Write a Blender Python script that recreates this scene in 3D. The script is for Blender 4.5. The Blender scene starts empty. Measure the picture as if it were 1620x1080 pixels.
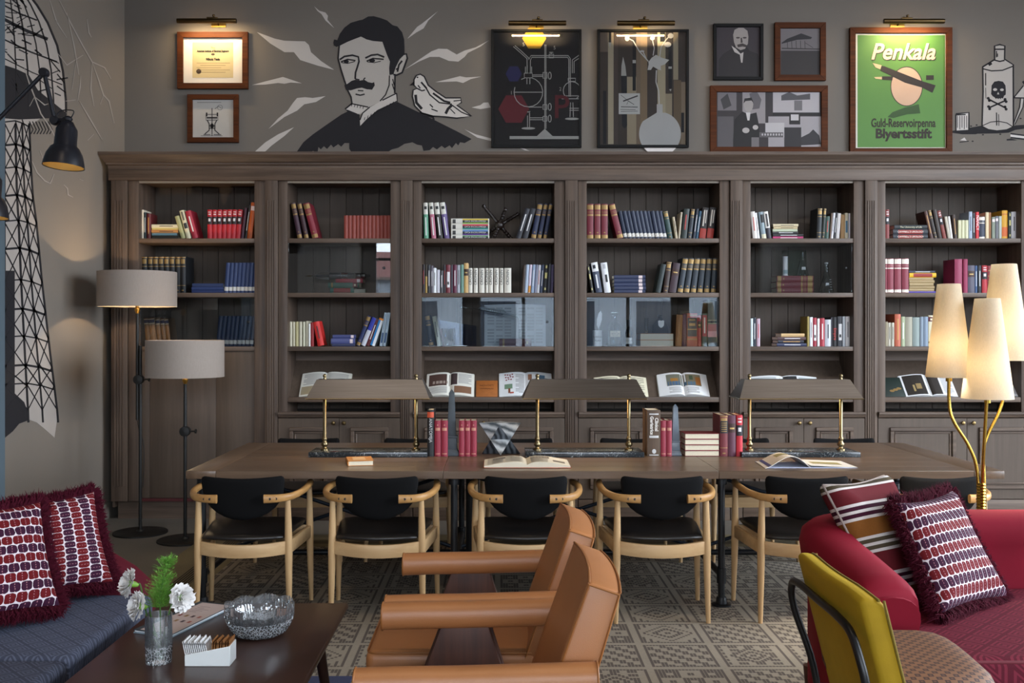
import bpy, bmesh, math, random
from mathutils import Vector, Matrix
sc = bpy.context.scene
COL = sc.collection
RND = random.Random(7)
PI = math.pi

# ------------------------------------------------------------------ camera, world, light, exposure
F, CX, CY, EYE = 1560.0, 787.0, 522.0, 1.5          # focal length and principal point for a 1620x1080 frame
cam = bpy.data.cameras.new('camera')
cam.sensor_width = 36.0
cam.lens = 36.0 * F / 1620.0
cam.shift_x = (810 - CX) / 1620.0
cam.shift_y = (CY - 540) / 1620.0
cam.clip_start = 0.05
cam.clip_end = 200
camo = bpy.data.objects.new('camera', cam)
camo.location = (0, 0, EYE)
camo.rotation_euler = (PI / 2, 0, 0)
COL.objects.link(camo)
sc.camera = camo

world = bpy.data.worlds.new('overcast_sky')
sc.world = world
world.use_nodes = True
_bg = world.node_tree.nodes['Background']
_bg.inputs[0].default_value = (0.80, 0.89, 1.0, 1)
_bg.inputs[1].default_value = 17.0

sc.view_settings.view_transform = 'Standard'
sc.view_settings.look = 'None'
sc.view_settings.gamma = 1.0
sc.view_settings.use_curve_mapping = False
sc.view_settings.exposure = 0.0
sc.cycles.use_denoising = True
sc.cycles.max_bounces = 10
sc.cycles.diffuse_bounces = 4
sc.cycles.glossy_bounces = 4
sc.cycles.transmission_bounces = 8
sc.cycles.transparent_max_bounces = 12
sc.cycles.caustics_reflective = False
sc.cycles.caustics_refractive = False
sc.cycles.sample_clamp_indirect = 6.0

WINDOWS = [(-2.85, -0.75), (-0.45, 1.65), (1.95, 4.05), (4.35, 5.85)]
WZ0, WZ1, FRONT_Y = 0.25, 4.7, -7.0
RIGHT_X, ADDED_SIDE_WINDOWS = 6.0, [(0.4, 3.2), (3.6, 6.4)]
for a, b in WINDOWS:                                 # sky light enters through the shop windows behind the camera
    L = bpy.data.lights.new('window_portal', 'AREA')
    L.shape = 'RECTANGLE'
    L.size, L.size_y = b - a, WZ1 - WZ0
    L.cycles.is_portal = True
    o = bpy.data.objects.new('window_portal', L)
    o.location = ((a + b) / 2, FRONT_Y + 0.12, (WZ0 + WZ1) / 2)
    o.rotation_euler = (PI / 2, 0, 0)                # faces +Y, into the room
    COL.objects.link(o)

for a, b in ADDED_SIDE_WINDOWS:                            # and through unseen side windows, added to brighten the left wall and back
    L = bpy.data.lights.new('window_portal', 'AREA')
    L.shape = 'RECTANGLE'
    L.size, L.size_y = b - a, WZ1 - WZ0
    L.cycles.is_portal = True
    o = bpy.data.objects.new('window_portal', L)
    o.location = (RIGHT_X - .06, (a + b) / 2, (WZ0 + WZ1) / 2)
    o.rotation_euler = (PI / 2, 0, PI / 2)           # faces -X, into the room
    COL.objects.link(o)


def spot(loc, target, power, col=(1, .78, .55), angle=70, blend=.6, r=.05):
    L = bpy.data.lights.new('ceiling_and_fill_spot', 'SPOT')
    L.energy = power
    L.color = col
    L.spot_size = math.radians(angle)
    L.spot_blend = blend
    L.shadow_soft_size = r
    o = bpy.data.objects.new('ceiling_and_fill_spot', L)
    o.location = loc
    d = Vector(target) - Vector(loc)
    o.rotation_euler = d.to_track_quat('-Z', 'Y').to_euler()
    COL.objects.link(o)


for sx in (-1.6, 0.2, 2.2):                          # ceiling downlights over the lounge
    spot((sx, 2.2, 4.85), (sx + .1, 4.0, 0), 75)
for sx in (-1.3, -.35, 2.65, 3.6, 4.6):     # unseen fill spots, added to brighten the bookcase and the pictures
    spot((sx, 4.4, 4.85), (sx, 8.0, 2.1), 80, (1, .93, .86), 95, .9, .12)


# ------------------------------------------------------------------ helpers
def lin(h):
    h = h.lstrip('#')
    out = []
    for i in (0, 2, 4):
        c = int(h[i:i + 2], 16) / 255.0
        out.append(c / 12.92 if c <= 0.04045 else ((c + 0.055) / 1.055) ** 2.4)
    return (*out, 1.0)


def Xp(x, Y):
    return (x - CX) * Y / F


def Zp(y, Y):
    return EYE - (y - CY) * Y / F


def PT(x, y, Y):
    return Vector((Xp(x, Y), Y, Zp(y, Y)))


_mats = {}


class NT:
    """tiny node-tree writer"""

    def __init__(s, m):
        s.t = m.node_tree

    def n(s, typ, **kw):
        nd = s.t.nodes.new(typ)
        for k, v in kw.items():
            setattr(nd, k, v)
        return nd

    def l(s, a, b):
        s.t.links.new(a, b)

    def val(s, sock, v):
        if isinstance(v, (int, float)):
            sock.default_value = v
        else:
            s.l(v, sock)

    def m(s, op, a, b=None, c=None):
        nd = s.n('ShaderNodeMath', operation=op)
        for i, v in enumerate((a, b, c)):
            if v is not None:
                s.val(nd.inputs[i], v)
        return nd.outputs[0]

    def mix(s, fac, a, b):
        nd = s.n('ShaderNodeMix', data_type='RGBA')
        s.val(nd.inputs[0], fac)
        for k, v in ((6, a), (7, b)):
            if isinstance(v, tuple):
                nd.inputs[k].default_value = v
            else:
                s.l(v, nd.inputs[k])
        return nd.outputs[2]

    def coords(s, kind='Object', scale=(1, 1, 1), rand=False):
        tc = s.n('ShaderNodeTexCoord')
        mp = s.n('ShaderNodeMapping')
        mp.inputs['Scale'].default_value = scale
        s.l(tc.outputs[kind], mp.inputs['Vector'])
        if rand:
            oi = s.n('ShaderNodeObjectInfo')
            mul = s.m('MULTIPLY', oi.outputs['Random'], 37.0)
            cb = s.n('ShaderNodeCombineXYZ')
            for k in range(3):
                s.l(mul, cb.inputs[k])
            s.l(cb.outputs[0], mp.inputs['Location'])
        return mp.outputs[0]

    def noise(s, vec, scale=1.0, detail=3.0, rough=.5):
        nd = s.n('ShaderNodeTexNoise')
        nd.inputs['Scale'].default_value = scale
        nd.inputs['Detail'].default_value = detail
        nd.inputs['Roughness'].default_value = rough
        s.l(vec, nd.inputs['Vector'])
        return nd.outputs[0]

    def bump(s, height, strength=.3, dist=.002):
        nd = s.n('ShaderNodeBump')
        nd.inputs['Strength'].default_value = strength
        nd.inputs['Distance'].default_value = dist
        s.l(height, nd.inputs['Height'])
        return nd.outputs[0]


def newmat(name):
    m = bpy.data.materials.new(name)
    m.use_nodes = True
    b = m.node_tree.nodes['Principled BSDF']
    return m, b, NT(m)


def M(name, col=None, rough=.6, metal=0., var=.08, vscale=6., bump=.0, bscale=300., spec=.5, sheen=0., coat=0., emit=None, estr=0., sheencol=None):
    if name in _mats:
        return _mats[name]
    m, b, t = newmat(name)
    c = lin(col) if isinstance(col, str) else col
    b.inputs['Roughness'].default_value = rough
    b.inputs['Metallic'].default_value = metal
    b.inputs['Specular IOR Level'].default_value = spec
    if sheen:
        b.inputs['Sheen Weight'].default_value = sheen
        b.inputs['Sheen Roughness'].default_value = .4
        if sheencol:
            b.inputs['Sheen Tint'].default_value = lin(sheencol)
    if coat:
        b.inputs['Coat Weight'].default_value = coat
        b.inputs['Coat Roughness'].default_value = .15
    if var:
        v = t.coords('Object', rand=True)
        nz = t.noise(v, vscale, 4)
        lo = tuple(x * (1 - var * 1.6) for x in c[:3]) + (1,)
        hi = tuple(min(1, x * (1 + var * 1.6)) for x in c[:3]) + (1,)
        t.l(t.mix(nz, lo, hi), b.inputs['Base Color'])
    else:
        b.inputs['Base Color'].default_value = c
    if bump:
        v = t.coords('Object')
        t.l(t.bump(t.noise(v, bscale, 2), bump), b.inputs['Normal'])
    if emit:
        b.inputs['Emission Color'].default_value = lin(emit)
        b.inputs['Emission Strength'].default_value = estr
    _mats[name] = m
    return m


def C(hexcol, rough=.55, **kw):
    """plain coloured print / cloth / paper material, cached by colour"""
    return M('paint_' + hexcol + ('_%d' % int(rough * 100)), hexcol, rough=rough, var=.05, **kw)


def wood(name, dark, light, axis='x', rough=.5, fine=1., contrast=1., coat=0., bump=.25, spec=.35):
    if name in _mats:
        return _mats[name]
    m, b, t = newmat(name)
    s = {'x': (1.6, 38, 38), 'y': (38, 1.6, 38), 'z': (38, 38, 1.6)}[axis]
    v = t.coords('Object', tuple(k * fine for k in s), rand=True)
    n1 = t.noise(v, 1.0, 6, .62)
    v2 = t.coords('Object', tuple(k * fine * .22 for k in s), rand=True)
    n2 = t.noise(v2, 1.3, 3, .5)
    a = t.m('ADD', t.m('MULTIPLY', n1, .65), t.m('MULTIPLY', n2, .35))
    a = t.m('ADD', t.m('MULTIPLY', t.m('SUBTRACT', a, .5), 2.6 * contrast), .5)
    cl = t.n('ShaderNodeClamp')
    t.l(a, cl.inputs[0])
    t.l(t.mix(cl.outputs[0], lin(dark), lin(light)), b.inputs['Base Color'])
    b.inputs['Roughness'].default_value = rough
    b.inputs['Specular IOR Level'].default_value = spec
    if coat:
        b.inputs['Coat Weight'].default_value = coat
        b.inputs['Coat Roughness'].default_value = .2
    if bump:
        t.l(t.bump(n1, bump, .001), b.inputs['Normal'])
    _mats[name] = m
    return m


def glassmat(name, tint=(1, 1, 1, 1), rough=0.0, ior=1.48):
    if name in _mats:
        return _mats[name]
    m = bpy.data.materials.new(name)
    m.use_nodes = True
    t = NT(m)
    m.node_tree.nodes.remove(m.node_tree.nodes['Principled BSDF'])
    out = m.node_tree.nodes['Material Output']
    g = t.n('ShaderNodeBsdfGlass')
    g.inputs['Color'].default_value = tint
    g.inputs['Roughness'].default_value = rough
    g.inputs['IOR'].default_value = ior
    t.l(g.outputs[0], out.inputs[0])
    _mats[name] = m
    return m


def panemat(name, tint=(.95, .97, .98, 1), ior=1.52):
    """thin flat glazing: clear, with a Fresnel mirror"""
    if name in _mats:
        return _mats[name]
    m = bpy.data.materials.new(name)
    m.use_nodes = True
    t = NT(m)
    m.node_tree.nodes.remove(m.node_tree.nodes['Principled BSDF'])
    out = m.node_tree.nodes['Material Output']
    tr = t.n('ShaderNodeBsdfTransparent')
    tr.inputs[0].default_value = tint
    gl = t.n('ShaderNodeBsdfGlossy')
    gl.inputs['Roughness'].default_value = 0.0
    fr = t.n('ShaderNodeFresnel')
    fr.inputs[0].default_value = ior
    mx = t.n('ShaderNodeMixShader')
    t.l(fr.outputs[0], mx.inputs[0])
    t.l(tr.outputs[0], mx.inputs[1])
    t.l(gl.outputs[0], mx.inputs[2])
    t.l(mx.outputs[0], out.inputs[0])
    _mats[name] = m
    return m


def shademat(name, col, trans=.3, weave=True):
    """linen lamp shade, lets light of its bulb through"""
    if name in _mats:
        return _mats[name]
    m, b, t = newmat(name)
    out = m.node_tree.nodes['Material Output']
    c = lin(col)
    v = t.coords('Object', (140, 140, 900))
    n = t.noise(v, 1.0, 2)
    v2 = t.coords('Object', (900, 900, 60))
    n2 = t.noise(v2, .5, 2)
    k = t.m('MULTIPLY', t.m('ADD', n, n2), .5)
    lo = tuple(x * .72 for x in c[:3]) + (1,)
    hi = tuple(min(1, x * 1.2) for x in c[:3]) + (1,)
    cc = t.mix(k, lo, hi)
    t.l(cc, b.inputs['Base Color'])
    b.inputs['Roughness'].default_value = .9
    tl = t.n('ShaderNodeBsdfTranslucent')
    t.l(cc, tl.inputs[0])
    mx = t.n('ShaderNodeMixShader')
    mx.inputs[0].default_value = trans
    t.l(b.outputs[0], mx.inputs[1])
    t.l(tl.outputs[0], mx.inputs[2])
    t.l(mx.outputs[0], out.inputs[0])
    _mats[name] = m
    return m


class MB:
    """collects shapes, builds ONE mesh object"""

    def __init__(s):
        s.v, s.f, s.uv = [], [], {}

    def add(s, vs, fs, M4=None):
        o = len(s.v)
        s.v += [tuple(M4 @ Vector(p)) if M4 is not None else tuple(p) for p in vs]
        s.f += [tuple(i + o for i in f) for f in fs]
        return o

    def box(s, x0, x1, y0, y1, z0, z1, M4=None):
        s.add([(x0, y0, z0), (x1, y0, z0), (x1, y1, z0), (x0, y1, z0), (x0, y0, z1), (x1, y0, z1), (x1, y1, z1), (x0, y1, z1)],
              [(3, 2, 1, 0), (4, 5, 6, 7), (0, 1, 5, 4), (1, 2, 6, 5), (2, 3, 7, 6), (3, 0, 4, 7)], M4)
        return s

    def prism(s, poly, y0, y1, M4=None):
        """polygon in XZ extruded along Y"""
        n = len(poly)
        area = sum(poly[i][0] * poly[(i + 1) % n][1] - poly[(i + 1) % n][0] * poly[i][1] for i in range(n))
        if area < 0:
            poly = poly[::-1]
        vs = [(p[0], y0, p[1]) for p in poly] + [(p[0], y1, p[1]) for p in poly]
        fs = [tuple(range(n)), tuple(range(2 * n - 1, n - 1, -1))]
        for i in range(n):
            j = (i + 1) % n
            fs.append((j, i, n + i, n + j))
        s.add(vs, fs, M4)
        return s

    def lathe(s, prof, n=24, M4=None, close=False, caps=True):
        """profile [(r,z)] turned about Z"""
        vs, fs = [], []
        k = len(prof)
        for i in range(n):
            a = 2 * PI * i / n
            for r, z in prof:
                vs.append((r * math.cos(a), r * math.sin(a), z))
        for i in range(n):
            j = (i + 1) % n
            for q in range(k - 1 if not close else k):
                w = (q + 1) % k
                fs.append((i * k + q, j * k + q, j * k + w, i * k + w))
        o = s.add(vs, fs, M4)
        if not close and caps:
            if prof[0][0] > 1e-6:
                s.f.append(tuple(o + i * k for i in range(n - 1, -1, -1)))
            if prof[-1][0] > 1e-6:
                s.f.append(tuple(o + i * k + k - 1 for i in range(n)))
        return s

    def tube(s, pts, r, n=10, caps=True, M4=None):
        pts = [Vector(p) for p in pts]
        rs = r if isinstance(r, (list, tuple)) else [r] * len(pts)
        vs, fs = [], []
        t0 = (pts[1] - pts[0]).normalized()
        up = Vector((0, 0, 1)) if abs(t0.z) < .9 else Vector((1, 0, 0))
        nrm = t0.cross(up).normalized()
        for i, p in enumerate(pts):
            if i == 0:
                t = t0
            elif i == len(pts) - 1:
                t = (pts[i] - pts[i - 1]).normalized()
            else:
                t = ((pts[i] - pts[i - 1]).normalized() + (pts[i + 1] - pts[i]).normalized()).normalized()
            nrm = (nrm - t * nrm.dot(t)).normalized()
            bn = t.cross(nrm)
            for k in range(n):
                a = 2 * PI * k / n
                vs.append(p + (nrm * math.cos(a) + bn * math.sin(a)) * rs[i])
        for i in range(len(pts) - 1):
            for k in range(n):
                q = (k + 1) % n
                fs.append((i * n + k, i * n + q, (i + 1) * n + q, (i + 1) * n + k))
        if caps:
            fs.append(tuple(range(n - 1, -1, -1)))
            fs.append(tuple(range((len(pts) - 1) * n, len(pts) * n)))
        s.add(vs, fs, M4)
        return s

    def sweep(s, pts, secs, up=(0, 0, 1), closed_caps=True, M4=None):
        """sections (lists of (side, up) offsets, one list for every point or one for all) along a path"""
        pts = [Vector(p) for p in pts]
        up = Vector(up)
        if not isinstance(secs[0], list):
            secs = [secs] * len(pts)
        n = len(secs[0])
        vs, fs = [], []
        for i, p in enumerate(pts):
            a = pts[max(0, i - 1)]
            b = pts[min(len(pts) - 1, i + 1)]
            t = (b - a).normalized()
            sd = t.cross(up).normalized()
            u2 = sd.cross(t).normalized()
            for (q, w) in secs[i]:
                vs.append(p + sd * q + u2 * w)
        for i in range(len(pts) - 1):
            for k in range(n):
                q = (k + 1) % n
                fs.append((i * n + k, i * n + q, (i + 1) * n + q, (i + 1) * n + k))
        if closed_caps:
            fs.append(tuple(range(n - 1, -1, -1)))
            fs.append(tuple(range((len(pts) - 1) * n, len(pts) * n)))
        s.add(vs, fs, M4)
        return s

    def pad(s, outline, fn, T, Tb=None, rings=6, power=6.):
        """upholstered pad: outline in 2D about its centre, fn(u, v, h) -> 3D, h = height over the mid surface"""
        Tb = T if Tb is None else Tb
        n = len(outline)
        cx = sum(p[0] for p in outline) / n
        cy = sum(p[1] for p in outline) / n
        base = len(s.v)
        layers = []
        rs = [math.sin(PI / 2 * k / rings) for k in range(rings + 1)]
        for sgn, TT in ((1, T), (-1, Tb)):
            ids = []
            for k, r in enumerate(rs):
                h = sgn * TT * max(0, 1 - r ** power) ** .5
                row = []
                if k == 0:
                    s.v.append(tuple(fn(cx, cy, h)))
                    s.uv[len(s.v) - 1] = (cx, cy)
                    row = [len(s.v) - 1]
                elif k == rings and sgn < 0:
                    row = layers[0][-1]
                else:
                    for p in outline:
                        u, w = cx + (p[0] - cx) * r, cy + (p[1] - cy) * r
                        s.v.append(tuple(fn(u, w, h)))
                        s.uv[len(s.v) - 1] = (u, w)
                        row.append(len(s.v) - 1)
                ids.append(row)
            layers.append(ids)
        for li, ids in enumerate(layers):
            for k in range(1, rings + 1):
                for i in range(n):
                    j = (i + 1) % n
                    if k == 1:
                        f = (ids[0][0], ids[1][i], ids[1][j])
                    else:
                        f = (ids[k - 1][i], ids[k][i], ids[k][j], ids[k - 1][j])
                    s.f.append(f if li == 0 else f[::-1])
        return s

    def build(s, name, mat, parent=None, smooth=False, bevel=0., seg=2, world=False, angle=40, fix=False):
        me = bpy.data.meshes.new(name)
        off = Vector((0, 0, 0))
        if world and parent is not None:
            q = parent
            while q is not None:
                off = off + q.location
                q = q.parent
        vs = [(p[0] - off.x, p[1] - off.y, p[2] - off.z) for p in s.v] if off.length > 0 else s.v
        me.from_pydata(vs, [], s.f)
        if s.uv:
            lay = me.uv_layers.new(name='UVMap')
            for lp in me.loops:
                lay.data[lp.index].uv = s.uv.get(lp.vertex_index, (0, 0))
        if bevel or fix:
            bm = bmesh.new()
            bm.from_mesh(me)
            if fix:
                bmesh.ops.recalc_face_normals(bm, faces=bm.faces)
            if bevel:
                es = [e for e in bm.edges if len(e.link_faces) == 2 and e.calc_face_angle(0) > math.radians(30)]
                bmesh.ops.bevel(bm, geom=es, offset=bevel, segments=seg, profile=.5, affect='EDGES', clamp_overlap=True)
            bm.to_mesh(me)
            bm.free()
        if smooth or bevel:
            me.polygons.foreach_set('use_smooth', [True] * len(me.polygons))
            if not smooth or angle < 180:
                me.set_sharp_from_angle(angle=math.radians(angle))
        me.materials.append(mat)
        o = bpy.data.objects.new(name, me)
        COL.objects.link(o)
        if parent is not None:
            o.parent = parent
        return o


def tag(o, label, cat, group=None, kind=None):
    o['label'] = label
    o['category'] = cat
    if group:
        o['group'] = group
    if kind:
        o['kind'] = kind
    return o


def thing(name, label, cat, loc=(0, 0, 0), rot=(0, 0, 0), group=None):
    o = bpy.data.objects.new(name, None)
    o.location = loc
    o.rotation_euler = rot
    o.empty_display_size = .1
    COL.objects.link(o)
    return tag(o, label, cat, group)


def struct(o):
    o['kind'] = 'structure'
    return o


def copy_tree(o, parent=None):
    c = o.copy()
    COL.objects.link(c)
    c.parent = parent
    for ch in list(o.children):
        copy_tree(ch, c)
    return c


def put(mesh_obj_data, name, parent, loc=(0, 0, 0), rot=(0, 0, 0)):
    o = bpy.data.objects.new(name, mesh_obj_data)
    o.location = loc
    o.rotation_euler = rot
    COL.objects.link(o)
    o.parent = parent
    return o


def rrect(w, h, r, n=4):
    """rounded rectangle outline about the origin"""
    out = []
    for cx, cy, a0 in ((w / 2 - r, h / 2 - r, 0), (-w / 2 + r, h / 2 - r, 90), (-w / 2 + r, -h / 2 + r, 180), (w / 2 - r, -h / 2 + r, 270)):
        for k in range(n + 1):
            a = math.radians(a0 + 90 * k / n)
            out.append((cx + r * math.cos(a), cy + r * math.sin(a)))
    return out


def dense(poly, step):
    out = []
    n = len(poly)
    for i in range(n):
        a, b = poly[i], poly[(i + 1) % n]
        d = math.hypot(b[0] - a[0], b[1] - a[1])
        k = max(1, int(d / step))
        for q in range(k):
            t = q / k
            out.append((a[0] + (b[0] - a[0]) * t, a[1] + (b[1] - a[1]) * t))
    return out


def smooth_path(pts, sub=6):
    """Catmull-Rom through points"""
    P = [Vector(p) for p in pts]
    out = []
    for i in range(len(P) - 1):
        p0, p1, p2, p3 = P[max(0, i - 1)], P[i], P[i + 1], P[min(len(P) - 1, i + 2)]
        for k in range(sub):
            t = k / sub
            out.append(.5 * ((2 * p1) + (p2 - p0) * t + (2 * p0 - 5 * p1 + 4 * p2 - p3) * t * t + (3 * p1 - p0 - 3 * p2 + p3) * t ** 3))
    out.append(P[-1])
    return out


FACE = (PI / 2, 0, 0)                                       # text that faces the camera side (-Y)
DOWN = Matrix(((0, 1, 0), (0, 0, -1), (-1, 0, 0))).to_euler()  # spine text that reads downwards
UPWD = Matrix(((0, -1, 0), (0, 0, -1), (1, 0, 0))).to_euler()  # spine text that reads upwards


def text(name, s, size, mat, parent, loc, rot=FACE, ext=.0004, shear=0., bold=0., align='CENTER', width=1.):
    cu = bpy.data.curves.new(name, 'FONT')
    cu.body = s
    cu.size = size
    cu.extrude = ext
    cu.shear = shear
    cu.offset = bold
    cu.align_x = align
    cu.align_y = 'CENTER'
    cu.resolution_u = 3
    tmp = bpy.data.objects.new(name, cu)
    me = bpy.data.meshes.new_from_object(tmp)
    bpy.data.objects.remove(tmp)
    bpy.data.curves.remove(cu)
    me.materials.clear()
    me.materials.append(mat)
    o = bpy.data.objects.new(name, me)
    o.location = loc
    o.rotation_euler = rot
    o.scale = (width, 1, 1)
    COL.objects.link(o)
    o.parent = parent
    return o


def stroke(pts, w):
    """flat ribbon quads of width w along a 2D polyline"""
    out = []
    n = len(pts)
    ws = w if isinstance(w, (list, tuple)) else [w] * n
    L, Rr = [], []
    for i in range(n):
        a, b = pts[max(0, i - 1)], pts[min(n - 1, i + 1)]
        dx, dy = b[0] - a[0], b[1] - a[1]
        d = math.hypot(dx, dy) or 1
        nx, ny = -dy / d * ws[i] / 2, dx / d * ws[i] / 2
        L.append((pts[i][0] + nx, pts[i][1] + ny))
        Rr.append((pts[i][0] - nx, pts[i][1] - ny))
    for i in range(n - 1):
        out.append([L[i], L[i + 1], Rr[i + 1], Rr[i]])
    return out


def ellipse(cx, cy, rx, ry, n=16):
    return [(cx + rx * math.cos(2 * PI * k / n), cy + ry * math.sin(2 * PI * k / n)) for k in range(n)]


ORD = ['zeroth', 'first', 'second', 'third', 'fourth', 'fifth', 'sixth', 'seventh', 'eighth', 'ninth', 'tenth', 'eleventh', 'twelfth', 'thirteenth',
       'fourteenth', 'fifteenth', 'sixteenth', 'seventeenth', 'eighteenth', 'nineteenth', 'twentieth', 'twenty-first', 'twenty-second',
       'twenty-third', 'twenty-fourth', 'twenty-fifth', 'twenty-sixth', 'twenty-seventh', 'twenty-eighth', 'twenty-ninth', 'thirtieth',
       'thirty-first', 'thirty-second', 'thirty-third', 'thirty-fourth', 'thirty-fifth']

# ------------------------------------------------------------------ the room
WALL_Y, WALL_X = 8.25, -3.12
paint = M('wall_paint', '716b64', rough=.9, var=.03, vscale=2.5, bump=.12, bscale=160)
side_paint = M('side_wall_paint', '7a7167', rough=.9, var=.03, vscale=2.5, bump=.12, bscale=160)
struct(MB().box(WALL_X - .2, 6.2, WALL_Y, WALL_Y + .2, 0, 5.0).build('wall_back', paint))
struct(MB().box(WALL_X - .2, WALL_X, FRONT_Y, WALL_Y, 0, 5.0).build('wall_left', side_paint))
rw = MB()
ys_ = [FRONT_Y] + [k for w in ADDED_SIDE_WINDOWS for k in w] + [WALL_Y]
for i in range(0, len(ys_), 2):
    rw.box(RIGHT_X, RIGHT_X + .2, ys_[i], ys_[i + 1], 0, 5.0)
for a, b in ADDED_SIDE_WINDOWS:
    rw.box(RIGHT_X, RIGHT_X + .2, a, b, 0, WZ0)
    rw.box(RIGHT_X, RIGHT_X + .2, a, b, WZ1, 5.0)
struct(rw.build('wall_right', paint))
struct(MB().box(WALL_X - .2, 6.2, FRONT_Y - .2, WALL_Y + .2, 4.9, 5.1).build('ceiling', M('ceiling_paint', '8c8781', rough=.9, var=.02)))
fw = MB()
xs = [WALL_X - .2] + [k for w in WINDOWS for k in w] + [6.2]
for i in range(0, len(xs), 2):
    fw.box(xs[i], xs[i + 1], FRONT_Y - .2, FRONT_Y, 0, 4.9)
for a, b in WINDOWS:
    fw.box(a, b, FRONT_Y - .2, FRONT_Y, 0, WZ0)
    fw.box(a, b, FRONT_Y - .2, FRONT_Y, WZ1, 4.9)
struct(fw.build('wall_front', paint))
frame_dark = M('window_frame_paint', '3a3c3e', rough=.5)
for k, (a, b) in enumerate(WINDOWS):
    w = MB()
    for x0, x1 in ((a, a + .06), (b - .06, b), ((a + b) / 2 - .035, (a + b) / 2 + .035)):
        w.box(x0, x1, FRONT_Y - .12, FRONT_Y - .04, WZ0, WZ1)
    for z0 in (WZ0, 3.1, WZ1 - .06):
        w.box(a, b, FRONT_Y - .118, FRONT_Y - .042, z0, z0 + .06)
    struct(w.build('window_%d' % (k + 1), frame_dark))

for k, (a, b) in enumerate(ADDED_SIDE_WINDOWS):  # frames of the added side windows, which only serve the light
    w = MB()
    for y0, y1 in ((a, a + .06), (b - .06, b), ((a + b) / 2 - .035, (a + b) / 2 + .035)):
        w.box(RIGHT_X + .04, RIGHT_X + .12, y0, y1, WZ0, WZ1)
    for z0 in (WZ0, 3.1, WZ1 - .06):
        w.box(RIGHT_X + .042, RIGHT_X + .118, a, b, z0, z0 + .06)
    struct(w.build('window_%d' % (len(WINDOWS) + k + 1), frame_dark))

# floor: large grey stone tiles, laid as a material on one slab (joints are under 10 px)
m, b, t = newmat('floor_stone')
v = t.coords('Object')
n1 = t.noise(v, 3.0, 5)
n2 = t.noise(v, 60.0, 3)
k = t.m('ADD', t.m('MULTIPLY', n1, .6), t.m('MULTIPLY', n2, .4))
t.l(t.mix(k, lin('5b5650'), lin('7c766d')), b.inputs['Base Color'])
b.inputs['Roughness'].default_value = .55
struct(MB().box(WALL_X - .2, 6.2, FRONT_Y - .2, WALL_Y + .2, -.1, 0).build('floor', m))
base_paint = M('baseboard_paint', '6d675f', rough=.7)
struct(MB().prism([(WALL_X, 0), (WALL_X + .02, 0), (WALL_X + .02, .11), (WALL_X + .012, .125), (WALL_X, .125)], 5.36, WALL_Y).build('baseboard_left', base_paint))
# blue-grey pier that closes the wall on the window side
struct(MB().box(WALL_X, -2.672, 4.9, 5.35, 0, 4.9).build('wall_pier', M('pier_paint', '4a575f', rough=.8, var=.02)))

# street seen mirrored in the shelf glass: a long low house across the road
ext = thing('street_house', 'long pale house with dark red tiled roof across the street', 'house', (0, -22, 0))
MB().box(-26, 26, -22, -30, 0, 3.4).build('facade', M('facade_plaster', 'aab2ba', rough=.9), ext, world=True)
MB().prism([(0, 0)] * 0 or [(-26, 3.4), (26, 3.4), (26, 3.5), (-26, 3.5)], -21.6, -30).build('eave', M('eave_paint', '6a5a52'), ext, world=True)
rf = MB()
rf.add([(-26, -21.6, 3.5), (26, -21.6, 3.5), (26, -26, 4.8), (-26, -26, 4.8), (-26, -30.4, 3.5), (26, -30.4, 3.5)], [(0, 3, 2, 1), (3, 4, 5, 2), (0, 4, 3), (1, 2, 5), (0, 1, 5, 4)])
rf.build('roof', M('roof_tiles', '6b3f3a', rough=.9, var=.2, vscale=2), ext, world=True)
dk = M('house_glazing', '2b3440', rough=.2)
for i in range(-8, 9):
    MB().box(i * 3 - .7, i * 3 + .7, -21.98, -22.1, .9, 2.6).build('window', dk, ext, world=True)
    MB().box(i * 3 - .8, i * 3 + .8, -21.9, -22.0, .8, .9).build('window_sill', M('sill_stone', 'd0d0d0'), ext, world=True)
struct(MB().box(-40, 40, -40, 20, -.4, -.12).build('street', M('asphalt', '55585c', rough=.9)))

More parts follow.
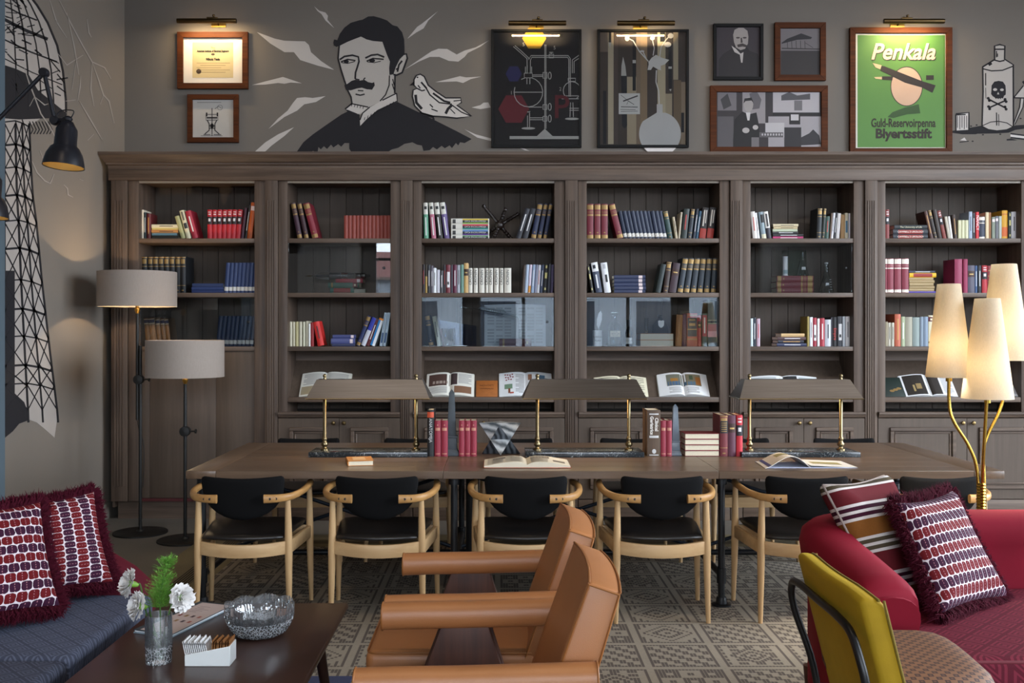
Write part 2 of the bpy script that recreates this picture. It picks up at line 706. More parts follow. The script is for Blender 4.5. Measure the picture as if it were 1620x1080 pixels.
# ------------------------------------------------------------------ rugs
def rug_material():
    m, b, t = newmat('woven_sampler_rug')
    tc = t.n('ShaderNodeTexCoord')
    sp = t.n('ShaderNodeSeparateXYZ')
    t.l(tc.outputs['Object'], sp.inputs[0])
    X, Y = sp.outputs[0], sp.outputs[1]
    cell = .335
    u = t.m('DIVIDE', X, cell)
    v = t.m('DIVIDE', Y, cell)
    iu, iv = t.m('FLOOR', u), t.m('FLOOR', v)
    fu, fv = t.m('SUBTRACT', u, iu), t.m('SUBTRACT', v, iv)
    N = 22.0
    pi_, pj = t.m('FLOOR', t.m('MULTIPLY', fu, N)), t.m('FLOOR', t.m('MULTIPLY', fv, N))
    a = t.m('ABSOLUTE', t.m('SUBTRACT', pi_, (N - 1) / 2))
    bb = t.m('ABSOLUTE', t.m('SUBTRACT', pj, (N - 1) / 2))
    mx = t.m('MAXIMUM', a, bb)
    cb = t.n('ShaderNodeCombineXYZ')
    t.l(iu, cb.inputs[0])
    t.l(iv, cb.inputs[1])
    wn = t.n('ShaderNodeTexWhiteNoise', noise_dimensions='2D')
    t.l(cb.outputs[0], wn.inputs['Vector'])
    r = wn.outputs['Value']
    lt = lambda x, y: t.m('LESS_THAN', x, y)
    gt = lambda x, y: t.m('GREATER_THAN', x, y)
    mod = lambda x, y: t.m('FLOORED_MODULO', x, y)
    add = lambda x, y: t.m('ADD', x, y)
    mul = lambda x, y: t.m('MULTIPLY', x, y)
    mxx = lambda x, y: t.m('MAXIMUM', x, y)
    # A: three by three checker with hollow squares
    th = (N - 4) / 3
    qi = t.m('FLOOR', t.m('DIVIDE', t.m('SUBTRACT', pi_, 2.0), th))
    qj = t.m('FLOOR', t.m('DIVIDE', t.m('SUBTRACT', pj, 2.0), th))
    chk = lt(mod(add(qi, qj), 2.0), .5)
    ci = t.m('ABSOLUTE', t.m('SUBTRACT', t.m('SUBTRACT', t.m('SUBTRACT', pi_, 2.0), mul(qi, th)), th / 2 - .5))
    cj = t.m('ABSOLUTE', t.m('SUBTRACT', t.m('SUBTRACT', t.m('SUBTRACT', pj, 2.0), mul(qj, th)), th / 2 - .5))
    small = lt(mxx(ci, cj), 1.1)
    A = t.m('ABSOLUTE', t.m('SUBTRACT', chk, small))
    # B: diagonal steps
    B = lt(mod(add(mul(t.m('FLOOR', t.m('DIVIDE', pi_, 2.0)), 2.0), mul(pj, 1.0)), 6.0), 2.6)
    # C: dashes with diamond middle
    C1 = mul(lt(mod(pi_, 5.0), 2.8), lt(mod(pj, 3.0), 1.5))
    dia = lt(add(a, bb), 7.5)
    dring = lt(mod(add(a, bb), 3.0), 1.5)
    Cc = add(mul(C1, t.m('SUBTRACT', 1.0, dia)), mul(dring, dia))
    # D: concentric diamonds in hatched corners
    s1 = add(a, bb)
    D = mul(gt(s1, 12.5), lt(mod(pi_, 2.0), 1.0))
    D = mxx(D, mul(lt(s1, 8.5), lt(mod(s1, 4.0), 2.0)))
    sel = lambda lo, hi: mul(gt(r, lo - 1e-4), lt(r, hi))
    pat = add(add(mul(A, sel(0., .27)), mul(B, sel(.27, .5))), add(mul(Cc, sel(.5, .78)), mul(D, sel(.78, 1.01))))
    inner = lt(mx, 8.6)
    line = mul(gt(mx, 9.4), lt(mx, 10.2))
    pat = mxx(mul(pat, inner), line)
    # woven ribs inside each stitch
    fx = t.m('FRACT', t.m('MULTIPLY', fu, N))
    rib = gt(fx, .2)
    pat = mul(pat, add(mul(rib, .75), .25))
    nz = t.noise(t.coords('Object'), 90.0, 3)
    soft = t.noise(t.coords('Object'), 2.2, 3)
    base = t.mix(soft, lin('9a9184'), lin('b0a696'))
    dark = t.mix(soft, lin('5f5853'), lin('766d66'))
    col = t.mix(pat, base, dark)
    # plain and pin-striped border on the lamp side and along the bookcase
    ex = t.m('ADD', X, 2.12)
    ey = t.m('SUBTRACT', 7.2, Y)
    e = t.m('MINIMUM', ex, ey)
    bord = lt(e, .40)
    st = mul(mul(gt(e, .2), lt(e, .31)), lt(mod(e, .018), .011))
    bcol = t.mix(st, lin('8f8368'), lin('3d3733'))
    col = t.mix(bord, col, bcol)
    col = t.mix(t.m('MULTIPLY', nz, .25), col, lin('2e2a28'))
    t.l(col, b.inputs['Base Color'])
    b.inputs['Roughness'].default_value = .95
    b.inputs['Specular IOR Level'].default_value = .1
    t.l(t.bump(t.m('ADD', nz, t.m('MULTIPLY', pat, .5)), .3, .002), b.inputs['Normal'])
    return m


tag(MB().box(-2.12, 5.2, 2.0, 7.2, .0, .008).build('patterned_rug', rug_material(), bevel=.002),
    'large taupe rug woven with sampler squares under the long table', 'rug')
tag(MB().box(-2.05, -.62, 1.8, 4.23, .0085, .018).build('blue_rug', M('blue_pile', '2c3150', rough=.95, var=.25, vscale=120, bump=.5, bscale=400), bevel=.003),
    'plain dark blue rug under the brown coffee table', 'rug')

# ------------------------------------------------------------------ bookcase wall
BY = 7.8                                   # face-frame plane
S = F / BY                                 # 200 px per metre there
bx = lambda x: (x - CX) / S
bz = lambda y: EYE - (y - CY) / S
WD, WL = '3c3029', '655549'
ox_v = wood('bookcase_oak_upright', WD, WL, 'z', rough=.5)
ox_h = wood('bookcase_oak_level', WD, '6c5b4e', 'x', rough=.5)
ox_back = wood('bookcase_oak_back', '40372f', '5a5047', 'z', rough=.65, contrast=.6)
ox_flat = wood('bookcase_oak_door', '42362d', '5c4f44', 'z', rough=.55, contrast=.6)
brass_dark = M('aged_brass', '7a6746', rough=.35, metal=1., var=.1)
pane_glass = panemat('shelf_pane_glass')
BAYS = [(220, 403), (455, 618), (667, 877), (928, 1138), (1187, 1350), (1400, 1615)]
OUT_L, OUT_R = 178, 1667
BAYNAME = ['bay behind floor lamps', 'bay below painted portrait', 'bay below laboratory poster', 'bay below fountain-pen poster',
           'bay below photograph trio', 'bay behind three-shade lamp']
BAYLABEL = ['oak bookcase bay behind the floor lamps, with tall plain doors', 'oak bookcase bay below the painted portrait, glass tube on its second shelf',
            'oak bookcase bay below the laboratory poster, wooden star ornament on top shelf', 'oak bookcase bay below the fountain-pen poster, bottles behind glass on third shelf',
            'oak bookcase bay below the photograph trio, conical flasks behind glass', 'oak bookcase bay behind the brass three-shade floor lamp']
SH = [(bz(377), bz(384)), (bz(463), bz(470)), (bz(548), bz(555))]
TOPZ, BOTZ = bz(286), .15
GLASSROW = {0: 2, 1: 1, 2: 2, 3: 2, 4: 1}
BACK = 8.17
knob_mesh = None
units = []


def flutes(mb, x0, x1, z0, z1, y):
    """pilaster shaft with raised reeds"""
    mb.box(x0, x1, y, BY + .01, z0, z1)
    n = 4
    w = (x1 - x0) * .7
    xa = (x0 + x1) / 2 - w / 2
    for i in range(n):
        a = xa + w * i / n
        mb.box(a + .003, a + w / n - .003, y - .006, y, z0 + .12, z1 - .16)


for i, (p0, p1) in enumerate(BAYS):
    x0, x1 = bx(p0), bx(p1)
    l0 = bx(OUT_L) if i == 0 else bx((BAYS[i - 1][1] + p0) / 2)
    r1 = bx(OUT_R) if i == 5 else bx((p1 + BAYS[i + 1][0]) / 2)
    u = thing('bookcase_unit', BAYLABEL[i], 'bookcase', ((x0 + x1) / 2, BY, 0), group='oak bookcase bays along the back wall')
    units.append(u)
    B = lambda: MB()
    # pilaster on the unit's corner side (half gaps meet in the middle)
    if i == 0:
        mb = B(); flutes(mb, l0, bx(203), BOTZ, TOPZ, BY - .03)
        mb.build('pilaster', ox_v, u, world=True, bevel=.002)
        B().box(bx(204), x0, BY - .012, BY + .02, BOTZ, TOPZ).build('stile', ox_v, u, world=True, bevel=.002)
    else:
        a, c = BAYS[i - 1][1], p0
        mb = B(); flutes(mb, bx(a + (c - a) * .33), bx(a + (c - a) * .72), .0, TOPZ, BY - .03)
        mb.build('pilaster', ox_v, u, world=True, bevel=.002)
        B().box(bx(a + (c - a) * .73), x0, BY - .01, BY + .02, .1, TOPZ).build('stile', ox_v, u, world=True, bevel=.002)
    if i < 5:
        c, a = BAYS[i + 1][0], p1
        B().box(x1, bx(a + (c - a) * .32), BY - .01, BY + .02, .1, TOPZ).build('stile', ox_v, u, world=True, bevel=.002)
    else:
        B().box(x1, r1, BY - .01, BY + .02, .1, TOPZ).build('stile', ox_v, u, world=True, bevel=.002)
    for a, c in ((x0 - .022, x0), (x1, x1 + .022)):
        B().box(a, c, BY + .02, BACK + .02, .1, TOPZ + .05).build('side_panel', ox_v, u, world=True)
    B().box(x0, x1, BY + .02, BACK, TOPZ, TOPZ + .03).build('top_panel', ox_h, u, world=True)
    B().box(x0, x1, BY + .0, BY + .018, TOPZ - .018, TOPZ).build('light_rail', M('light_rail', '8d8172', rough=.4), u, world=True)
    # back boards
    n = max(5, round((x1 - x0) / .128))
    w = (x1 - x0) / n
    bm = MB().box(-w / 2 + .0015, w / 2 - .0015, 0, .015, .85, TOPZ).build('back_plank', ox_back, u, bevel=.0015, seg=1)
    bm.location = (x0 + w / 2 - u.location.x, BACK - BY, 0)
    for k in range(1, n):
        put(bm.data, 'back_plank', u, (x0 + w * (k + .5) - u.location.x, BACK - BY, 0))
    B().box(x0, x1, BACK + .016, BACK + .03, .1, TOPZ).build('backing', M('backing_dark', '1d1915', rough=.9), u, world=True)
    for q, (zt, zb) in enumerate(SH):
        B().box(x0, x1, BY - .004, BACK, zb, zt).build('shelf', ox_h, u, world=True, bevel=.003)
    if i in GLASSROW:
        q = GLASSROW[i]
        zt, zb = SH[q - 1][1], SH[q][0]
        gp = B().box(x0 + .004, x1 - .004, BY + .018, BY + .022, zb + .001, zt - .001).build('glass_pane', pane_glass, u, world=True)
        kx = x1 - .055
        lk = MB().lathe([(.011, 0), (.011, .008), (.006, .012)], 12, Matrix.Translation((kx, BY + .018, (zb + zt) / 2)) @ Matrix.Rotation(PI / 2, 4, 'X'))
        lk.build('lock', M('lock_black', '16181a', rough=.3), gp, world=True)
    if i == 0:
        for a, c in ((220, 236), (236, 341), (341, 403)):
            B().box(bx(a) + .001, bx(c) - .001, BY + .012, BY + .032, .17, SH[2][1]).build('door', ox_flat, u, world=True, bevel=.001)
        B().box(x0, x1, BY + .006, BY + .03, .145, .168).build('red_edge', M('red_edge', '4a1518', rough=.5), u, world=True)
        B().box(bx(183), x1 + .1, BY + .05, BY + .08, 0, .145).build('plinth', ox_h, u, world=True)
        continue
    # sloping display board with lip
    B().add  # noqa
    ds = MB()
    ds.add([(x0, BY + .05, .955), (x1, BY + .05, .955), (x1, BACK - .03, 1.27), (x0, BACK - .03, 1.27),
            (x0, BY + .05, .935), (x1, BY + .05, .935), (x1, BACK - .03, 1.25), (x0, BACK - .03, 1.25)],
           [(0, 1, 2, 3), (7, 6, 5, 4), (4, 5, 1, 0), (5, 6, 2, 1), (6, 7, 3, 2), (7, 4, 0, 3)])
    ds.build('display_board', ox_flat, u, world=True)
    B().box(x0, x1, BY - .004, BY + .05, bz(636), bz(628)).build('ledge', ox_h, u, world=True, bevel=.003)
    B().box(x0, x1, BACK - .05, BACK - .02, 1.25, 1.335).build('display_rail', ox_h, u, world=True)
    # waist moulding, doors, plinth
    wl = bx(BAYS[i - 1][1] + (p0 - BAYS[i - 1][1]) * .74)
    wr = bx(p1 + (BAYS[i + 1][0] - p1) * .31) if i < 5 else r1
    prof = [(BY - .055, .855), (BY - .055, .838), (BY - .045, .832), (BY - .04, .818), (BY - .03, .81), (BY + .02, .81), (BY + .02, .855)]
    mb = MB()
    nv = len(prof)
    mb.add([(wl, y, z) for y, z in prof] + [(wr, y, z) for y, z in prof],
           [tuple(range(nv)), tuple(range(2 * nv - 1, nv - 1, -1))] + [((k + 1) % nv, k, nv + k, nv + (k + 1) % nv) for k in range(nv)])
    mb.build('waist_moulding', ox_h, u, world=True, fix=True)
    B().box(x0, x1, BY + .02, BACK, .80, .83).build('counter_board', ox_h, u, world=True)
    mid = (wl + wr) / 2
    for sgn, a, c in ((1, wl, mid - .0015), (-1, mid + .0015, wr)):
        d = B().box(a, c, BY - .03, BY - .008, .17, .805).build('door', ox_flat, u, world=True, bevel=.0015, seg=1)
        e0, e1, f0, f1 = a + .09, c - .09, .25, .735
        pm = MB()
        for (o_, h_, w_) in ((0, .018, .03), (.036, .008, .014)):
            for q0, q1, s0, s1 in ((e0 + o_, e1 - o_, f1 - o_ - w_, f1 - o_), (e0 + o_, e1 - o_, f0 + o_, f0 + o_ + w_),
                                   (e0 + o_, e0 + o_ + w_, f0 + o_ + w_, f1 - o_ - w_), (e1 - o_ - w_, e1 - o_, f0 + o_ + w_, f1 - o_ - w_)):
                pm.box(q0, q1, BY - .03 - h_, BY - .03, s0, s1)
        pm.build('panel_moulding', ox_h, d, world=True, bevel=.006, seg=1)
        kx = c - .04 if sgn > 0 else a + .04
        kb = MB().lathe([(.006, 0), (.006, .012), (.014, .018), (.017, .026), (.013, .034), (.0, .037)], 14,
                        Matrix.Translation((kx, BY - .03, bz(668))) @ Matrix.Rotation(PI / 2, 4, 'X'))
        kb.build('knob', brass_dark, d, world=True, smooth=True)
    B().box(wl, wr, BY - .034, BY + .0, .0, .165).build('plinth', ox_h, u, world=True, bevel=.003)

# continuous cornice and frieze
xa, xb = bx(OUT_L), bx(OUT_R)
prof = [(.0, 0), (-.03, 0), (-.034, .012), (-.034, .03), (-.05, .036), (-.05, .05), (-.062, .056), (-.085, .085), (-.105, .105), (-.108, .128), (.0, .128)]
mb = MB()
nv = len(prof)
zc = 2.765
mb.add([(xa + min(0, y) * .7 - (.0), BY + y, zc + z) for y, z in prof] + [(xb, BY + y, zc + z) for y, z in prof],
       [tuple(range(nv)), tuple(range(2 * nv - 1, nv - 1, -1))] + [((k + 1) % nv, k, nv + k, nv + (k + 1) % nv) for k in range(nv)])
cor = struct(mb.build('trim_1', ox_h, fix=True))
MB().box(xa - .02, xb, BY - .035, BY + .02, TOPZ, zc).build('frieze_board', ox_h, cor, bevel=.002)
MB().box(xa, xb, BY, WALL_Y, zc + .1, zc + .125).build('cornice_top', ox_h, cor)
MB().box(xa, xa + .02, BY, WALL_Y, .1, zc + .1).build('end_panel', ox_v, cor)

# ------------------------------------------------------------------ books on the shelves
SPINE_Y = 7.865
SB = F / SPINE_Y
sx_ = lambda x: (x - CX) / SB
GOLD = M('gold_foil', '94784a', rough=.45, metal=.5, var=.15, vscale=200)
SILV = M('pale_foil', 'cfc6b8', rough=.4, metal=.3, var=.1, vscale=200)
PAGES = M('page_paper', 'd9d0b8', rough=.9, var=.1, vscale=300)
ROWZ = [SH[0][0], SH[1][0], SH[2][0]]
ROWN = ['top shelf', 'second shelf', 'third shelf']


def band(mb, t, h, z0, z1, proud=.0008, w0=0., w1=1.):
    """strip wrapped on the rounded spine"""
    n = 4
    pts = []
    for k in range(n + 1):
        s = w0 + (w1 - w0) * k / n
        y = -spine_bulge(t) * math.sin(PI * s) - proud
        pts.append((t * s, y))
    vs = [(x, y, z0 * h) for x, y in pts] + [(x, y, z1 * h) for x, y in pts]
    mb.add(vs, [(k, k + 1, n + 1 + k + 1, n + 1 + k) for k in range(n)])


def spine_bulge(t):
    return min(.006, t * .16)


STY = {
    'plain': [],
    'gold': [('g', .84, .97), ('g', .66, .705), ('g', .74, .75), ('g', .78, .79), ('g', .02, .12), ('g', .17, .2, .35, .65)],
    'silver': [('s', .84, .98), ('s', .7, .73), ('s', .02, .1), ('s', .78, .785)],
    'enc': [('g', .96, .985), ('g', .80, .93, .1, .9), ('g', .72, .74), ('g', .2, .215), ('g', .06, .09, .3, .7)],
    'label': [('d8d4cc', .07, .2)],
    'labelside': [('c9c6c0', .08, .2, .15, .85)],
    'blackband': [('17161a', .5, .76), ('d8d4d8', .6, .7, .25, .75), ('d8c8c8', .82, .86, .2, .8), ('d8c8c8', .9, .93, .2, .8)],
    'tan': [('2a2a4e', .82, .92), ('cfc0a0', .93, .955), ('cfc0a0', .78, .81)],
    'titlew': [('dcdcdc', .25, .8, .4, .62)],
    'titled': [('2a2a2c', .3, .82, .42, .6)],
    'titlet': [('b98a4a', .2, .85, .38, .6)],
    'titler': [('b03a34', .3, .8, .4, .6)],
    'topw': [('d8d6cc', .68, 1.0), ('2a2a2a', .82, .9, .2, .8), ('e8e8e6', .1, .6, .35, .6)],
    'two': [('b99a58', .0, .58)],
    'label_mid': [('3a2018', .58, .8), ('c0a060', .66, .7, .2, .8)],
    'orange_low': [('c98a3a', .02, .25)],
    'redlow': [('a83a30', .02, .33), ('dcd6cc', .4, .92, .25, .45), ('dcd6cc', .5, .92, .6, .75)],
    'yellowbits': [('d6d08a', .5, .7, .25, .8), ('d6d08a', .85, .95, .3, .7), ('d6d08a', .1, .18, .3, .7)],
    'whitetop': [('e0e2e4', .7, 1.0), ('22262e', .8, .92, .15, .6), ('d8dce0', .15, .6, .35, .6)],
    'blackbar': [('1a1a1c', .35, .6, .4, .75), ('b0b2b8', .8, .95, .3, .7)],
    'blackbar2': [('e6e4e0', .4, 1.0), ('3a3638', .45, .92, .3, .75)],
    'photo': [('2a2c2e', .36, .55, .15, .9), ('6a6458', .65, .95, .3, .7)],
    'photo2': [('1c1c1e', .6, .9, .2, .9), ('d9d4b8', .0, .18)],
    'mixred': [('1d2a3a', .30, .86, .05, .95), ('g', .93, .95), ('g', .2, .23), ('g', .5, .53), ('g', .62, .7, .2, .8), ('g', .78, .82, .2, .8)],
    'greenbig': [('a04a60', .33, .48), ('c98aa0', .2, .33), ('cfc0a0', .49, .5), ('cfc0a0', .56, .57)],
    'redmid': [('a02f40', .3, .95, .05, .95), ('d8d0d0', .4, .88, .35, .6)],
    'yellow_orange': [('c9622a', .1, .42), ('b0303a', .86, .88)],
    'cream_maroon': [('5a2028', .8, .95), ('d8cfb0', .84, .9, .3, .7), ('8a7040', .1, .16)],
    'dots': [('g', .8, .84, .15, .85), ('g', .6, .64, .15, .85), ('g', .4, .44, .15, .85), ('g', .2, .24, .15, .85)],
    'bluestripe': [('2f86c8', .0, .95, .0, .45), ('e08a2c', .93, 1.0)],
    'bluepatch': [('3f5f8c', .1, .4, .2, .8), ('7fa0c0', .5, .95, .3, .5)],
    'bluetop': [('2c3aa0', .55, 1.0)],
    'bluelabel': [('4a7490', .25, .7, .2, .8)],
    'skullpic': [('d8d8da', .2, .75, .2, .85), ('2a2a2c', .3, .4, .3, .7)],
    'pinklabel': [('d8c8c8', .78, .9, .1, .9)],
    'enc1': [('c9b23a', .93, 1.0), ('17202a', .3, .97, .2, .62), ('7aa04a', .3, .97, .68, .9)],
    'redlabel': [('8e2a26', .15, .85, .1, .9)],
}
_bookmesh, _bandmesh = {}, {}


def make_book(root_loc, roty, t, h, d, col, style, rough=.5, pages=None):
    key = (round(t, 4), round(h, 4), round(d, 4))
    if key not in _bookmesh:
        n = 5
        mb = MB()
        c = .0025
        pts_o = [(t * k / n, -spine_bulge(t) * math.sin(PI * k / n)) for k in range(n + 1)]
        outer = [(0, d)] + pts_o + [(t, d)]
        inner = [(t - c, d), (t - c, c), (c, c), (c, d)]
        ring = outer + inner
        m = len(ring)
        vs = [(x, y, 0) for x, y in ring] + [(x, y, h) for x, y in ring]
        fs = [tuple(range(m - 1, -1, -1)), tuple(range(m, 2 * m))] + [(k, (k + 1) % m, m + (k + 1) % m, m + k) for k in range(m)]
        mb.add(vs, fs)
        ob = mb.build('book', PAGES)
        pb = MB().box(c, t - c, c, d - .004, .004, h - .004).build('page_block', PAGES)
        _bookmesh[key] = (ob.data, pb.data)
        bpy.data.objects.remove(ob)
        bpy.data.objects.remove(pb)
    me, pme = _bookmesh[key]
    me = me.copy()
    me.materials.clear()
    me.materials.append(C(col, rough))
    o = bpy.data.objects.new('book', me)
    o.location = root_loc
    o.rotation_euler = (0, roty, 0)
    COL.objects.link(o)
    put(pme, 'page_block', o)
    lv = {}
    for b in STY.get(style, []):
        lvl = lv.setdefault(b[0], len(lv))
        key = (t, h, b, lvl)
        if key not in _bandmesh:
            mb = MB()
            w0, w1 = (b[3], b[4]) if len(b) > 3 else (.0, 1.)
            band(mb, t, h, b[1], b[2], .0006 + .0005 * lvl, w0, w1)
            q = mb.build('spine_band', GOLD if b[0] == 'g' else SILV if b[0] == 's' else C(b[0]))
            _bandmesh[key] = q.data
            bpy.data.objects.remove(q)
        put(_bandmesh[key], 'spine_band' if b[0] in 'gs' else 'spine_label', o)
    return o


def upright(bay, row, specs, base=None):
    """specs: (x0, x1, ytop, lean px at the top, colour, style, description)"""
    z = ROWZ[row]
    for i, s in enumerate(specs):
        x0, x1, yt, lean, col, style, desc = s[:7]
        yb = {0: 376.5, 1: 461.8, 2: 547}[row]
        hp = yb - yt
        th = math.atan2(lean, hp)
        h = math.hypot(hp, lean) / SB
        t = max(.006, (x1 - x0) / SB * math.cos(th) - .0006)
        d = min(.27, max(.13, h * .74))
        if th >= 0:                       # rests on its far bottom edge
            X = sx_(x1) - t * math.cos(th)
            Z = z + t * math.sin(th)
        else:
            X, Z = sx_(x0), z
        jit = RND.uniform(0, .012)
        o = make_book((X, SPINE_Y + jit, Z + .0005), th, t, h, d, col, style)
        tag(o, '%s, %s from corner end, %s, %s' % (desc, ORD[i + 1], ROWN[row], BAYNAME[bay]), 'book', 'books on the wall shelves')
        if len(s) > 7:
            txt, tc, rot, frac, sz = s[7]
            text('spine_title', txt, sz, C(tc), o, (t / 2, -spine_bulge(t) - .0016, h * frac), rot)


def stack(bay, row, specs, where='stack', depth=.17):
    """specs top to bottom: (x0, x1, ytop, ybottom, colour, style, description)"""
    z0 = ROWZ[row]
    yb = specs[-1][3]
    for i, s in enumerate(specs):
        x0, x1, yt, y1, col, style, desc = s[:7]
        t = (y1 - yt) / SB - .0004
        h = (x1 - x0) / SB
        ztop = z0 + (yb - yt) / SB
        o = make_book((sx_(x0), SPINE_Y + RND.uniform(0, .01), ztop), PI / 2, t, h, depth, col, style)
        tag(o, '%s, %s from top of %s, %s, %s' % (desc, ORD[i + 1], where, ROWN[row], BAYNAME[bay]), 'book', 'books lying in shelf stacks')
        if len(s) > 7:
            txt, tc, frac, sz = s[7]
            text('spine_title', txt, sz, C(tc), o, (t / 2, -spine_bulge(t) - .0016, h * frac), UPWD)


def series(n, x0, w, gap, yt, lean0, lean1, col, style, desc):
    return [(x0 + i * (w + gap), x0 + i * (w + gap) + w, yt, lean0 + (lean1 - lean0) * i / max(1, n - 1), col, style, desc) for i in range(n)]


# bay behind the floor lamps
upright(0, 0, [(221, 227.2, 330, 0, 'cfc4b0', 'titled', 'tall cream book'), (227.4, 231, 334, 0, '1c2a2c', 'titlew', 'dark teal book'),
               (231.4, 238, 336, 0, '5a1c1f', 'titlet', 'maroon book'),
               (287, 294, 341, -10.6, 'a3a273', 'plain', 'leaning olive-green book'), (295.2, 302.7, 332, -12, 'cfc8a8', 'photo', 'leaning cream book with photo'),
               (304.5, 313.7, 333, -12, '9c2335', 'titlew', 'leaning crimson book')]
        + [(328 + 7.35 * i, 335.2 + 7.35 * i, 330, .7 * i, 'b01f2b', 'blackband', 'red volume with black band') for i in range(7)]
        + [(380.2, 384.4, 327, 6, '4a2a3a', 'plain', 'dark purple book'), (386.5, 390, 323, 7, '1a1a1a', 'titlew', 'thin black book'),
           (390.4, 398, 319, 7, 'b5551f', 'pinklabel', 'tall orange book')])
stack(0, 0, [(239.5, 281, 353, 358.6, 'd8cfae', 'titled', 'cream book'), (239.7, 281.5, 358.6, 361.5, 'c9b96f', 'plain', 'thin yellow book'),
             (239.3, 281.5, 361.5, 366.8, 'b8824a', 'titled', 'ochre book'), (240, 280, 366.8, 370.7, '6d8c94', 'plain', 'grey-blue book'),
             (240, 281, 370.7, 376.5, '26261f', 'plain', 'black book')])
upright(0, 1, series(8, 224, 8.5, .2, 404, 0, 0, '15181c', 'enc', 'black gold-tooled volume')
        + series(8, 354, 6.1, .2, 414, 3.5, 3.5, '2a3c66', 'label', 'blue volume with white label'))
stack(0, 1, [(304, 353, 446.5, 452.4, '26365c', 'plain', 'blue volume'), (303, 353.5, 452.4, 457.2, '2a3a66', 'plain', 'blue volume'),
             (303, 353.7, 457.2, 461.8, '22305a', 'plain', 'blue volume')])
upright(0, 2, [(231, 238, 502, -4, '6b4a24', 'tan', 'tan volume with navy band'), (239, 248.5, 502, -5, '704e26', 'tan', 'thick tan volume with navy band'),
               (249.5, 256.5, 503, -5, '6b4a24', 'tan', 'tan volume with navy band'), (257.3, 264, 503, -5, '664620', 'tan', 'tan volume with navy band'),
               (264.8, 271, 503, -5, '6b4a24', 'tan', 'tan volume with navy band')]
        + series(9, 341, 6.3, .3, 499.4, 5, 5, '22324f', 'label', 'dark blue volume with label'))
# bay below the painted portrait
upright(1, 0, [(471, 478.3, 320, -11, '3d2433', 'gold', 'plum gold-banded volume'), (481.7, 488.6, 320, -12, '3a2028', 'gold', 'brown gold-banded volume'),
               (494.4, 504.4, 321, -15, '7a1c2c', 'gold', 'crimson gold-banded volume')] + series(12, 544, 6.0, .2, 339, 0, 0, '8a3b2f', 'plain', 'brick-red small volume'))
stack(1, 1, [(531, 574, 439, 445.3, '8e2030', 'pinklabel', 'dark red book'), (519, 568, 445.3, 453, '2c5a4a', 'cream_maroon', 'green book'),
             (522, 560, 453, 461.8, '2f5f50', 'redlabel', 'green book')])
upright(1, 2, [(457.8, 461.7, 508, 0, 'c9c4ad', 'plain', 'slim cream volume'), (462.6, 466.2, 508, 0, 'c6bfa6', 'plain', 'slim cream volume'),
               (467, 472.2, 508, 0, 'bdb588', 'plain', 'yellowed cream volume'), (473.2, 477.5, 508, 0, 'c9c4ad', 'plain', 'slim cream volume'),
               (478.8, 482.4, 508, 0, 'cbc8b0', 'plain', 'slim cream volume'), (483.2, 487.3, 507, 0, 'b8b29c', 'plain', 'grey-cream volume'),
               (488, 491, 511, 0, 'e6e6e4', 'plain', 'thin white book'), (491.5, 496, 509, 0, '8e1d22', 'plain', 'dark red book'),
               (503, 513, 509, -8, 'c92a26', 'titled', 'leaning scarlet book'),
               (562.5, 569, 500, 18, '1f2c58', 'gold', 'leaning navy book'), (570, 577.5, 503, 18, 'c8ccd6', 'bluetop', 'leaning white and blue book'),
               (578, 584.2, 506, 15, '5a1f22', 'titlew', 'leaning maroon book'), (584.5, 592.4, 504, 15, 'e8eef2', 'bluestripe', 'leaning white book with blue stripe'),
               (600, 605, 494, 8, 'b9cfe0', 'bluepatch', 'pale blue book'), (605.3, 610, 494, 8, 'b9cfe0', 'bluepatch', 'pale blue book')])
stack(1, 2, [(526, 563, 528.6, 534.6, '3b4272', 'pinklabel', 'blue book'), (523.7, 562, 534.6, 543, '4a5080', 'pinklabel', 'thick blue-grey book'),
             (525, 562, 543, 547, '2b3354', 'plain', 'dark blue book')])
# bay below the laboratory poster
upright(2, 0, [(671, 678, 319, -1.5, '5f9c7e', 'topw', 'green encyclopedia volume with white top'), (683, 690.3, 319, -5, 'b86a80', 'topw', 'pink encyclopedia volume with white top'),
               (693, 700.8, 319, -6.5, '2a2622', 'topw', 'black encyclopedia volume with white top'), (703.5, 711.8, 319, -8, '6b5a8c', 'topw', 'violet encyclopedia volume with white top'),
               (815.5, 823.4, 329, 15, '1f222b', 'titlew', 'leaning black book with white title'), (825.3, 834, 329, 13.5, '1f222b', 'titlew', 'leaning black book with white title'),
               (839.6, 847.4, 321, 11, '1f2a4a', 'gold', 'navy gold-banded volume'), (849.5, 856, 321, 11, '1f2a4a', 'gold', 'navy gold-banded volume'),
               (858.8, 864.5, 321, 10, '1f2a4a', 'gold', 'navy gold-banded volume')])
_e = []
for (a, b), c1, c2 in zip(((344, 352.8), (352.8, 361.8), (361.8, 370.6), (370.6, 376.6)), ('c9b23a', 'c23a4a', '4a78b8', '3a8a4a'), ('8ab04a', '3a9a90', '5a3a8a', '2a2a2a')):
    STY['enc_' + c1] = [(c1, .3, .97, .04, .3), ('1c222a', .3, .97, .3, .72), (c2, .3, .97, .72, .95), ('3a3a3a', .04, .12, .15, .85)]
    _e.append((713.7, 774, a, b, 'd8d6cc', 'enc_' + c1, 'white encyclopedia volume', ('OPĆA ENCIKLOPEDIJA', 'd8d8d4', .635, .017)))
stack(2, 0, _e)
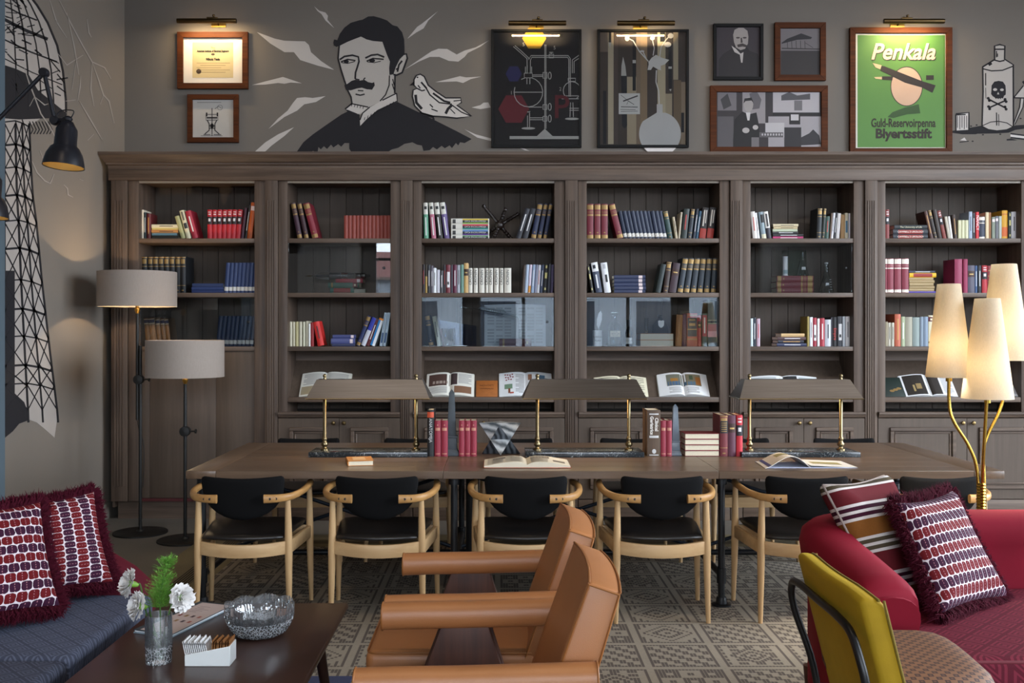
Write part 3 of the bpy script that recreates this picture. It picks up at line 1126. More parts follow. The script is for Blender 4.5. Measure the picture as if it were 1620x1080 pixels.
upright(2, 1, [(668.2, 672, 416.3, 0, '2a1f22', 'titler', 'dark brown book'), (672.8, 676, 416.3, 0, '3a3328', 'two', 'black and tan book'),
               (676.3, 681, 417, 0, '2e3036', 'titlew', 'charcoal book'), (681.3, 685.2, 418.5, 0, '5b5660', 'titlew', 'grey book'),
               (685.4, 690.1, 422, 0, 'e4e8ec', 'titled', 'white book'), (690.5, 695.5, 424.8, 0, 'c3c3cc', 'plain', 'pale grey book'),
               (696.2, 700.9, 426.3, 0, '4b4a4e', 'titlew', 'short dark grey book'), (701.2, 705.2, 417, 0, '2c2a32', 'titler', 'black book'),
               (705.4, 712.5, 417, 0, '6e2a35', 'skullpic', 'wine-red book with white emblem'), (712.8, 716, 417.3, 0, '3a3440', 'plain', 'thin dark violet book'),
               (716.4, 722.7, 417, 0, '5a1c38', 'titlew', 'burgundy book'), (723.2, 728.2, 417.3, 0, 'b4b9c4', 'titled', 'pale blue-grey book'),
               (728.6, 733.5, 416.8, 0, '6a8f82', 'plain', 'sage-green book'), (734.1, 740.8, 414.2, 0, 'c7a268', 'label_mid', 'tall tan book with brown label')]
        + [(a, b, 422.3, 0, 'd6d2c6', 'plain', 'white author-set volume', ('CRONIN', '26262a', UPWD, .63, .031))
           for a, b in ((741.2, 747.3), (749, 755.8), (757.7, 766.8), (768, 772.2), (772.8, 780), (781.4, 789), (790.3, 796.3), (797.7, 808.8))]
        + [(825, 829, 417.5, 3, '3a2c22', 'plain', 'dark brown book'), (829.7, 834.4, 416.8, 3, 'a9b8cc', 'plain', 'pale blue book'), (835, 839, 417, 3, 'c9bccb', 'orange_low', 'lilac book with orange foot'),
           (840, 844.4, 416.8, 3, '93a7c2', 'titlew', 'blue-grey book'), (844.8, 848.5, 417, 3, '7a7f96', 'plain', 'slate book'), (848.8, 853, 417.5, 3, 'c9cbd4', 'titler', 'white book'),
           (853.8, 858, 417.3, 3, '2d3a55', 'titlew', 'navy book'), (858.6, 865, 416, 3, '1a1c1e', 'yellowbits', 'black book with yellow labels'),
           (865.6, 870, 416, 2.5, '3c3f4a', 'plain', 'charcoal book'), (870.6, 875, 416.8, 2, '4d4465', 'plain', 'violet book')])
upright(2, 2, [(679, 686.5, 498, -7, '15242a', 'gold', 'dark green leaning book'), (692, 698.5, 500, -8.5, 'b9bba0', 'titled', 'pale olive leaning book'),
               (700.5, 704, 519, -5, '4a1a22', 'plain', 'short maroon book')])
stack(2, 2, [(790, 840.6, 535, 547, '4a1a1c', 'cream_maroon', 'dark red book')], 'one')
# bay below the fountain-pen poster
upright(3, 0, [(928.6, 938.8, 320.8, 0, '6e1c2c', 'gold', 'wine-red gold-banded volume'), (940.4, 950, 320.8, 0, '6e1c2c', 'gold', 'wine-red gold-banded volume'),
               (951.3, 961.4, 320.8, 0, '6e1c2c', 'gold', 'wine-red gold-banded volume'), (977, 987, 322, -14, '6e1c2c', 'gold', 'leaning wine-red gold-banded volume')]
        + series(11, 988, 6.0, .2, 332.6, -9.5, -8, '1c2740', 'label', 'leaning navy volume with label')
        + [(1057, 1064.8, 333, -8, '24413f', 'enc', 'leaning dark green book'), (1068.6, 1072.5, 341.7, -5, 'b8a98c', 'titled', 'small beige book'),
           (1073, 1076, 334, 4, 'b9ad98', 'plain', 'thin beige book'), (1077.2, 1086, 329, 5, '26302c', 'titler', 'dark green book with red title'),
           (1087.6, 1093.8, 329, 6, '28303a', 'enc', 'slate gold-titled book'), (1096, 1100, 328.5, 6, '20283a', 'titlew', 'thin navy book'),
           (1100.8, 1104.6, 332, 6, '24506a', 'titlew', 'teal book'), (1106, 1116.3, 327, 6, '241f1f', 'redlow', 'black book with red foot'), (1117.5, 1128, 327, 6, '241f1f', 'redlow', 'black book with red foot')])
upright(3, 1, [(935.8, 939.6, 419.5, -7, '2b2a24', 'yellowbits', 'thin black leaning book'), (943, 953.2, 414.3, -8, '3a4358', 'whitetop', 'leaning slate book with white top'),
               (956.8, 967, 414.3, -6.5, 'd9dbe0', 'blackbar', 'leaning white book with black bar'),
               (1037, 1045, 416.7, 9, '1e2a2a', 'plain', 'dark leaning book'), (1049, 1057, 412.5, 6, '33221f', 'enc', 'dark brown gold-titled book'),
               (1058, 1069.5, 415, 7, '35202a', 'label_mid', 'thick plum-brown book')]
        + [(1071.5 + 10.6 * i, 1079.8 + 10.6 * i, 407, (9, 8, 7, 6, 5, 4)[i], '26303a', 'gold', 'slate gold-banded volume') for i in range(6)])
stack(3, 1, [(971.4, 1021.4, 433.3, 439.2, '2a3350', 'pinklabel', 'navy volume'), (971.6, 1021, 439.2, 445.4, '2a3350', 'pinklabel', 'navy volume'), (971.4, 1021.4, 445.4, 451.2, '2c3554', 'pinklabel', 'navy volume'),
             (972, 1022, 451.2, 457, '2a3350', 'pinklabel', 'navy volume'), (971.4, 1021, 457, 461.8, '2a3350', 'pinklabel', 'navy volume')])
upright(3, 2, [(1068, 1078, 497, 2, '8f5a1e', 'plain', 'amber-brown book'), (1079, 1086, 496, 0, '4a1c38', 'plain', 'dark plum book'), (1086.9, 1103.3, 494.7, 0, 'a8432e', 'mixred', 'thick rust-red gold-lettered book'),
               (1103.7, 1109.6, 497.5, 0, 'a02530', 'label_mid', 'scarlet book'), (1111, 1119.3, 495, 0, '2c4a44', 'redmid', 'green book with red panel'), (1120, 1133.9, 474, 0, '24403c', 'greenbig', 'tall green book with pink bands')])
# bay below the photograph trio
upright(4, 0, [(1191.7, 1198.9, 333, -4, 'dcd6d0', 'titler', 'white book with red title'), (1199.2, 1203, 335, -5, 'e8e8ea', 'titled', 'thin white book'), (1206, 1213.6, 333.5, -5, '8fa0a8', 'photo2', 'grey-blue book with photo'),
               (1214, 1221, 333.3, -6, '2a2630', 'blackbar2', 'black and white book'),
               (1291.7, 1299.2, 327.8, 2, '171d20', 'enc', 'large black gold-lettered volume'), (1300, 1304.4, 328, 3, '1d2622', 'enc', 'slim dark green gold-lettered volume'),
               (1304.8, 1311, 340.5, 2, '2f4a40', 'titler', 'green book'), (1312, 1314.8, 335.5, 3, '5a4636', 'plain', 'thin brown book'), (1315, 1318.2, 335, 4, 'dddde4', 'titled', 'thin white book'),
               (1318.6, 1322.5, 334.5, 4, '1d1d24', 'titlew', 'black book'), (1323, 1328.4, 335.6, 3, 'dedcdc', 'plain', 'white book'), (1330, 1336.4, 337.8, 1, '9c7a4e', 'plain', 'tan book'),
               (1337, 1342.4, 335, 0, 'ccc6b0', 'bluelabel', 'cream book with blue label'), (1343.2, 1347, 335.5, 0, 'e4e4ec', 'plain', 'thin white book')])
stack(4, 0, [(1223, 1263, 352.4, 356.6, 'cdbf9e', 'titled', 'cream book'), (1224, 1262, 356.6, 360.5, 'c4b48e', 'titled', 'beige book'), (1222.8, 1262, 360.5, 364.4, 'b8c2a8', 'plain', 'pale green book'),
             (1222.5, 1263, 364.4, 368.2, '2a2a2c', 'titlew', 'black book'), (1223, 1271, 368.2, 372.2, '262628', 'titlew', 'black book'), (1222.8, 1271, 372.2, 376.5, 'b0336a', 'titlew', 'pink book')])
stack(4, 1, [(1229, 1287, 434.3, 444, '6e1c2c', 'gold', 'wine-red gold-banded volume'), (1228.6, 1287.4, 444, 453.4, '6e1c2c', 'gold', 'wine-red gold-banded volume'), (1229, 1287, 453.4, 461.8, '6e1c2c', 'gold', 'wine-red gold-banded volume')])
upright(4, 2, [(1188, 1191.7, 502.8, 0, 'cfe0e6', 'plain', 'pale blue book'), (1192, 1196.7, 501.5, 0, '26303c', 'titlew', 'dark slate book'), (1197, 1202.7, 503, 0, 'b49aa8', 'titler', 'mauve book'),
               (1277, 1280.4, 499.6, 0, '8a7a3a', 'plain', 'olive book'), (1281.7, 1286.3, 500.7, 0, 'dfe3ea', 'titled', 'white book'), (1286.7, 1292.6, 501.8, 0, '9c2a3a', 'skullpic', 'crimson book with white emblem'),
               (1293, 1296.6, 503, 0, 'dcdcdc', 'plain', 'thin white book'), (1297, 1304.6, 502.3, 0, 'a02b38', 'titlew', 'red book'), (1305, 1314.5, 504.7, 0, 'b8bac2', 'titled', 'grey book'),
               (1314.8, 1317.6, 501, 0, '25222c', 'plain', 'thin black book'), (1317.9, 1324.7, 500.7, 0, '18181c', 'plain', 'black book with red title', ('Empire', 'c0302c', DOWN, .42, .034)),
               (1325, 1333, 499.6, 0, '3a3d44', 'skullpic', 'dark book with white picture'), (1333.8, 1338, 499.6, 0, 'c8d0da', 'plain', 'pale blue book'), (1338.5, 1345, 499.6, 0, 'd8d8da', 'titled', 'white book')])
stack(4, 2, [(1236, 1273, 526.6, 532, 'c0a070', 'plain', 'tan book'), (1230, 1275, 532, 537.1, '4a3436', 'titlew', 'brown book'), (1231, 1272, 537.1, 542, '1f2230', 'titlet', 'black book'), (1229, 1276, 542, 547, '2a3150', 'titlew', 'navy book')])
# bay behind the three-shade lamp
upright(5, 0, [(1400.6, 1406.8, 329.7, 0, '7a2f2c', 'blackband', 'brick-red book with black band'),
               (1473, 1478.3, 332.5, -10, '4a2a22', 'titlet', 'leaning brown book'), (1479, 1484.2, 331, -10.5, '2e2420', 'enc', 'leaning dark brown book'), (1485, 1491.5, 330.4, -9, '2c2018', 'plain', 'leaning dark brown book'),
               (1493, 1498.8, 331.8, -9.5, '7c342c', 'blackband', 'leaning brick-red book'), (1500.5, 1504.9, 341, -6, 'b0a898', 'plain', 'leaning beige book'), (1505.5, 1508.8, 340.5, -5, 'd8d8d4', 'plain', 'thin white leaning book'),
               (1511, 1515.6, 338, -3.5, '3a2a24', 'titlet', 'dark brown book'), (1516, 1520.7, 346.4, 0, 'c9c8a4', 'plain', 'short cream book'), (1521.2, 1526.2, 346.4, 0, 'c9c8a4', 'plain', 'short cream book'), (1526.8, 1532.2, 346.4, 0, 'c9c8a4', 'plain', 'short cream book'),
               (1532.8, 1538.3, 333, 0, '9aa6b8', 'titled', 'grey-blue book'), (1538.8, 1543.3, 335, 0, '241c22', 'titlew', 'black book'), (1544, 1548.8, 333.6, 0, 'c92a34', 'plain', 'bright red book', ('NANCY', 'e8dcdc', DOWN, .6, .034)),
               (1549.4, 1558.6, 341, 0, '20263c', 'silver', 'navy book'), (1559.4, 1564.2, 334, 0, 'd6c4a0', 'plain', 'cream book'), (1564.6, 1568.9, 334, 0, '8a5a32', 'plain', 'brown book'), (1569.3, 1574.6, 341.5, 0, '7a8272', 'pinklabel', 'grey-green book'),
               (1575, 1580, 340, 0, '5f5f64', 'pinklabel', 'grey book'), (1580.8, 1585.3, 340, 0, 'a4aaa0', 'plain', 'pale grey book'), (1586, 1595, 331, 0, 'cf9a24', 'yellow_orange', 'yellow book with orange band'),
               (1595.7, 1600.3, 333.6, 0, '26302a', 'yellowbits', 'dark green book'), (1600.8, 1608.9, 333, 0, 'd8d8e0', 'titled', 'white book')])
stack(5, 0, [(1415, 1467, 354, 361, '20262a', 'plain', 'black book', ('The University of Life', 'd8d0b0', .5, .02)), (1413, 1468, 361, 369, '262c34', 'redlabel', 'slate book with red label', ("CAMPBELL'S UROLOGY", 'e8dcd0', .5, .02)),
             (1413, 1468, 369, 376.5, '262c34', 'redlabel', 'slate book with red label', ("CAMPBELL'S UROLOGY", 'e8dcd0', .5, .02))], depth=.2)
upright(5, 1, [(1400.4, 1403.2, 407, 0, '7a1c30', 'silver', 'wine-red silver-banded volume'), (1404, 1414, 407, 0, '7a1c30', 'silver', 'wine-red silver-banded volume'), (1415, 1425.8, 407, 0, '7a1c30', 'silver', 'wine-red silver-banded volume'),
               (1426.8, 1437.4, 407, 0, '7a1c30', 'silver', 'wine-red silver-banded volume'), (1511, 1523.3, 408, 0, '8a2248', 'plain', 'large magenta volume'), (1524, 1531, 408, 0, '8a2248', 'plain', 'large magenta volume'),
               (1531.4, 1542.4, 418, 0, '4a4656', 'label_mid', 'grey-violet book'), (1543, 1547, 418.5, 0, '2f4a72', 'titlew', 'blue book'), (1547.7, 1553, 418, 0, '1d2026', 'titlew', 'black book'), (1553.9, 1562, 418, 0, 'a8242e', 'blackband', 'red book with black label'),
               (1562.4, 1569, 418.5, 0, '7a1c24', 'dots', 'dark red gilt volume'), (1569.4, 1576, 418.5, 0, '7a1c24', 'dots', 'dark red gilt volume')])
stack(5, 1, [(1438.5, 1480, 426.3, 430, '2a3040', 'titlew', 'dark slate book'), (1438.6, 1481, 430, 437, 'd8a818', 'redlabel', 'yellow book'), (1438.5, 1477, 437, 441.5, 'a08a62', 'plain', 'tan book'), (1438.7, 1478.5, 441.5, 446, '98825a', 'plain', 'tan book'),
             (1439, 1477, 446, 450.5, 'a08a62', 'plain', 'tan book'), (1439, 1479, 450.5, 455, '98825a', 'plain', 'tan book'), (1438.5, 1478, 455, 459, 'a08a62', 'plain', 'tan book'), (1438.5, 1486, 459, 461.8, '4a3a9a', 'plain', 'violet book')])
upright(5, 2, [(1400.6, 1405.4, 508, 0, '8a7f66', 'plain', 'drab brown book'), (1405.8, 1410.2, 509.5, 0, 'b8b2a2', 'titled', 'pale grey book'), (1410.5, 1415, 509.5, 0, 'b4ae9c', 'titled', 'pale grey book'), (1416, 1425.5, 496, 0, 'b0583c', 'titlet', 'terracotta book with gilt letters'),
               (1426, 1432, 500, 0, 'a0a888', 'titlew', 'pale green book'), (1432.4, 1443.7, 500.5, 0, '94907e', 'plain', 'thick grey-beige book'), (1444.2, 1455.3, 501, 0, '7f8c88', 'plain', 'thick grey-green book'), (1455.8, 1461.2, 500, 0, '7a8896', 'plain', 'grey-blue book'),
               (1461.7, 1468.6, 500, 0, '7a8a9c', 'plain', 'grey-blue book'), (1469, 1477.5, 498, 0, 'd8cfb0', 'cream_maroon', 'cream book with maroon bands'), (1478, 1481.5, 502, 0, '5a2a3c', 'plain', 'plum book')])

# ------------------------------------------------------------------ ornaments and glassware on the shelves
clear = glassmat('clear_glass', (.93, .96, .96, 1))
amber = glassmat('amber_glass', (.35, .16, .05, 1))
dusky = glassmat('dark_bottle_glass', (.16, .09, .08, 1))
label_paper = M('label_paper', 'd6ccb4', rough=.8)
OY = 7.98
so = F / OY
ox = lambda x: (x - CX) / so


def T(x, y, z):
    return Matrix.Translation((x, y, z))


# turned wooden star on the top shelf
c0 = Vector((ox(790), OY, SH[0][0] + (376.6 - 352.5) / so))
st = thing('wooden_star', 'dark turned wooden star ornament with six arms beside encyclopedia stack', 'ornament', (c0.x, c0.y, SH[0][0]))
dw = M('dark_turned_wood', '1e1512', rough=.35, var=.2)
MB().lathe([(0, -.04), (.022, -.034), (.036, -.018), (.04, 0), (.036, .018), (.022, .034), (0, .04)], 20, T(*c0)).build('hub', dw, st, world=True, smooth=True)
ends = [(763.6, 321.3, -.02), (800, 328.4, -.09), (821, 334, .03), (810, 375.4, .02), (781, 375.6, -.05), (774, 362, .09)]
for ex, ey, dy in ends:
    e = Vector((ox(ex), OY + dy, SH[0][0] + .006 + (376.0 - ey) / so))
    d = e - c0
    pts = [c0 + d * k for k in (.12, .28, .36, .44, .52, .6, .68, .76, .84, .9, .95, 1.0)]
    MB().tube(pts, [.015, .016, .011, .018, .012, .018, .012, .017, .011, .014, .017, .009], 10).build('arm', dw, st, world=True, smooth=True)

# vacuum tube lying on the red book behind glass
zz = ROWZ[1] + (461.8 - 439) / SB
tb = thing('vacuum_tube', 'long silvery glass vacuum tube lying on a dark red book', 'vacuum tube', (ox(537), OY - .03, zz))
rt = .026
axis = Matrix.Rotation(PI / 2, 4, 'Y')
cen = Vector((ox(492), OY - .03, zz + rt + .001))
L = ox(588) - ox(492)
MB().lathe([(.004, 0), (.008, .03), (.02, .06), (rt, .08), (rt, L * .74), (.018, L * .76)], 20, T(*cen) @ axis).build('glass_body', clear, tb, world=True, smooth=True)
steel = M('tube_steel', '9a9c9e', rough=.25, metal=1.)
MB().lathe([(.0, L * .1), (.006, L * .11), (.006, L * .3), (.017, L * .32), (.017, L * .5), (.006, L * .51), (.006, L * .6), (.016, L * .62), (.016, L * .72), (.0, L * .73)], 16, T(*cen) @ axis).build('electrode', M('tube_cathode', '9ea4a6', rough=.3), tb, world=True, smooth=True)
MB().lathe([(.02, L * .75), (.024, L * .76), (.024, L * .82), (.019, L * .83), (.024, L * .85), (.024, L * .9), (.012, L * .92)], 18, T(*cen) @ axis).build('socket', steel, tb, world=True, smooth=True)
for a in range(4):
    q = a * PI / 2 + .4
    p = cen + Vector((L * .92, math.cos(q) * .009, math.sin(q) * .009))
    MB().tube([p, p + Vector((.03, 0, 0))], .003, 6).build('pin', steel, tb, world=True)
MB().tube([cen + Vector((-.03, 0, 0)), cen + Vector((.01, 0, 0))], [.003, .006], 8).build('tip', brass_dark, tb, world=True)
tag(MB().box(ox(561), ox(580), OY - .08, OY, ROWZ[1], ROWZ[1] + .033).build('card_box', M('card_grey', 'a9a698', rough=.9), bevel=.002),
    'small pale card box beside the green books under vacuum tube', 'box')


def bottle(name, label, x, y, zrow, prof, mat, cat='bottle', n=24, inner=True, scale=1.):
    b = thing(name, label, cat, (x, y, zrow))
    p = [(r * scale, z * scale) for r, z in prof]
    MB().lathe(p, n).build('glass_body', mat, b, smooth=True)
    return b


def wall_glass(outer, th=.0025):
    """closed thin-walled profile from an outer profile"""
    inn = [(max(0.0005, r - th), z + (th if k == 0 else 0)) for k, (r, z) in enumerate(outer)]
    inn[0] = (0.0005, outer[0][1] + th)
    inn.insert(1, (max(.0005, outer[0][0] - th), outer[0][1] + th))
    return [(0.0005, outer[0][1])] + outer + inn[::-1]


def label_wrap(parent, r, z0, z1, mat, half=.75, name='label', hgt=1.02):
    mb = MB()
    n = 10
    vs = []
    for k in range(n + 1):
        a = -PI / 2 + half * (2 * k / n - 1)
        vs += [(r * hgt * math.cos(a), r * hgt * math.sin(a), z0), (r * hgt * math.cos(a), r * hgt * math.sin(a), z1)]
    mb.add(vs, [(2 * k, 2 * k + 2, 2 * k + 3, 2 * k + 1) for k in range(n)])
    return mb.build(name, mat, parent, smooth=True)


z3 = ROWZ[2]
# third shelf under the fountain-pen poster
q = thing('ceramic_jar', 'white lettered jar holding a quill behind shelf glass', 'jar', (ox(944.5), OY - .02, z3))
MB().lathe([(.0, 0), (.036, 0), (.038, .004), (.038, .115), (.04, .122), (.036, .128), (.034, .125), (.034, .008), (0, .008)], 28).build('jar_body', M('white_ceramic', 'd8dcdc', rough=.3), q, smooth=True)
for k, s in enumerate(('NAIGLE', 'FLAV')):
    text('lettering', s, .022, C('3a3c40'), q, (0, -.0395, .075 - .03 * k))
ql = thing('quill', 'white feather quill standing in the lettered jar', 'quill', (ox(946), OY - .02, z3 + .012))
MB().tube(smooth_path([(0, 0, 0), (.004, 0, .12), (.012, 0, .2), (.018, 0, .26)]), .0016, 6).build('shaft', C('e2e2e2'), ql)
ft = MB()
ft.prism([(.0, .13), (-.012, .16), (-.01, .21), (.004, .255), (.02, .275), (.03, .25), (.028, .2), (.018, .16)], -.0012, .0012)
ft.build('vane', C('dfe2e4'), ql)
b1 = bottle('reagent_bottle', 'clear glass reagent bottle with cream label behind shelf glass', ox(972), OY - .01, z3,
            wall_glass([(.058, 0), (.062, .01), (.062, .15), (.05, .18), (.024, .2), (.02, .21), (.02, .245), (.03, .25)]), clear)
label_wrap(b1, .062, .075, .125, label_paper, .7)
MB().lathe([(.018, .22), (.02, .25), (.028, .255), (.03, .27), (.02, .28), (0, .282)], 20).build('stopper', clear, b1, smooth=True)
for k, s in enumerate(('ACID', 'BORICUM', 'SOLUT.')):
    text('label_lettering', s, .014, C('3a3028'), b1, (0, -.066, .115 - .015 * k))
b2 = bottle('apothecary_bottle', 'small amber apothecary bottle with white scalloped label', ox(994), OY - .03, z3,
            wall_glass([(.03, 0), (.032, .006), (.032, .1), (.027, .125), (.014, .14), (.013, .165)]), amber)
MB().lathe([(.0, .16), (.019, .16), (.019, .212), (.0, .214)], 18).build('cap', C('141210'), b2, smooth=True)
label_wrap(b2, .032, .02, .07, C('dcdcd8'), .9)
text('label_lettering', 'TINCT. IODI', .009, C('3a3028'), b2, (0, -.0355, .045))
for k, (a, dsc) in enumerate((((526.7, 537), 'upper cream-edged orange book lying under the dark flask'), ((537, 547), 'lower cream-edged orange book lying under the dark flask'))):
    t_ = (a[1] - a[0]) / SB - .0006
    o = make_book((sx_(1066.3), SPINE_Y + .2, z3 + (547 - a[0]) / SB), PI / 2, t_, (1066.3 - 1012.8) / SB, .19, 'b0702a', 'plain')
    o.rotation_euler = (0, PI / 2, PI)
    o.location = (sx_(1066.3), SPINE_Y + .195, z3 + (547 - a[0]) / SB)
    tag(o, dsc, 'book')
zb = z3 + (547 - 526.7) / SB + .0005
b3 = bottle('dark_flask', 'dark round-shouldered flask with white badge standing on cream-edged books', ox(1044), OY, zb,
            wall_glass([(.06, 0), (.066, .012), (.06, .06), (.035, .1), (.016, .12), (.016, .14)]), dusky)
MB().lathe([(.0, .138), (.02, .138), (.02, .152), (0, .155)], 16).build('stopper', C('1a1412'), b3, smooth=True)
lb = MB()
lb.prism([(-.022, .065), (-.024, .1), (-.015, .106), (0, .102), (.015, .106), (.024, .1), (.022, .065), (.012, .052), (0, .045), (-.012, .052)], -.062, -.059)
lb.build('badge', C('dcdcd8'), b3)
b4 = bottle('test_glass', 'narrow clear glass cylinder on cream-edged books beside dark flask', ox(1022), OY - .02, zb,
            wall_glass([(.014, 0), (.015, .004), (.015, .12), (.018, .124)]), clear)

# second shelf under the photographs: conical flasks and a white cylinder
z2 = ROWZ[1]
erl = [(.056, 0), (.06, .006), (.058, .02), (.02, .165), (.0165, .175), (.0165, .235), (.021, .24)]
f1 = bottle('conical_flask', 'graduated clear conical flask standing on the shelf beside red volumes', ox(1306), OY - .02, z2, wall_glass(erl), clear, 'flask')
MB().prism([(-.022, .06), (.008, .06), (.006, .085), (-.018, .085)], -.0445, -.0435).build('write_panel', C('e0e4e6'), f1)
for k in range(5):
    MB().box(.014, .03, -.052 + .005 * k, -.051 + .005 * k, .03 + .02 * k, .032 + .02 * k).build('graduation', C('e0e4e6'), f1)
MB().lathe([(0, .236), (.014, .236), (.014, .25), (0, .252)], 14).build('stopper', C('c8cdd0'), f1, smooth=True)
ztop3 = z2 + (461.8 - 434.3) / SB + .0005
f2 = bottle('conical_flask', 'small clear conical flask standing on the three red volumes', ox(1268), OY - .02, ztop3, wall_glass(erl), clear, 'flask')
f2.scale = (.85, .85, .82)
MB().prism([(-.02, .06), (.02, .06), (.017, .09), (-.017, .09)], -.0445, -.0435).build('write_panel', C('e0e4e6'), f2)
wc = thing('white_cylinder', 'upright white tube standing on the three red volumes', 'tube', (ox(1241), OY - .02, ztop3))
MB().lathe([(0, 0), (.024, 0), (.024, .005), (.021, .01), (.021, .155), (.024, .16), (0, .162)], 22).build('tube_body', M('white_tube', 'e6e8ea', rough=.25), wc, smooth=True)
label_wrap(wc, .021, .02, .05, C('9fb6bc'), 1.0, 'print_band')
fr = thing('glass_plate', 'greenish clear glass plate leaning behind the small conical flask', 'glass plate', (ox(1264), OY + .1, z2))
fr.rotation_euler = (-.08, 0, 0)
MB().box(-.1, .1, 0, .004, .0, .36).build('plate', panemat('green_plate', (.75, .85, .8, 1)), fr)

# third shelf under the laboratory poster: open papers, retort stand and condenser
pp = thing('open_newspaper', 'white printed sheets standing open behind the glass condenser', 'newspaper', (ox(815), OY + .07, z3))
pap = M('news_paper', 'b9c2c6', rough=.85)
for s in (-1, 1):
    w = .25
    P = MB()
    n = 8
    vs = []
    for k in range(n + 1):
        u_ = k / n
        y = .05 - .05 * u_ - .012 * math.sin(PI * u_)
        vs += [(s * w * u_, y, 0), (s * w * u_, y, .345 - .01 * u_)]
    for k in range(n + 1):
        u_ = k / n
        y = .053 - .05 * u_ - .012 * math.sin(PI * u_)
        vs += [(s * w * u_, y, 0), (s * w * u_, y, .345 - .01 * u_)]
    m_ = 2 * (n + 1)
    fs = [(2 * k, 2 * k + 2, 2 * k + 3, 2 * k + 1) for k in range(n)] + [(m_ + 2 * k, m_ + 2 * k + 1, m_ + 2 * k + 3, m_ + 2 * k + 2) for k in range(n)]
    P.add(vs, fs)
    P.build('page', pap, pp, smooth=True)
    pr = MB()
    for r_ in range(12):
        for c_ in range(3):
            u_ = (.12 + .28 * c_)
            if (r_ * 3 + c_) % 7 == 3:
                continue
            x0_, x1_ = s * w * u_, s * w * (u_ + .22)
            y0_ = .05 - .05 * u_ - .012 * math.sin(PI * u_) - .0015
            y1_ = .05 - .05 * (u_ + .22) - .012 * math.sin(PI * (u_ + .22)) - .0015
            z_ = .025 + r_ * .025
            pr.add([(x0_, y0_, z_), (x1_, y1_, z_), (x1_, y1_, z_ + .014), (x0_, y0_, z_ + .014)], [(0, 1, 2, 3)])
    pr.build('print', C('98a0a4'), pp)
rs = thing('retort_stand', 'steel laboratory stand holding a slanting glass condenser', 'laboratory stand', (ox(728), OY - .03, z3))
MB().box(-.06, .06, -.05, .05, 0, .008).build('base', steel, rs, bevel=.002)
MB().tube([(0, 0, .008), (0, 0, .345)], .004, 8).build('rod', steel, rs)
MB().tube([(0, 0, .31), (.05, -.01, .315)], .004, 8).build('clamp', steel, rs)
cd = thing('glass_condenser', 'slanting clear glass condenser with bent delivery tube above a dark red book', 'condenser', (ox(790), OY - .05, z3))
g = lambda x, y: ((x - 790) / so, 0, (547 - y) / so)
MB().tube([g(730, 485), g(757, 489), g(762, 487.5), g(796, 493.5), g(800, 495.5), g(818, 500), g(822.5, 506), g(822.6, 522)],
          [.005, .006, .02, .02, .007, .008, .007, .006], 14).build('jacket', clear, cd, smooth=True)
MB().tube([g(822.6, 520), g(822.6, 526), g(822.6, 531), g(822.6, 534)], [.006, .017, .017, .006], 14).build('receiver', clear, cd, smooth=True)
cyl = MB()
for k in range(8):
    a_ = g(766 + 3.6 * k, 484.5 + .65 * k)
    cyl.tube([(a_[0], -.018, a_[2] - .012), (a_[0] + .004, -.021, a_[2] - .03)], .0014, 5)
cyl.build('coil_marks', C('6a7074'), cd)
f3 = bottle('beaker', 'tilted-lid clear beaker with blue sheet behind shelf glass', ox(708), OY, z3, wall_glass([(.055, 0), (.058, .005), (.058, .14), (.062, .145)]), clear, 'beaker')
bs = thing('blue_sheet', 'translucent blue sheet with slanted top edge beside the lab stand', 'sheet', (ox(724), OY + .06, z3))
MB().prism([(-.17, 0), (.15, 0), (.15, .165), (-.17, .215)], 0, .003).build('sheet', panemat('blue_sheet_film', (.45, .55, .75, 1)), bs)
MB().prism(ellipse(-.06, .1, .035, .045), -.002, .0).build('print_emblem', C('6f7c9c'), bs)

# ------------------------------------------------------------------ open and closed books on the sloping boards
SLOPE = math.atan2(.315, .29)
ink_d = '6f6f70'


def open_book(loc, rot, w, h, th, cover, page='d4d2c8', patches=(), name='open_book', spread=1., sag=.012):
    """lies in local XY, spine along Y, page side +Z; patches (side, u0, u1, v0, v1, colour)"""
    o = thing(name, '', 'book', loc, rot)
    hw = w / 2

    def zz(u):
        # page surface height from the gutter (0) to fore edge (1)
        return th * (1 - u) ** .6 * (.25 + .75 * min(1, u / .12)) * .55 + th * .45 * (1 - .3 * u) + sag * math.sin(PI * min(1, u * 1.15)) * (1 - u * .4)
    MB().box(-hw - .004, hw + .004, -.004, h + .004, 0, .003).build('cover', C(cover), o, bevel=.001, seg=1)
    n = 10
    for s in (-1, 1):
        mb = MB()
        us = [k / n for k in range(n + 1)]
        vs = []
        for u in us:
            vs += [(s * hw * u, 0, .003), (s * hw * u, h, .003), (s * hw * u, 0, .003 + zz(u)), (s * hw * u, h, .003 + zz(u))]
        fs = []
        for k in range(n):
            a, b = 4 * k, 4 * (k + 1)
            fs += [(a + 2, b + 2, b + 3, a + 3), (a, b, b + 2, a + 2), (a + 1, a + 3, b + 3, b + 1), (a, a + 1, b + 1, b)]
        fs.append((4 * n, 4 * n + 1, 4 * n + 3, 4 * n + 2))
        fs.append((0, 2, 3, 1))
        mb.add(vs, fs)
        mb.build('pages', C(page, .8), o, smooth=True, fix=True, angle=50)
    for (s, u0, u1, v0, v1, col) in patches:
        mb = MB()
        m = 6
        vs = []
        for k in range(m + 1):
            u = u0 + (u1 - u0) * k / m
            vs += [(s * hw * u, v0 * h, .0038 + zz(u)), (s * hw * u, v1 * h, .0038 + zz(u))]
        mb.add(vs, [(2 * k, 2 * k + 2, 2 * k + 3, 2 * k + 1) for k in range(m)])
        mb.build('print', C(col), o, fix=True)
    return o


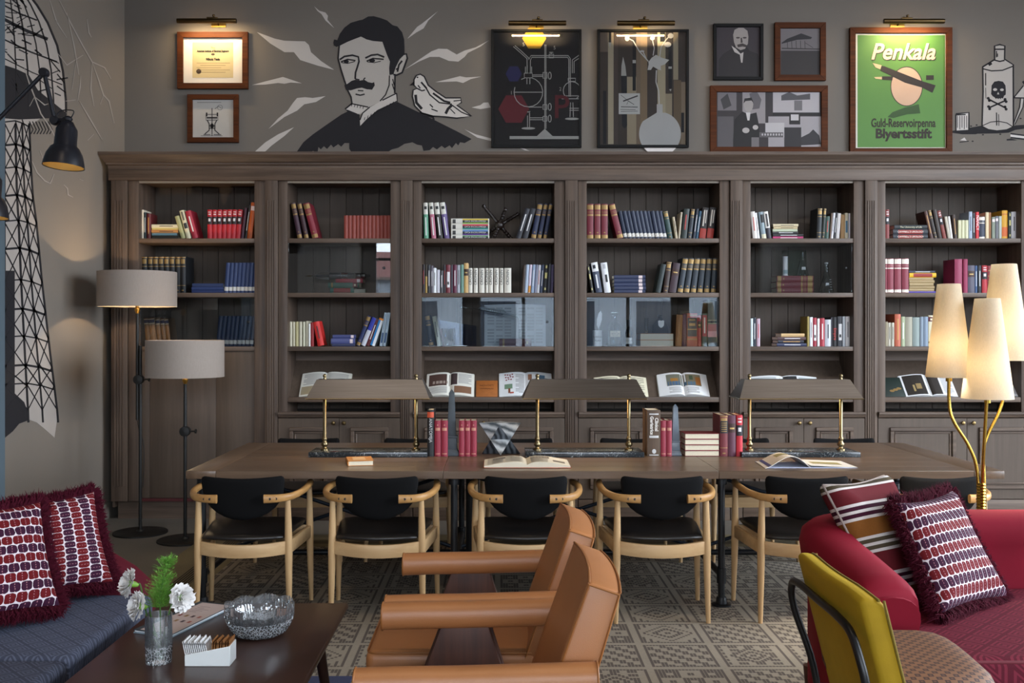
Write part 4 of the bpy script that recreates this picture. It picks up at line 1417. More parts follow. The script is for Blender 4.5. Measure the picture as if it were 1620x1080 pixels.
def lines(s, u0, u1, v0, v1, n, col='8c8c8c', fill=.5):
    out = []
    for k in range(n):
        a = v1 - (v1 - v0) * k / n
        out.append((s, u0, u1 - (.12 if k % 4 == 3 else 0), a - (v1 - v0) / n * fill, a, col))
    return out


def on_slope(px, w, h, th, cover, label, patches=(), page='d4d2c8', sag=.012):
    ly = BY + .052
    zl = .957
    o = open_book((bx(px), ly, zl + .004), (SLOPE, 0, 0), w, h, th, cover, page, patches, sag=sag)
    o['label'] = label
    o['group'] = 'open books on the sloping display boards'
    return o


on_slope(511, .40, .24, .03, '9a9482', 'open book with landscape picture on display board below painted portrait',
         lines(-1, .15, .9, .45, .92, 9) + [(-1, .1, .95, .06, .4, '9c8f74')] + lines(1, .12, .88, .1, .92, 14))
on_slope(711, .38, .235, .03, 'c9c4b8', 'open book with dark group photograph beside the tan leather booklet',
         [(-1, .02, .9, .42, .92, '4a342e'), (-1, .1, .8, .5, .62, '9a8c82'), (1, .02, .3, .46, .95, '3d2f30')] + lines(1, .35, .9, .5, .93, 9) + [(1, .08, .9, .1, .4, '7a5842')] + lines(-1, .12, .9, .08, .36, 6))
lb_ = thing('leather_booklet', 'tan leather booklet with embossed title between two open books', 'booklet', (bx(770), BY + .052, .961), (SLOPE, 0, 0), 'open books on the sloping display boards')
MB().box(-.086, .086, 0, .17, 0, .012).build('cover', M('tan_booklet_leather', '9a5a26', rough=.6, var=.15, vscale=30), lb_, bevel=.003)
text('embossed_title', 'NOVOSTI', .026, C('5e3414'), lb_, (0, .115, .0124), (0, 0, 0))
text('embossed_title', 'IMPERIJALNI', .02, C('5e3414'), lb_, (0, .085, .0124), (0, 0, 0))
dot = []
for k in range(11):
    u_ = .2 + .06 * (k % 4) * 1.5 + .02 * (k // 4)
    v_ = .93 - .1 * (k // 4) - .015 * (k % 3)
    dot.append((-1, 1 - u_ - .06, 1 - u_, v_ - .05, v_, '7a1c28'))
on_slope(832, .42, .245, .02, 'd6d4cc', 'open illustrated book with red dots and a tree beside the tan booklet',
         dot + [(-1, .5, .8, .3, .5, '6f8a72'), (-1, .58, .66, .12, .32, '7a4630'), (-1, .45, .6, .1, .16, 'a8402c'), (1, .1, .25, .66, .9, '8a6048'), (1, .45, .75, .6, .88, '4f6c84'), (1, .76, .9, .68, .76, '2a3050')]
         + lines(-1, .05, .38, .1, .9, 16) + lines(1, .1, .4, .1, .55, 8), 'd8dadc')
on_slope(985, .42, .20, .025, 'b8b098', 'open yellowed music score half hidden by the middle desk lamp',
         lines(-1, .1, .9, .1, .92, 9, '6f6a5c', .35) + lines(1, .1, .9, .1, .92, 9, '6f6a5c', .35), 'cfc9b0')
on_slope(1085, .40, .225, .04, 'c4c0b4', 'open book with a colourful harbour painting on its spread',
         [(-1, .02, .66, .4, .92, '6a6a5c'), (1, .02, .72, .4, .92, '6f6650'), (-1, .05, .62, .42, .6, '3f5a78'), (1, .03, .5, .42, .58, '4a6478'), (-1, .2, .5, .6, .74, '9a6a2a'), (1, .5, .7, .45, .8, '8a5420'), (1, .25, .4, .66, .86, '3c4a34')]
         + lines(-1, .08, .6, .06, .34, 6) + lines(1, .08, .6, .06, .34, 6), 'd8d8d8')
on_slope(1247, .56, .205, .025, '9a9ea2', 'open photo book with black and white portrait behind a desk lamp',
         [(-1, .08, .95, .3, .92, 'aab0b2'), (-1, .05, .9, .05, .35, '7d8486'), (1, .02, .4, .1, .96, '26282a'), (1, .1, .28, .4, .8, 'a8a8a6'), (1, .45, .95, .5, .9, '9aa4a6'), (1, .45, .95, .3, .5, '4c5254')], 'cfd2d4')
cb_ = thing('green_booklet', 'dark green booklet with gold ornament leaning beside the black photo book', 'booklet', (bx(1424), BY + .052, .961), (SLOPE, 0, 0), 'open books on the sloping display boards')
MB().box(-.1, .1, 0, .2, 0, .014).build('cover', C('16241f'), cb_, bevel=.003)
for k in range(3):
    MB().prism(ellipse(-.03 + .03 * k, 0, .02, .012), 0, .0006, Matrix.Translation((0, .06 + .012 * k, .0145)) @ Matrix.Rotation(-PI / 2, 4, 'X')).build('gold_ornament', GOLD, cb_)
on_slope(1478, .42, .215, .03, 'd0d0d0', 'open book with dark night photographs behind the three-shade lamp',
         [(-1, .02, .9, .04, .96, '231d18'), (1, .02, .42, .04, .96, '2a2420'), (-1, .3, .5, .3, .55, '8a744a'), (-1, .55, .62, .2, .5, 'a08a5c')] + lines(1, .5, .92, .1, .9, 12), 'd4d4d6')
on_slope(1588, .36, .215, .02, 'c0c0c2', 'open white booklet at the end of the ledge behind three-shade lamp', lines(-1, .1, .9, .1, .9, 12) + lines(1, .1, .9, .1, .9, 12), 'd6d8dc')
tag(make_book((bx(571), BY + .26, 1.18), PI / 2, .02, .11, .03, '9c2a22', 'plain'), 'small red book at the top of the display board below painted portrait', 'book')

# ------------------------------------------------------------------ murals and framed pictures on the back wall
AY = WALL_Y
SA = F / AY


def art(o, name, polys, mat, lift, zoom=(0, 0, 1.), plane=None, thick=.0006):
    """flat painted shapes on a wall; polys in picture coordinates of a detail, zoom = (x0, y0, scale)"""
    mb = MB()
    x0, y0, s = zoom
    for poly in polys:
        pts = [(x0 + p[0] / s, y0 + p[1] / s) for p in poly]
        if plane == 'side':
            vs = []
            for p in pts:
                Y = WALL_X * F / (p[0] - CX)
                vs.append((WALL_X + lift, Y, Zp(p[1], Y)))
            n = len(vs)
            mb.add(vs + [(WALL_X + lift - thick, v[1], v[2]) for v in vs], [tuple(range(n)), tuple(range(2 * n - 1, n - 1, -1))] + [((k + 1) % n, k, n + k, n + (k + 1) % n) for k in range(n)])
        else:
            yy = (plane if plane is not None else AY)
            k = yy / F
            mb.prism([((p[0] - CX) * k, EYE - (p[1] - CY) * k) for p in pts], yy - lift - thick, yy - lift)
    return mb.build(name, mat, o, world=True, fix=(plane == 'side'))


ink = M('mural_black', '17151a', rough=.85, var=.06)
chalk = M('mural_white', 'c0bab4', rough=.9, var=.05, vscale=3)
skin = M('mural_face', 'b0aaa3', rough=.9, var=.03)
mu = thing('portrait_mural', 'painted mural of a moustached person in dark coat with a dove on the shoulder', 'mural', (Xp(590, AY), AY, Zp(240, AY)))
Z2 = (390, 0, 4.0)
rays = [[(65, 203), (180, 245), (240, 258), (300, 260), (370, 262), (395, 285), (408, 330), (470, 385), (555, 442), (450, 415), (340, 380), (300, 330), (240, 330), (150, 275)],
        [(428, 40), (460, 68), (500, 80), (515, 100), (512, 125), (555, 178), (500, 130), (475, 90), (450, 70)],
        [(1210, 72), (1180, 95), (1110, 150), (1080, 170), (1018, 245), (1075, 205), (1120, 180), (1150, 130)],
        [(1535, 255), (1450, 300), (1380, 320), (1330, 345), (1270, 310), (1215, 308), (1170, 325), (1000, 440), (1090, 390), (1160, 360), (1220, 360), (1280, 385), (1340, 390), (1380, 360), (1400, 335), (1480, 295)],
        [(35, 538), (120, 515), (180, 500), (230, 487), (270, 500), (350, 527), (280, 522), (240, 530), (200, 525), (120, 535)],
        [(1195, 520), (1300, 495), (1350, 482), (1390, 490), (1485, 485), (1420, 500), (1370, 525), (1330, 515)],
        [(140, 815), (200, 750), (260, 700), (295, 650), (320, 620), (370, 615), (420, 620), (500, 608), (440, 645), (365, 660), (320, 700), (240, 740)],
        [(35, 975), (120, 900), (200, 850), (300, 805), (240, 860), (160, 920), (100, 975)],
        [(1425, 680), (1480, 665), (1500, 650), (1530, 648), (1545, 680), (1480, 690)],
        [(1380, 818), (1450, 850), (1545, 875), (1600, 905), (1460, 870)], [(1730, 935), (1760, 940), (1790, 955), (1760, 950)]]
for r in rays:
    art(mu, 'lightning_ray', [r], chalk, .0005, Z2)
coat = [(310, 972), (360, 900), (420, 850), (520, 780), (600, 725), (650, 700), (715, 725), (720, 800), (760, 760), (830, 700), (955, 645), (1100, 715), (1250, 790), (1330, 830), (1425, 880), (1380, 905), (1352, 900), (1340, 920), (1325, 905),
        (1300, 937), (1285, 920), (1255, 938), (1235, 922), (1205, 945), (1180, 930), (1160, 950), (1120, 955), (1110, 920), (1080, 915), (1050, 900), (1000, 910), (960, 935), (920, 945), (880, 972), (670, 972), (650, 940), (650, 905), (620, 905), (600, 928), (580, 912),
        (550, 933), (535, 915), (510, 942), (490, 925), (470, 945), (455, 930), (450, 965), (420, 955), (400, 972)]
art(mu, 'coat', [coat], ink, .001, Z2)
face = [(585, 295), (600, 285), (640, 265), (690, 245), (725, 232), (760, 250), (800, 260), (860, 265), (872, 300), (890, 350), (908, 390), (903, 430), (905, 475), (935, 470), (940, 500), (940, 590), (860, 640), (780, 675), (720, 725), (690, 715), (640, 690), (665, 650), (665, 610), (645, 570), (620, 530), (600, 440), (585, 370)]
art(mu, 'face', [face], skin, .0015, Z2)
art(mu, 'ear', [[(1000, 345), (1015, 345), (1018, 370), (1000, 420), (985, 460), (950, 475), (930, 470), (945, 425), (970, 375)]], skin, .0015, Z2)
art(mu, 'collar', [[(950, 590), (955, 640), (830, 700), (760, 760), (720, 800), (718, 760), (735, 720), (780, 680), (860, 635)], [(660, 655), (770, 678), (735, 710), (700, 722), (625, 690)]], chalk, .002, Z2)
hair = [(550, 270), (555, 250), (575, 255), (590, 215), (620, 175), (660, 145), (710, 130), (735, 125), (770, 105), (805, 103), (850, 115), (890, 130), (925, 160), (955, 168), (985, 205), (998, 250), (1000, 300), (1000, 345), (970, 375), (945, 425), (930, 470), (905, 475), (903, 430), (908, 390), (890, 350), (872, 300), (860, 265), (800, 260), (760, 250), (725, 232), (690, 245), (640, 265), (600, 285), (570, 297), (553, 288)]
art(mu, 'hair', [hair], ink, .0025, Z2)
art(mu, 'moustache', [[(620, 540), (640, 530), (665, 512), (690, 505), (720, 510), (745, 505), (770, 520), (795, 525), (808, 520), (812, 540), (795, 568), (760, 565), (730, 555), (700, 560), (660, 572), (630, 570)]], ink, .0025, Z2)
ls = []
for pts, w in (([(587, 290), (580, 370), (598, 440), (620, 510), (640, 570), (662, 615), (668, 655), (625, 690), (640, 700), (700, 724)], 8), ([(590, 378), (620, 358), (670, 350), (708, 360), (712, 390), (700, 430), (690, 460), (688, 500)], 9),
               ([(598, 392), (640, 376), (690, 384)], 7), ([(600, 396), (640, 402), (685, 390)], 4), ([(752, 368), (790, 350), (830, 345), (872, 362)], 9), ([(760, 388), (800, 370), (868, 376)], 7), ([(765, 392), (810, 397), (850, 388)], 4),
               ([(688, 500), (715, 505)], 6), ([(740, 505), (752, 492)], 6), ([(690, 596), (720, 603), (748, 596)], 7), ([(705, 573), (740, 575)], 6), ([(905, 478), (903, 540), (880, 600), (845, 640)], 6), ([(940, 475), (938, 590)], 8), ([(925, 500), (935, 540)], 5), ([(922, 530), (935, 570)], 5),
               ([(930, 472), (950, 476), (985, 460), (1000, 420), (1018, 370), (1012, 342), (990, 345)], 9), ([(955, 455), (965, 410), (985, 385)], 9), ([(945, 440), (960, 432)], 7), ([(950, 590), (955, 640), (830, 700), (760, 760), (720, 802)], 6), ([(660, 655), (770, 678)], 6), ([(780, 678), (735, 716), (718, 760)], 6), ([(860, 635), (950, 590)], 6)):
    art(mu, 'drawn_line', stroke(pts, w * 1.25), ink, .003, Z2)
for k in range(10):
    art(mu, 'collar_hatch', stroke([(745 + 20 * k, 760 - 11 * k), (750 + 20 * k, 742 - 11 * k)], 4), ink, .003, Z2)
for k in range(5):
    art(mu, 'collar_hatch', stroke([(668 + 18 * k, 660 + 4 * k), (664 + 18 * k, 674 + 4 * k)], 4), ink, .003, Z2)
for _p in (ellipse(632, 390, 16, 11), ellipse(795, 384, 19, 11)):
    art(mu, 'eye', [_p], ink, .003, Z2)
dove = [(1060, 505), (1075, 478), (1100, 470), (1125, 485), (1150, 540), (1200, 580), (1260, 620), (1355, 620), (1360, 650), (1330, 665), (1425, 735), (1330, 748), (1260, 740), (1180, 735), (1110, 715), (1065, 670), (1050, 610), (1055, 570), (1080, 560), (1060, 540)]
art(mu, 'dove', [dove], M('mural_dove', 'c6c0ba', rough=.9), .0035, Z2)
dl = []
for pts, w in ((dove + [dove[0]], 7), ([(1080, 560), (1110, 575), (1130, 570)], 7), ([(1070, 600), (1075, 650), (1110, 690)], 14), ([(1130, 545), (1160, 600), (1220, 650), (1300, 660)], 7), ([(1180, 590), (1250, 640), (1290, 650)], 10), ([(1160, 660), (1180, 680)], 6), ([(1170, 690), (1210, 705)], 6), ([(1260, 720), (1275, 690), (1300, 665)], 14),
               ([(1300, 665), (1360, 710), (1420, 735)], 6), ([(1290, 690), (1320, 720)], 5), ([(1105, 520), (1140, 560)], 9), ([(1085, 540), (1100, 560)], 6), ([(1095, 712), (1120, 725), (1180, 740), (1185, 760)], 12), ([(1310, 640), (1355, 635)], 5)):
    art(mu, 'dove_line', stroke(pts, w * 1.25), ink, .004, Z2)
art(mu, 'dove_beak', [[(1060, 515), (1030, 542), (1062, 540)]], ink, .004, Z2)
art(mu, 'dove_eye', [ellipse(1082, 490, 6, 5)], ink, .004, Z2)

mb_ = thing('bottle_mural', 'painted mural of a poison bottle with skull beside a small glass', 'mural', (Xp(1575, AY), AY, Zp(240, AY)))
Z8 = (1500, 60, 5.842)
art(mb_, 'ground', [[(30, 860), (200, 830), (300, 812), (370, 840), (450, 860), (560, 845), (620, 808), (760, 800), (760, 830), (620, 850), (560, 875), (450, 882), (270, 885), (255, 890), (130, 890), (30, 875)], [(105, 960), (190, 950), (190, 958), (105, 968)], [(540, 935), (580, 930), (640, 945), (540, 948)]], ink, .0008, Z8)
lightgrey = M('mural_light_grey', 'a8a29c', rough=.9, var=.03)
art(mb_, 'bottle', [[(320, 270), (420, 205), (430, 200), (428, 75), (475, 60), (522, 75), (520, 195), (600, 245), (600, 820), (540, 850), (450, 860), (370, 845), (315, 815)]], lightgrey, .0015, Z8)
for _p, _n in (([(68, 705), (190, 692), (188, 860), (75, 860)], 'small_glass'), ([(110, 945), (150, 920), (170, 950)], 'pebble'), ([(575, 885), (760, 905), (760, 940), (575, 920)], 'drawn_book')):
    art(mb_, _n, [_p], M('mural_glass_white', 'c4beba', rough=.9), .0015, Z8)
art(mb_, 'paper_cone', [[(605, 550), (695, 440), (770, 440), (770, 556)], [(668, 560), (700, 560), (690, 640), (610, 805), (600, 800), (660, 640)]], M('mural_cone', 'aca6a0', rough=.9), .0012, Z8)
bl = []
for pts, w in (([(318, 268), (420, 205), (428, 200), (428, 75), (475, 62), (522, 75), (520, 197), (600, 248), (602, 822)], 9), ([(318, 265), (322, 500), (312, 815), (370, 848), (450, 860), (540, 850), (600, 822)], 8), ([(318, 285), (400, 305), (500, 300), (598, 262)], 7), ([(428, 105), (522, 105)], 8), ([(425, 205), (475, 218), (520, 208)], 8),
               ([(445, 120), (445, 180)], 6), ([(455, 145), (455, 175)], 5), ([(345, 325), (345, 440)], 6), ([(345, 460), (348, 560)], 3), ([(445, 690), (447, 810)], 6), ([(465, 705), (467, 812)], 4), ([(318, 810), (390, 778), (460, 770), (540, 785), (595, 820)], 5), ([(372, 250), (400, 232)], 16),
               ([(70, 702), (190, 690), (190, 858)], 9), ([(70, 705), (72, 860), (190, 855)], 8), ([(75, 712), (160, 708)], 7), ([(605, 552), (695, 440)], 7), ([(605, 553), (770, 558)], 7), ([(668, 560), (660, 640), (600, 800)], 6), ([(700, 562), (690, 640), (615, 800)], 6), ([(575, 885), (760, 908)], 8), ([(575, 920), (760, 942)], 8), ([(690, 400), (712, 430)], 14)):
    art(mb_, 'drawn_line', stroke(pts, w * 1.6), ink, .0025, Z8)
for k in range(5):
    art(mb_, 'drawn_line', stroke([(85 + 21 * k, 720), (85 + 21 * k, 830 + (k % 2) * 15)], 6), ink, .0025, Z8)
for c in ((320, 895), (480, 890), (225, 955), (262, 805), (210, 815), (668, 745)):
    art(mb_, 'drawn_spot', [ellipse(c[0], c[1], 10, 6, 8)], ink, .0025, Z8)
sk = [[(400, 440), (425, 405), (465, 397), (505, 405), (528, 440), (532, 490), (530, 525), (515, 535), (505, 560), (488, 555), (484, 567), (470, 556), (462, 567), (450, 556), (440, 565), (428, 550), (412, 540), (395, 520), (398, 490)]]
for (a, b) in (((375, 568), (530, 648)), ((530, 578), (378, 645))):
    sk += stroke([a, b], 15)
    for e in (a, b):
        sk += [ellipse(e[0] - 6, e[1] - 10, 14, 13, 10), ellipse(e[0] + 4, e[1] + 11, 14, 13, 10)]
art(mb_, 'skull_and_bones', sk, ink, .0025, Z8)
art(mb_, 'skull_eyes', [ellipse(432, 478, 19, 13), ellipse(495, 480, 17, 12), [(460, 500), (470, 522), (450, 522)]], lightgrey, .0035, Z8)

# lattice tower painted on the side wall
tw = thing('tower_mural', 'painted mural of a domed lattice tower with fine lightning threads on side wall', 'mural', (WALL_X, 6.7, .4))
twhite = M('tower_white', 'a9a098', rough=.9, var=.05)
art(tw, 'tower_ground', [[(4, -20), (36, -20), (58, 8), (75, 36), (90, 72), (99, 112), (104, 160), (104, 178), (85, 172), (46, 200), (50, 300), (57, 350), (66, 446), (78, 551), (91, 657), (86, 692), (70, 678), (58, 668), (42, 662), (4, 640)]], twhite, .001, plane='side')
for _p in ([(4, 102), (25, 109), (45, 118), (60, 143), (85, 163), (106, 180), (100, 192), (78, 187), (30, 189), (4, 187)], [(4, 428), (23, 428), (23, 622), (38, 636), (44, 652), (46, 664), (30, 670), (20, 682), (4, 695)]):
    art(tw, 'tower_shadow', [_p], ink, .0018, plane='side')


def xr(y):
    pts = [(200, 46), (300, 50), (350, 57), (446, 66), (551, 78), (657, 91), (700, 93)]
    for (a, xa_), (b, xb_) in zip(pts, pts[1:]):
        if y <= b:
            return xa_ + (xb_ - xa_) * (y - a) / (b - a)
    return 92


tl = []
LEFT = 6
lev = [195, 232, 268, 312, 352, 396, 446, 492, 535, 581, 610, 648]
cols = (.02, .45, .72, 1.0)
gx = lambda y, c: LEFT + (xr(y) - LEFT) * c
for c, w in zip(cols, (2.6, 3.4, 2.8, 3.2)):
    tl += stroke([(gx(y, c), y) for y in lev + [668]], w)
for j, (a, b) in enumerate(zip(lev, lev[1:])):
    for k in range(3):
        tl += stroke([(gx(a, cols[k]), a - 3 * k), (gx(b, cols[k + 1]), b)], 1.7 + .4 * (j % 2))
        tl += stroke([(gx(b, cols[k]), b), (gx(a, cols[k + 1]), a)], 1.6)
    tl += stroke([(gx(a, 0), a - 2), (gx(a, .45), a - 4), (gx(a, .75), a), (gx(a, 1), a + 6)], 3.4 if j % 2 else 2.2)
dome = [(36, -20), (58, 8), (75, 36), (90, 72), (99, 112), (104, 160), (104, 178)]
tl += stroke(dome, 3.4)
for c, w in ((.2, 1.2), (.4, 1.6), (.6, 1.2), (.8, 1.4)):
    tl += stroke([(6 + (x - 6) * c, y - 6 * (1 - c)) for x, y in dome], w * 1.6)
for a, b, w in (((5, 8), (58, 10), 2.4), ((5, 30), (75, 40), 5), ((5, 62), (90, 76), 2.4), ((5, 92), (98, 112), 1.6)):
    tl += stroke([a, ((a[0] + b[0]) / 2, (a[1] + b[1]) / 2 - 3 + 16), (b[0], b[1] + 22)], w)
rr = random.Random(3)
for k in range(46):
    y = rr.uniform(-5, 150)
    xm = 6 + (36 + 68 * min(1, y / 110) - 8) * rr.random()
    tl += stroke([(xm - rr.uniform(4, 10), y - rr.uniform(-10, 12)), (xm + rr.uniform(4, 10), y + rr.uniform(-10, 12))], rr.uniform(1.2, 2.4))
for k in range(7):
    tl += stroke([(46 + 5 * k, 192), (52 + 5 * k, 205), (48 + 5 * k, 212)], 1.6)
art(tw, 'lattice_lines', tl, ink, .0026, plane='side')
fil = []
for pts in ([(93, 0), (113, 40), (129, 70), (145, 98), (165, 107), (175, 125)], [(145, 98), (143, 140), (148, 168)], [(145, 98), (156, 128), (163, 150), (172, 160), (180, 195)], [(131, 87), (105, 103), (91, 85)], [(120, 95), (113, 142)], [(125, 160), (137, 180), (147, 197), (161, 221)], [(78, 0), (89, 35), (105, 60)],
            [(137, 30), (140, 52), (144, 59)], [(50, 255), (58, 273), (70, 286), (79, 290), (85, 275)], [(100, 292), (106, 298), (107, 308), (115, 312)], [(38, 108), (45, 130), (54, 153), (64, 180), (78, 200), (92, 228)], [(54, 153), (46, 168)], [(54, 153), (70, 166), (76, 164)], [(105, 20), (117, 75), (124, 118)], [(127, 120), (126, 138), (122, 160)], [(103, 160), (119, 158)],
            [(148, 212), (138, 222)], [(163, 150), (158, 165)], [(62, 238), (68, 252)], [(125, 283), (131, 286)], [(86, 30), (92, 38)]):
    w = [.7 + 1.3 * (1 if 0 < i < len(pts) - 1 else .1) for i in range(len(pts))]
    art(tw, 'lightning_thread', stroke(pts, w), M('thread_white', '9a928a', rough=.9), .0034, plane='side')


# ------------------------------------------------------------------ frames
brown_fr = wood('frame_walnut', '34190b', '5e3114', 'x', rough=.6, fine=1.4, spec=.15)
black_fr = M('frame_black', '0e0f11', rough=.5, spec=.15)
pic_glass = panemat('picture_glass')


def frame(name, label, cat, px, fw, mat, depth=.03, glass=False, paper='cfc8bc', group='framed pictures above the bookcase'):
    x0, x1, y0, y1 = px
    Yf = AY - depth
    k = Yf / F
    X0, X1, Z0, Z1 = (x0 - CX) * k, (x1 - CX) * k, EYE - (y1 - CY) * k, EYE - (y0 - CY) * k
    w = fw * k
    o = thing(name, label, cat, ((X0 + X1) / 2, AY, Z0), group=group)
    rails = ([(X0, Z1), (X1, Z1), (X1 - w, Z1 - w), (X0 + w, Z1 - w)], [(X0, Z0), (X0 + w, Z0 + w), (X1 - w, Z0 + w), (X1, Z0)],
             [(X0, Z0), (X0, Z1), (X0 + w, Z1 - w), (X0 + w, Z0 + w)], [(X1, Z0), (X1 - w, Z0 + w), (X1 - w, Z1 - w), (X1, Z1)])
    for r in rails:
        MB().prism(r, Yf, AY - .001).build('frame_rail', mat, o, world=True, bevel=.0015, seg=1)
    py = AY - .012
    MB().box(X0 + w, X1 - w, py, py + .006, Z0 + w, Z1 - w).build('backing_sheet', C(paper, .8), o, world=True)
    if glass:
        MB().box(X0 + w, X1 - w, Yf + .006, Yf + .008, Z0 + w, Z1 - w).build('glazing', pic_glass, o, world=True)
    return o


PY = AY - .012


def ink_on(o, name, polys, col, lvl=1, zoom=(0, 0, 1.)):
    return art(o, name, polys, C(col, .7) if isinstance(col, str) else col, .0005 * lvl, zoom, plane=PY)


def rect(x0, y0, x1, y1):
    return [(x0, y0), (x1, y0), (x1, y1), (x0, y1)]


def wtext(o, s, px, py, hpx, col, bold=0., shear=0., width=1., lvl=3):
    k = PY / F
    loc = Vector(((px - CX) * k, PY - .0005 * lvl - .001, EYE - (py - CY) * k)) - o.location
    return text('lettering', s, hpx * k, C(col, .7), o, loc, FACE, shear=shear, bold=bold, width=width)


# certificate
o = frame('framed_certificate', 'walnut-framed award certificate on cream paper with wide white mount', 'picture frame', (280, 392, 50, 140), 9, brown_fr, .035, False, 'd8d2c8')
ink_on(o, 'certificate_sheet', [rect(304.5, 67, 369, 123)], 'bfae84')
wtext(o, 'The', 337, 76, 4.5, '4a4030')
wtext(o, 'American Institute of Electrical Engineers', 337, 81, 4.2, '2a241c', bold=.0015, width=.72)
ink_on(o, 'emblem', [ellipse(337, 86, 3, 1.8)], '3a3024', 2)
wtext(o, 'Nikola Tesla', 337, 94, 5.4, '2a241c', bold=.001, width=.8)
for k in range(5):
    ink_on(o, 'script_line', [rect(311 + (k % 2) * 6, 99.5 + 3.6 * k, 364 - (k % 3) * 7, 100.3 + 3.6 * k)], '8a7c5c', 2)
ink_on(o, 'seal', [ellipse(314.5, 113, 4, 4)], '4a3a2c', 2)
# patent drawing
o = frame('framed_drawing', 'small walnut-framed machine drawing below the award certificate', 'picture frame', (296, 377, 149, 225), 8, brown_fr, .03, False, 'b4b0aa')
dr = []
for pts, w in (([(335.5, 171), (335.5, 215)], 1.2), ([(326, 181), (345, 181), (345, 190), (326, 190), (326, 181)], 1), ([(327, 178), (327, 184)], 2.4), ([(344, 178), (344, 184)], 2.4), ([(328, 190), (331, 196), (331, 206), (324, 212)], 1.6), ([(343, 190), (340, 196), (340, 206), (347, 212)], 1.6),
               ([(331, 199), (340, 199)], 1.4), ([(331, 203), (340, 203)], 1.2), ([(340, 172), (346, 168), (350, 171)], .7), ([(322, 213), (333, 213)], 1.2), ([(338, 213), (350, 213)], 1.2), ([(312, 162), (350, 162)], .6), ([(318, 214.8), (352, 214.8)], .6)):
    dr += stroke(pts, w)
dr += [ellipse(335.5, 199, 3, 4), rect(327, 185, 344, 187.5)]
ink_on(o, 'drawing_lines', dr, '2c2a2c')
ink_on(o, 'wheel', stroke([(348 + 4 * math.cos(a * .5), 170 + 4 * math.sin(a * .5)) for a in range(14)], .6), '5a5856')
# laboratory poster
o = frame('laboratory_poster', 'black-framed dark poster of white laboratory glassware with coloured hexagons', 'picture frame', (777, 920, 46, 233), 4, black_fr, .03, True, '262224')
Z3 = (760, 0, 4.32)
hexa = lambda cx, cy, r, q=1.: [(cx + r * math.cos(a * PI / 3), cy + q * r * math.sin(a * PI / 3)) for a in range(6)]
ink_on(o, 'yellow_hexagon', [hexa(368, 262, 82, .98)], 'd8a416', 1, Z3)
ink_on(o, 'blue_hexagon', [hexa(228, 505, 56, 1.06)], '2c2860', 1, Z3)
ink_on(o, 'red_hexagon', [hexa(228, 745, 106, 1.02)], '7a1f2c', 1, Z3)
gl = []
arc = lambda cx, cy, rx, ry, a0, a1, n=14: [(cx + rx * math.cos(math.radians(a0 + (a1 - a0) * k / n)), cy + ry * math.sin(math.radians(a0 + (a1 - a0) * k / n))) for k in range(n + 1)]
for pts in ([(225, 318), (262, 350), (318, 400), (320, 500)], [(236, 312), (272, 342), (330, 396), (330, 500)], [(330, 500), (330, 410), (345, 380), (600, 380), (614, 400), (616, 660)], [(342, 500), (342, 412), (352, 392), (596, 392), (604, 405), (606, 660)], [(628, 500), (628, 410), (684, 370)], [(640, 500), (640, 420), (684, 392)],
            [(440, 305), (440, 880)], [(448, 305), (448, 880)], arc(328, 630, 98, 100, -60, 200), [(377, 543), (345, 530)], [(279, 543), (310, 530)], [(232, 630), (425, 630)], [(330, 732), (420, 732)], [(300, 500), (355, 500), (355, 532), (300, 532), (300, 500)], [(600, 535), (650, 535), (650, 556), (600, 556), (600, 535)], arc(626, 620, 60, 62, -240, 60),
            [(355, 512), (430, 512)], [(355, 522), (430, 522)], [(428, 495), (455, 495), (455, 535), (428, 535), (428, 495)], [(428, 715), (455, 715), (455, 748), (428, 748), (428, 715)], [(428, 795), (455, 795), (455, 828), (428, 828), (428, 795)], [(335, 805), (428, 805)], [(335, 818), (428, 818)], arc(474, 517, 10, 24, 0, 360), arc(474, 730, 10, 24, 0, 360), arc(474, 810, 10, 24, 0, 360),
            [(320, 765), (335, 765), (340, 760)], [(322, 790), (322, 870)], [(336, 770), (336, 870)], [(616, 700), (612, 800)], [(632, 700), (636, 800)], [(608, 740), (684, 740)], [(608, 754), (684, 754)], [(470, 370), (500, 370), (500, 396), (470, 396), (470, 370)], [(484, 370), (484, 358)], [(470, 358), (498, 358)], [(556, 675), (684, 675)], [(568, 655), (684, 655)], [(308, 455), (308, 500)], [(350, 455), (350, 500)], [(318, 532), (318, 575)], [(338, 532), (338, 575)]):
    gl += stroke(pts, 5)
gl += [[(384, 932), (440, 880), (496, 932)], rect(200, 930, 684, 950), ellipse(328, 877, 47, 8), ellipse(626, 812, 48, 8)]
ink_on(o, 'glassware_lines', gl, 'd0cac4', 2, Z3)
for s, x_, y_ in (('5', 295, 305), ('5', 507, 328), ('1', 212, 635), ('2', 546, 610)):
    wtext(o, s, 760 + x_ / 4.32, y_ / 4.32, 8, 'b8b0aa')
wtext(o, 'P', 760 + 552 / 4.32, 738 / 4.32, 52, '6a1a24', lvl=4, bold=.002)
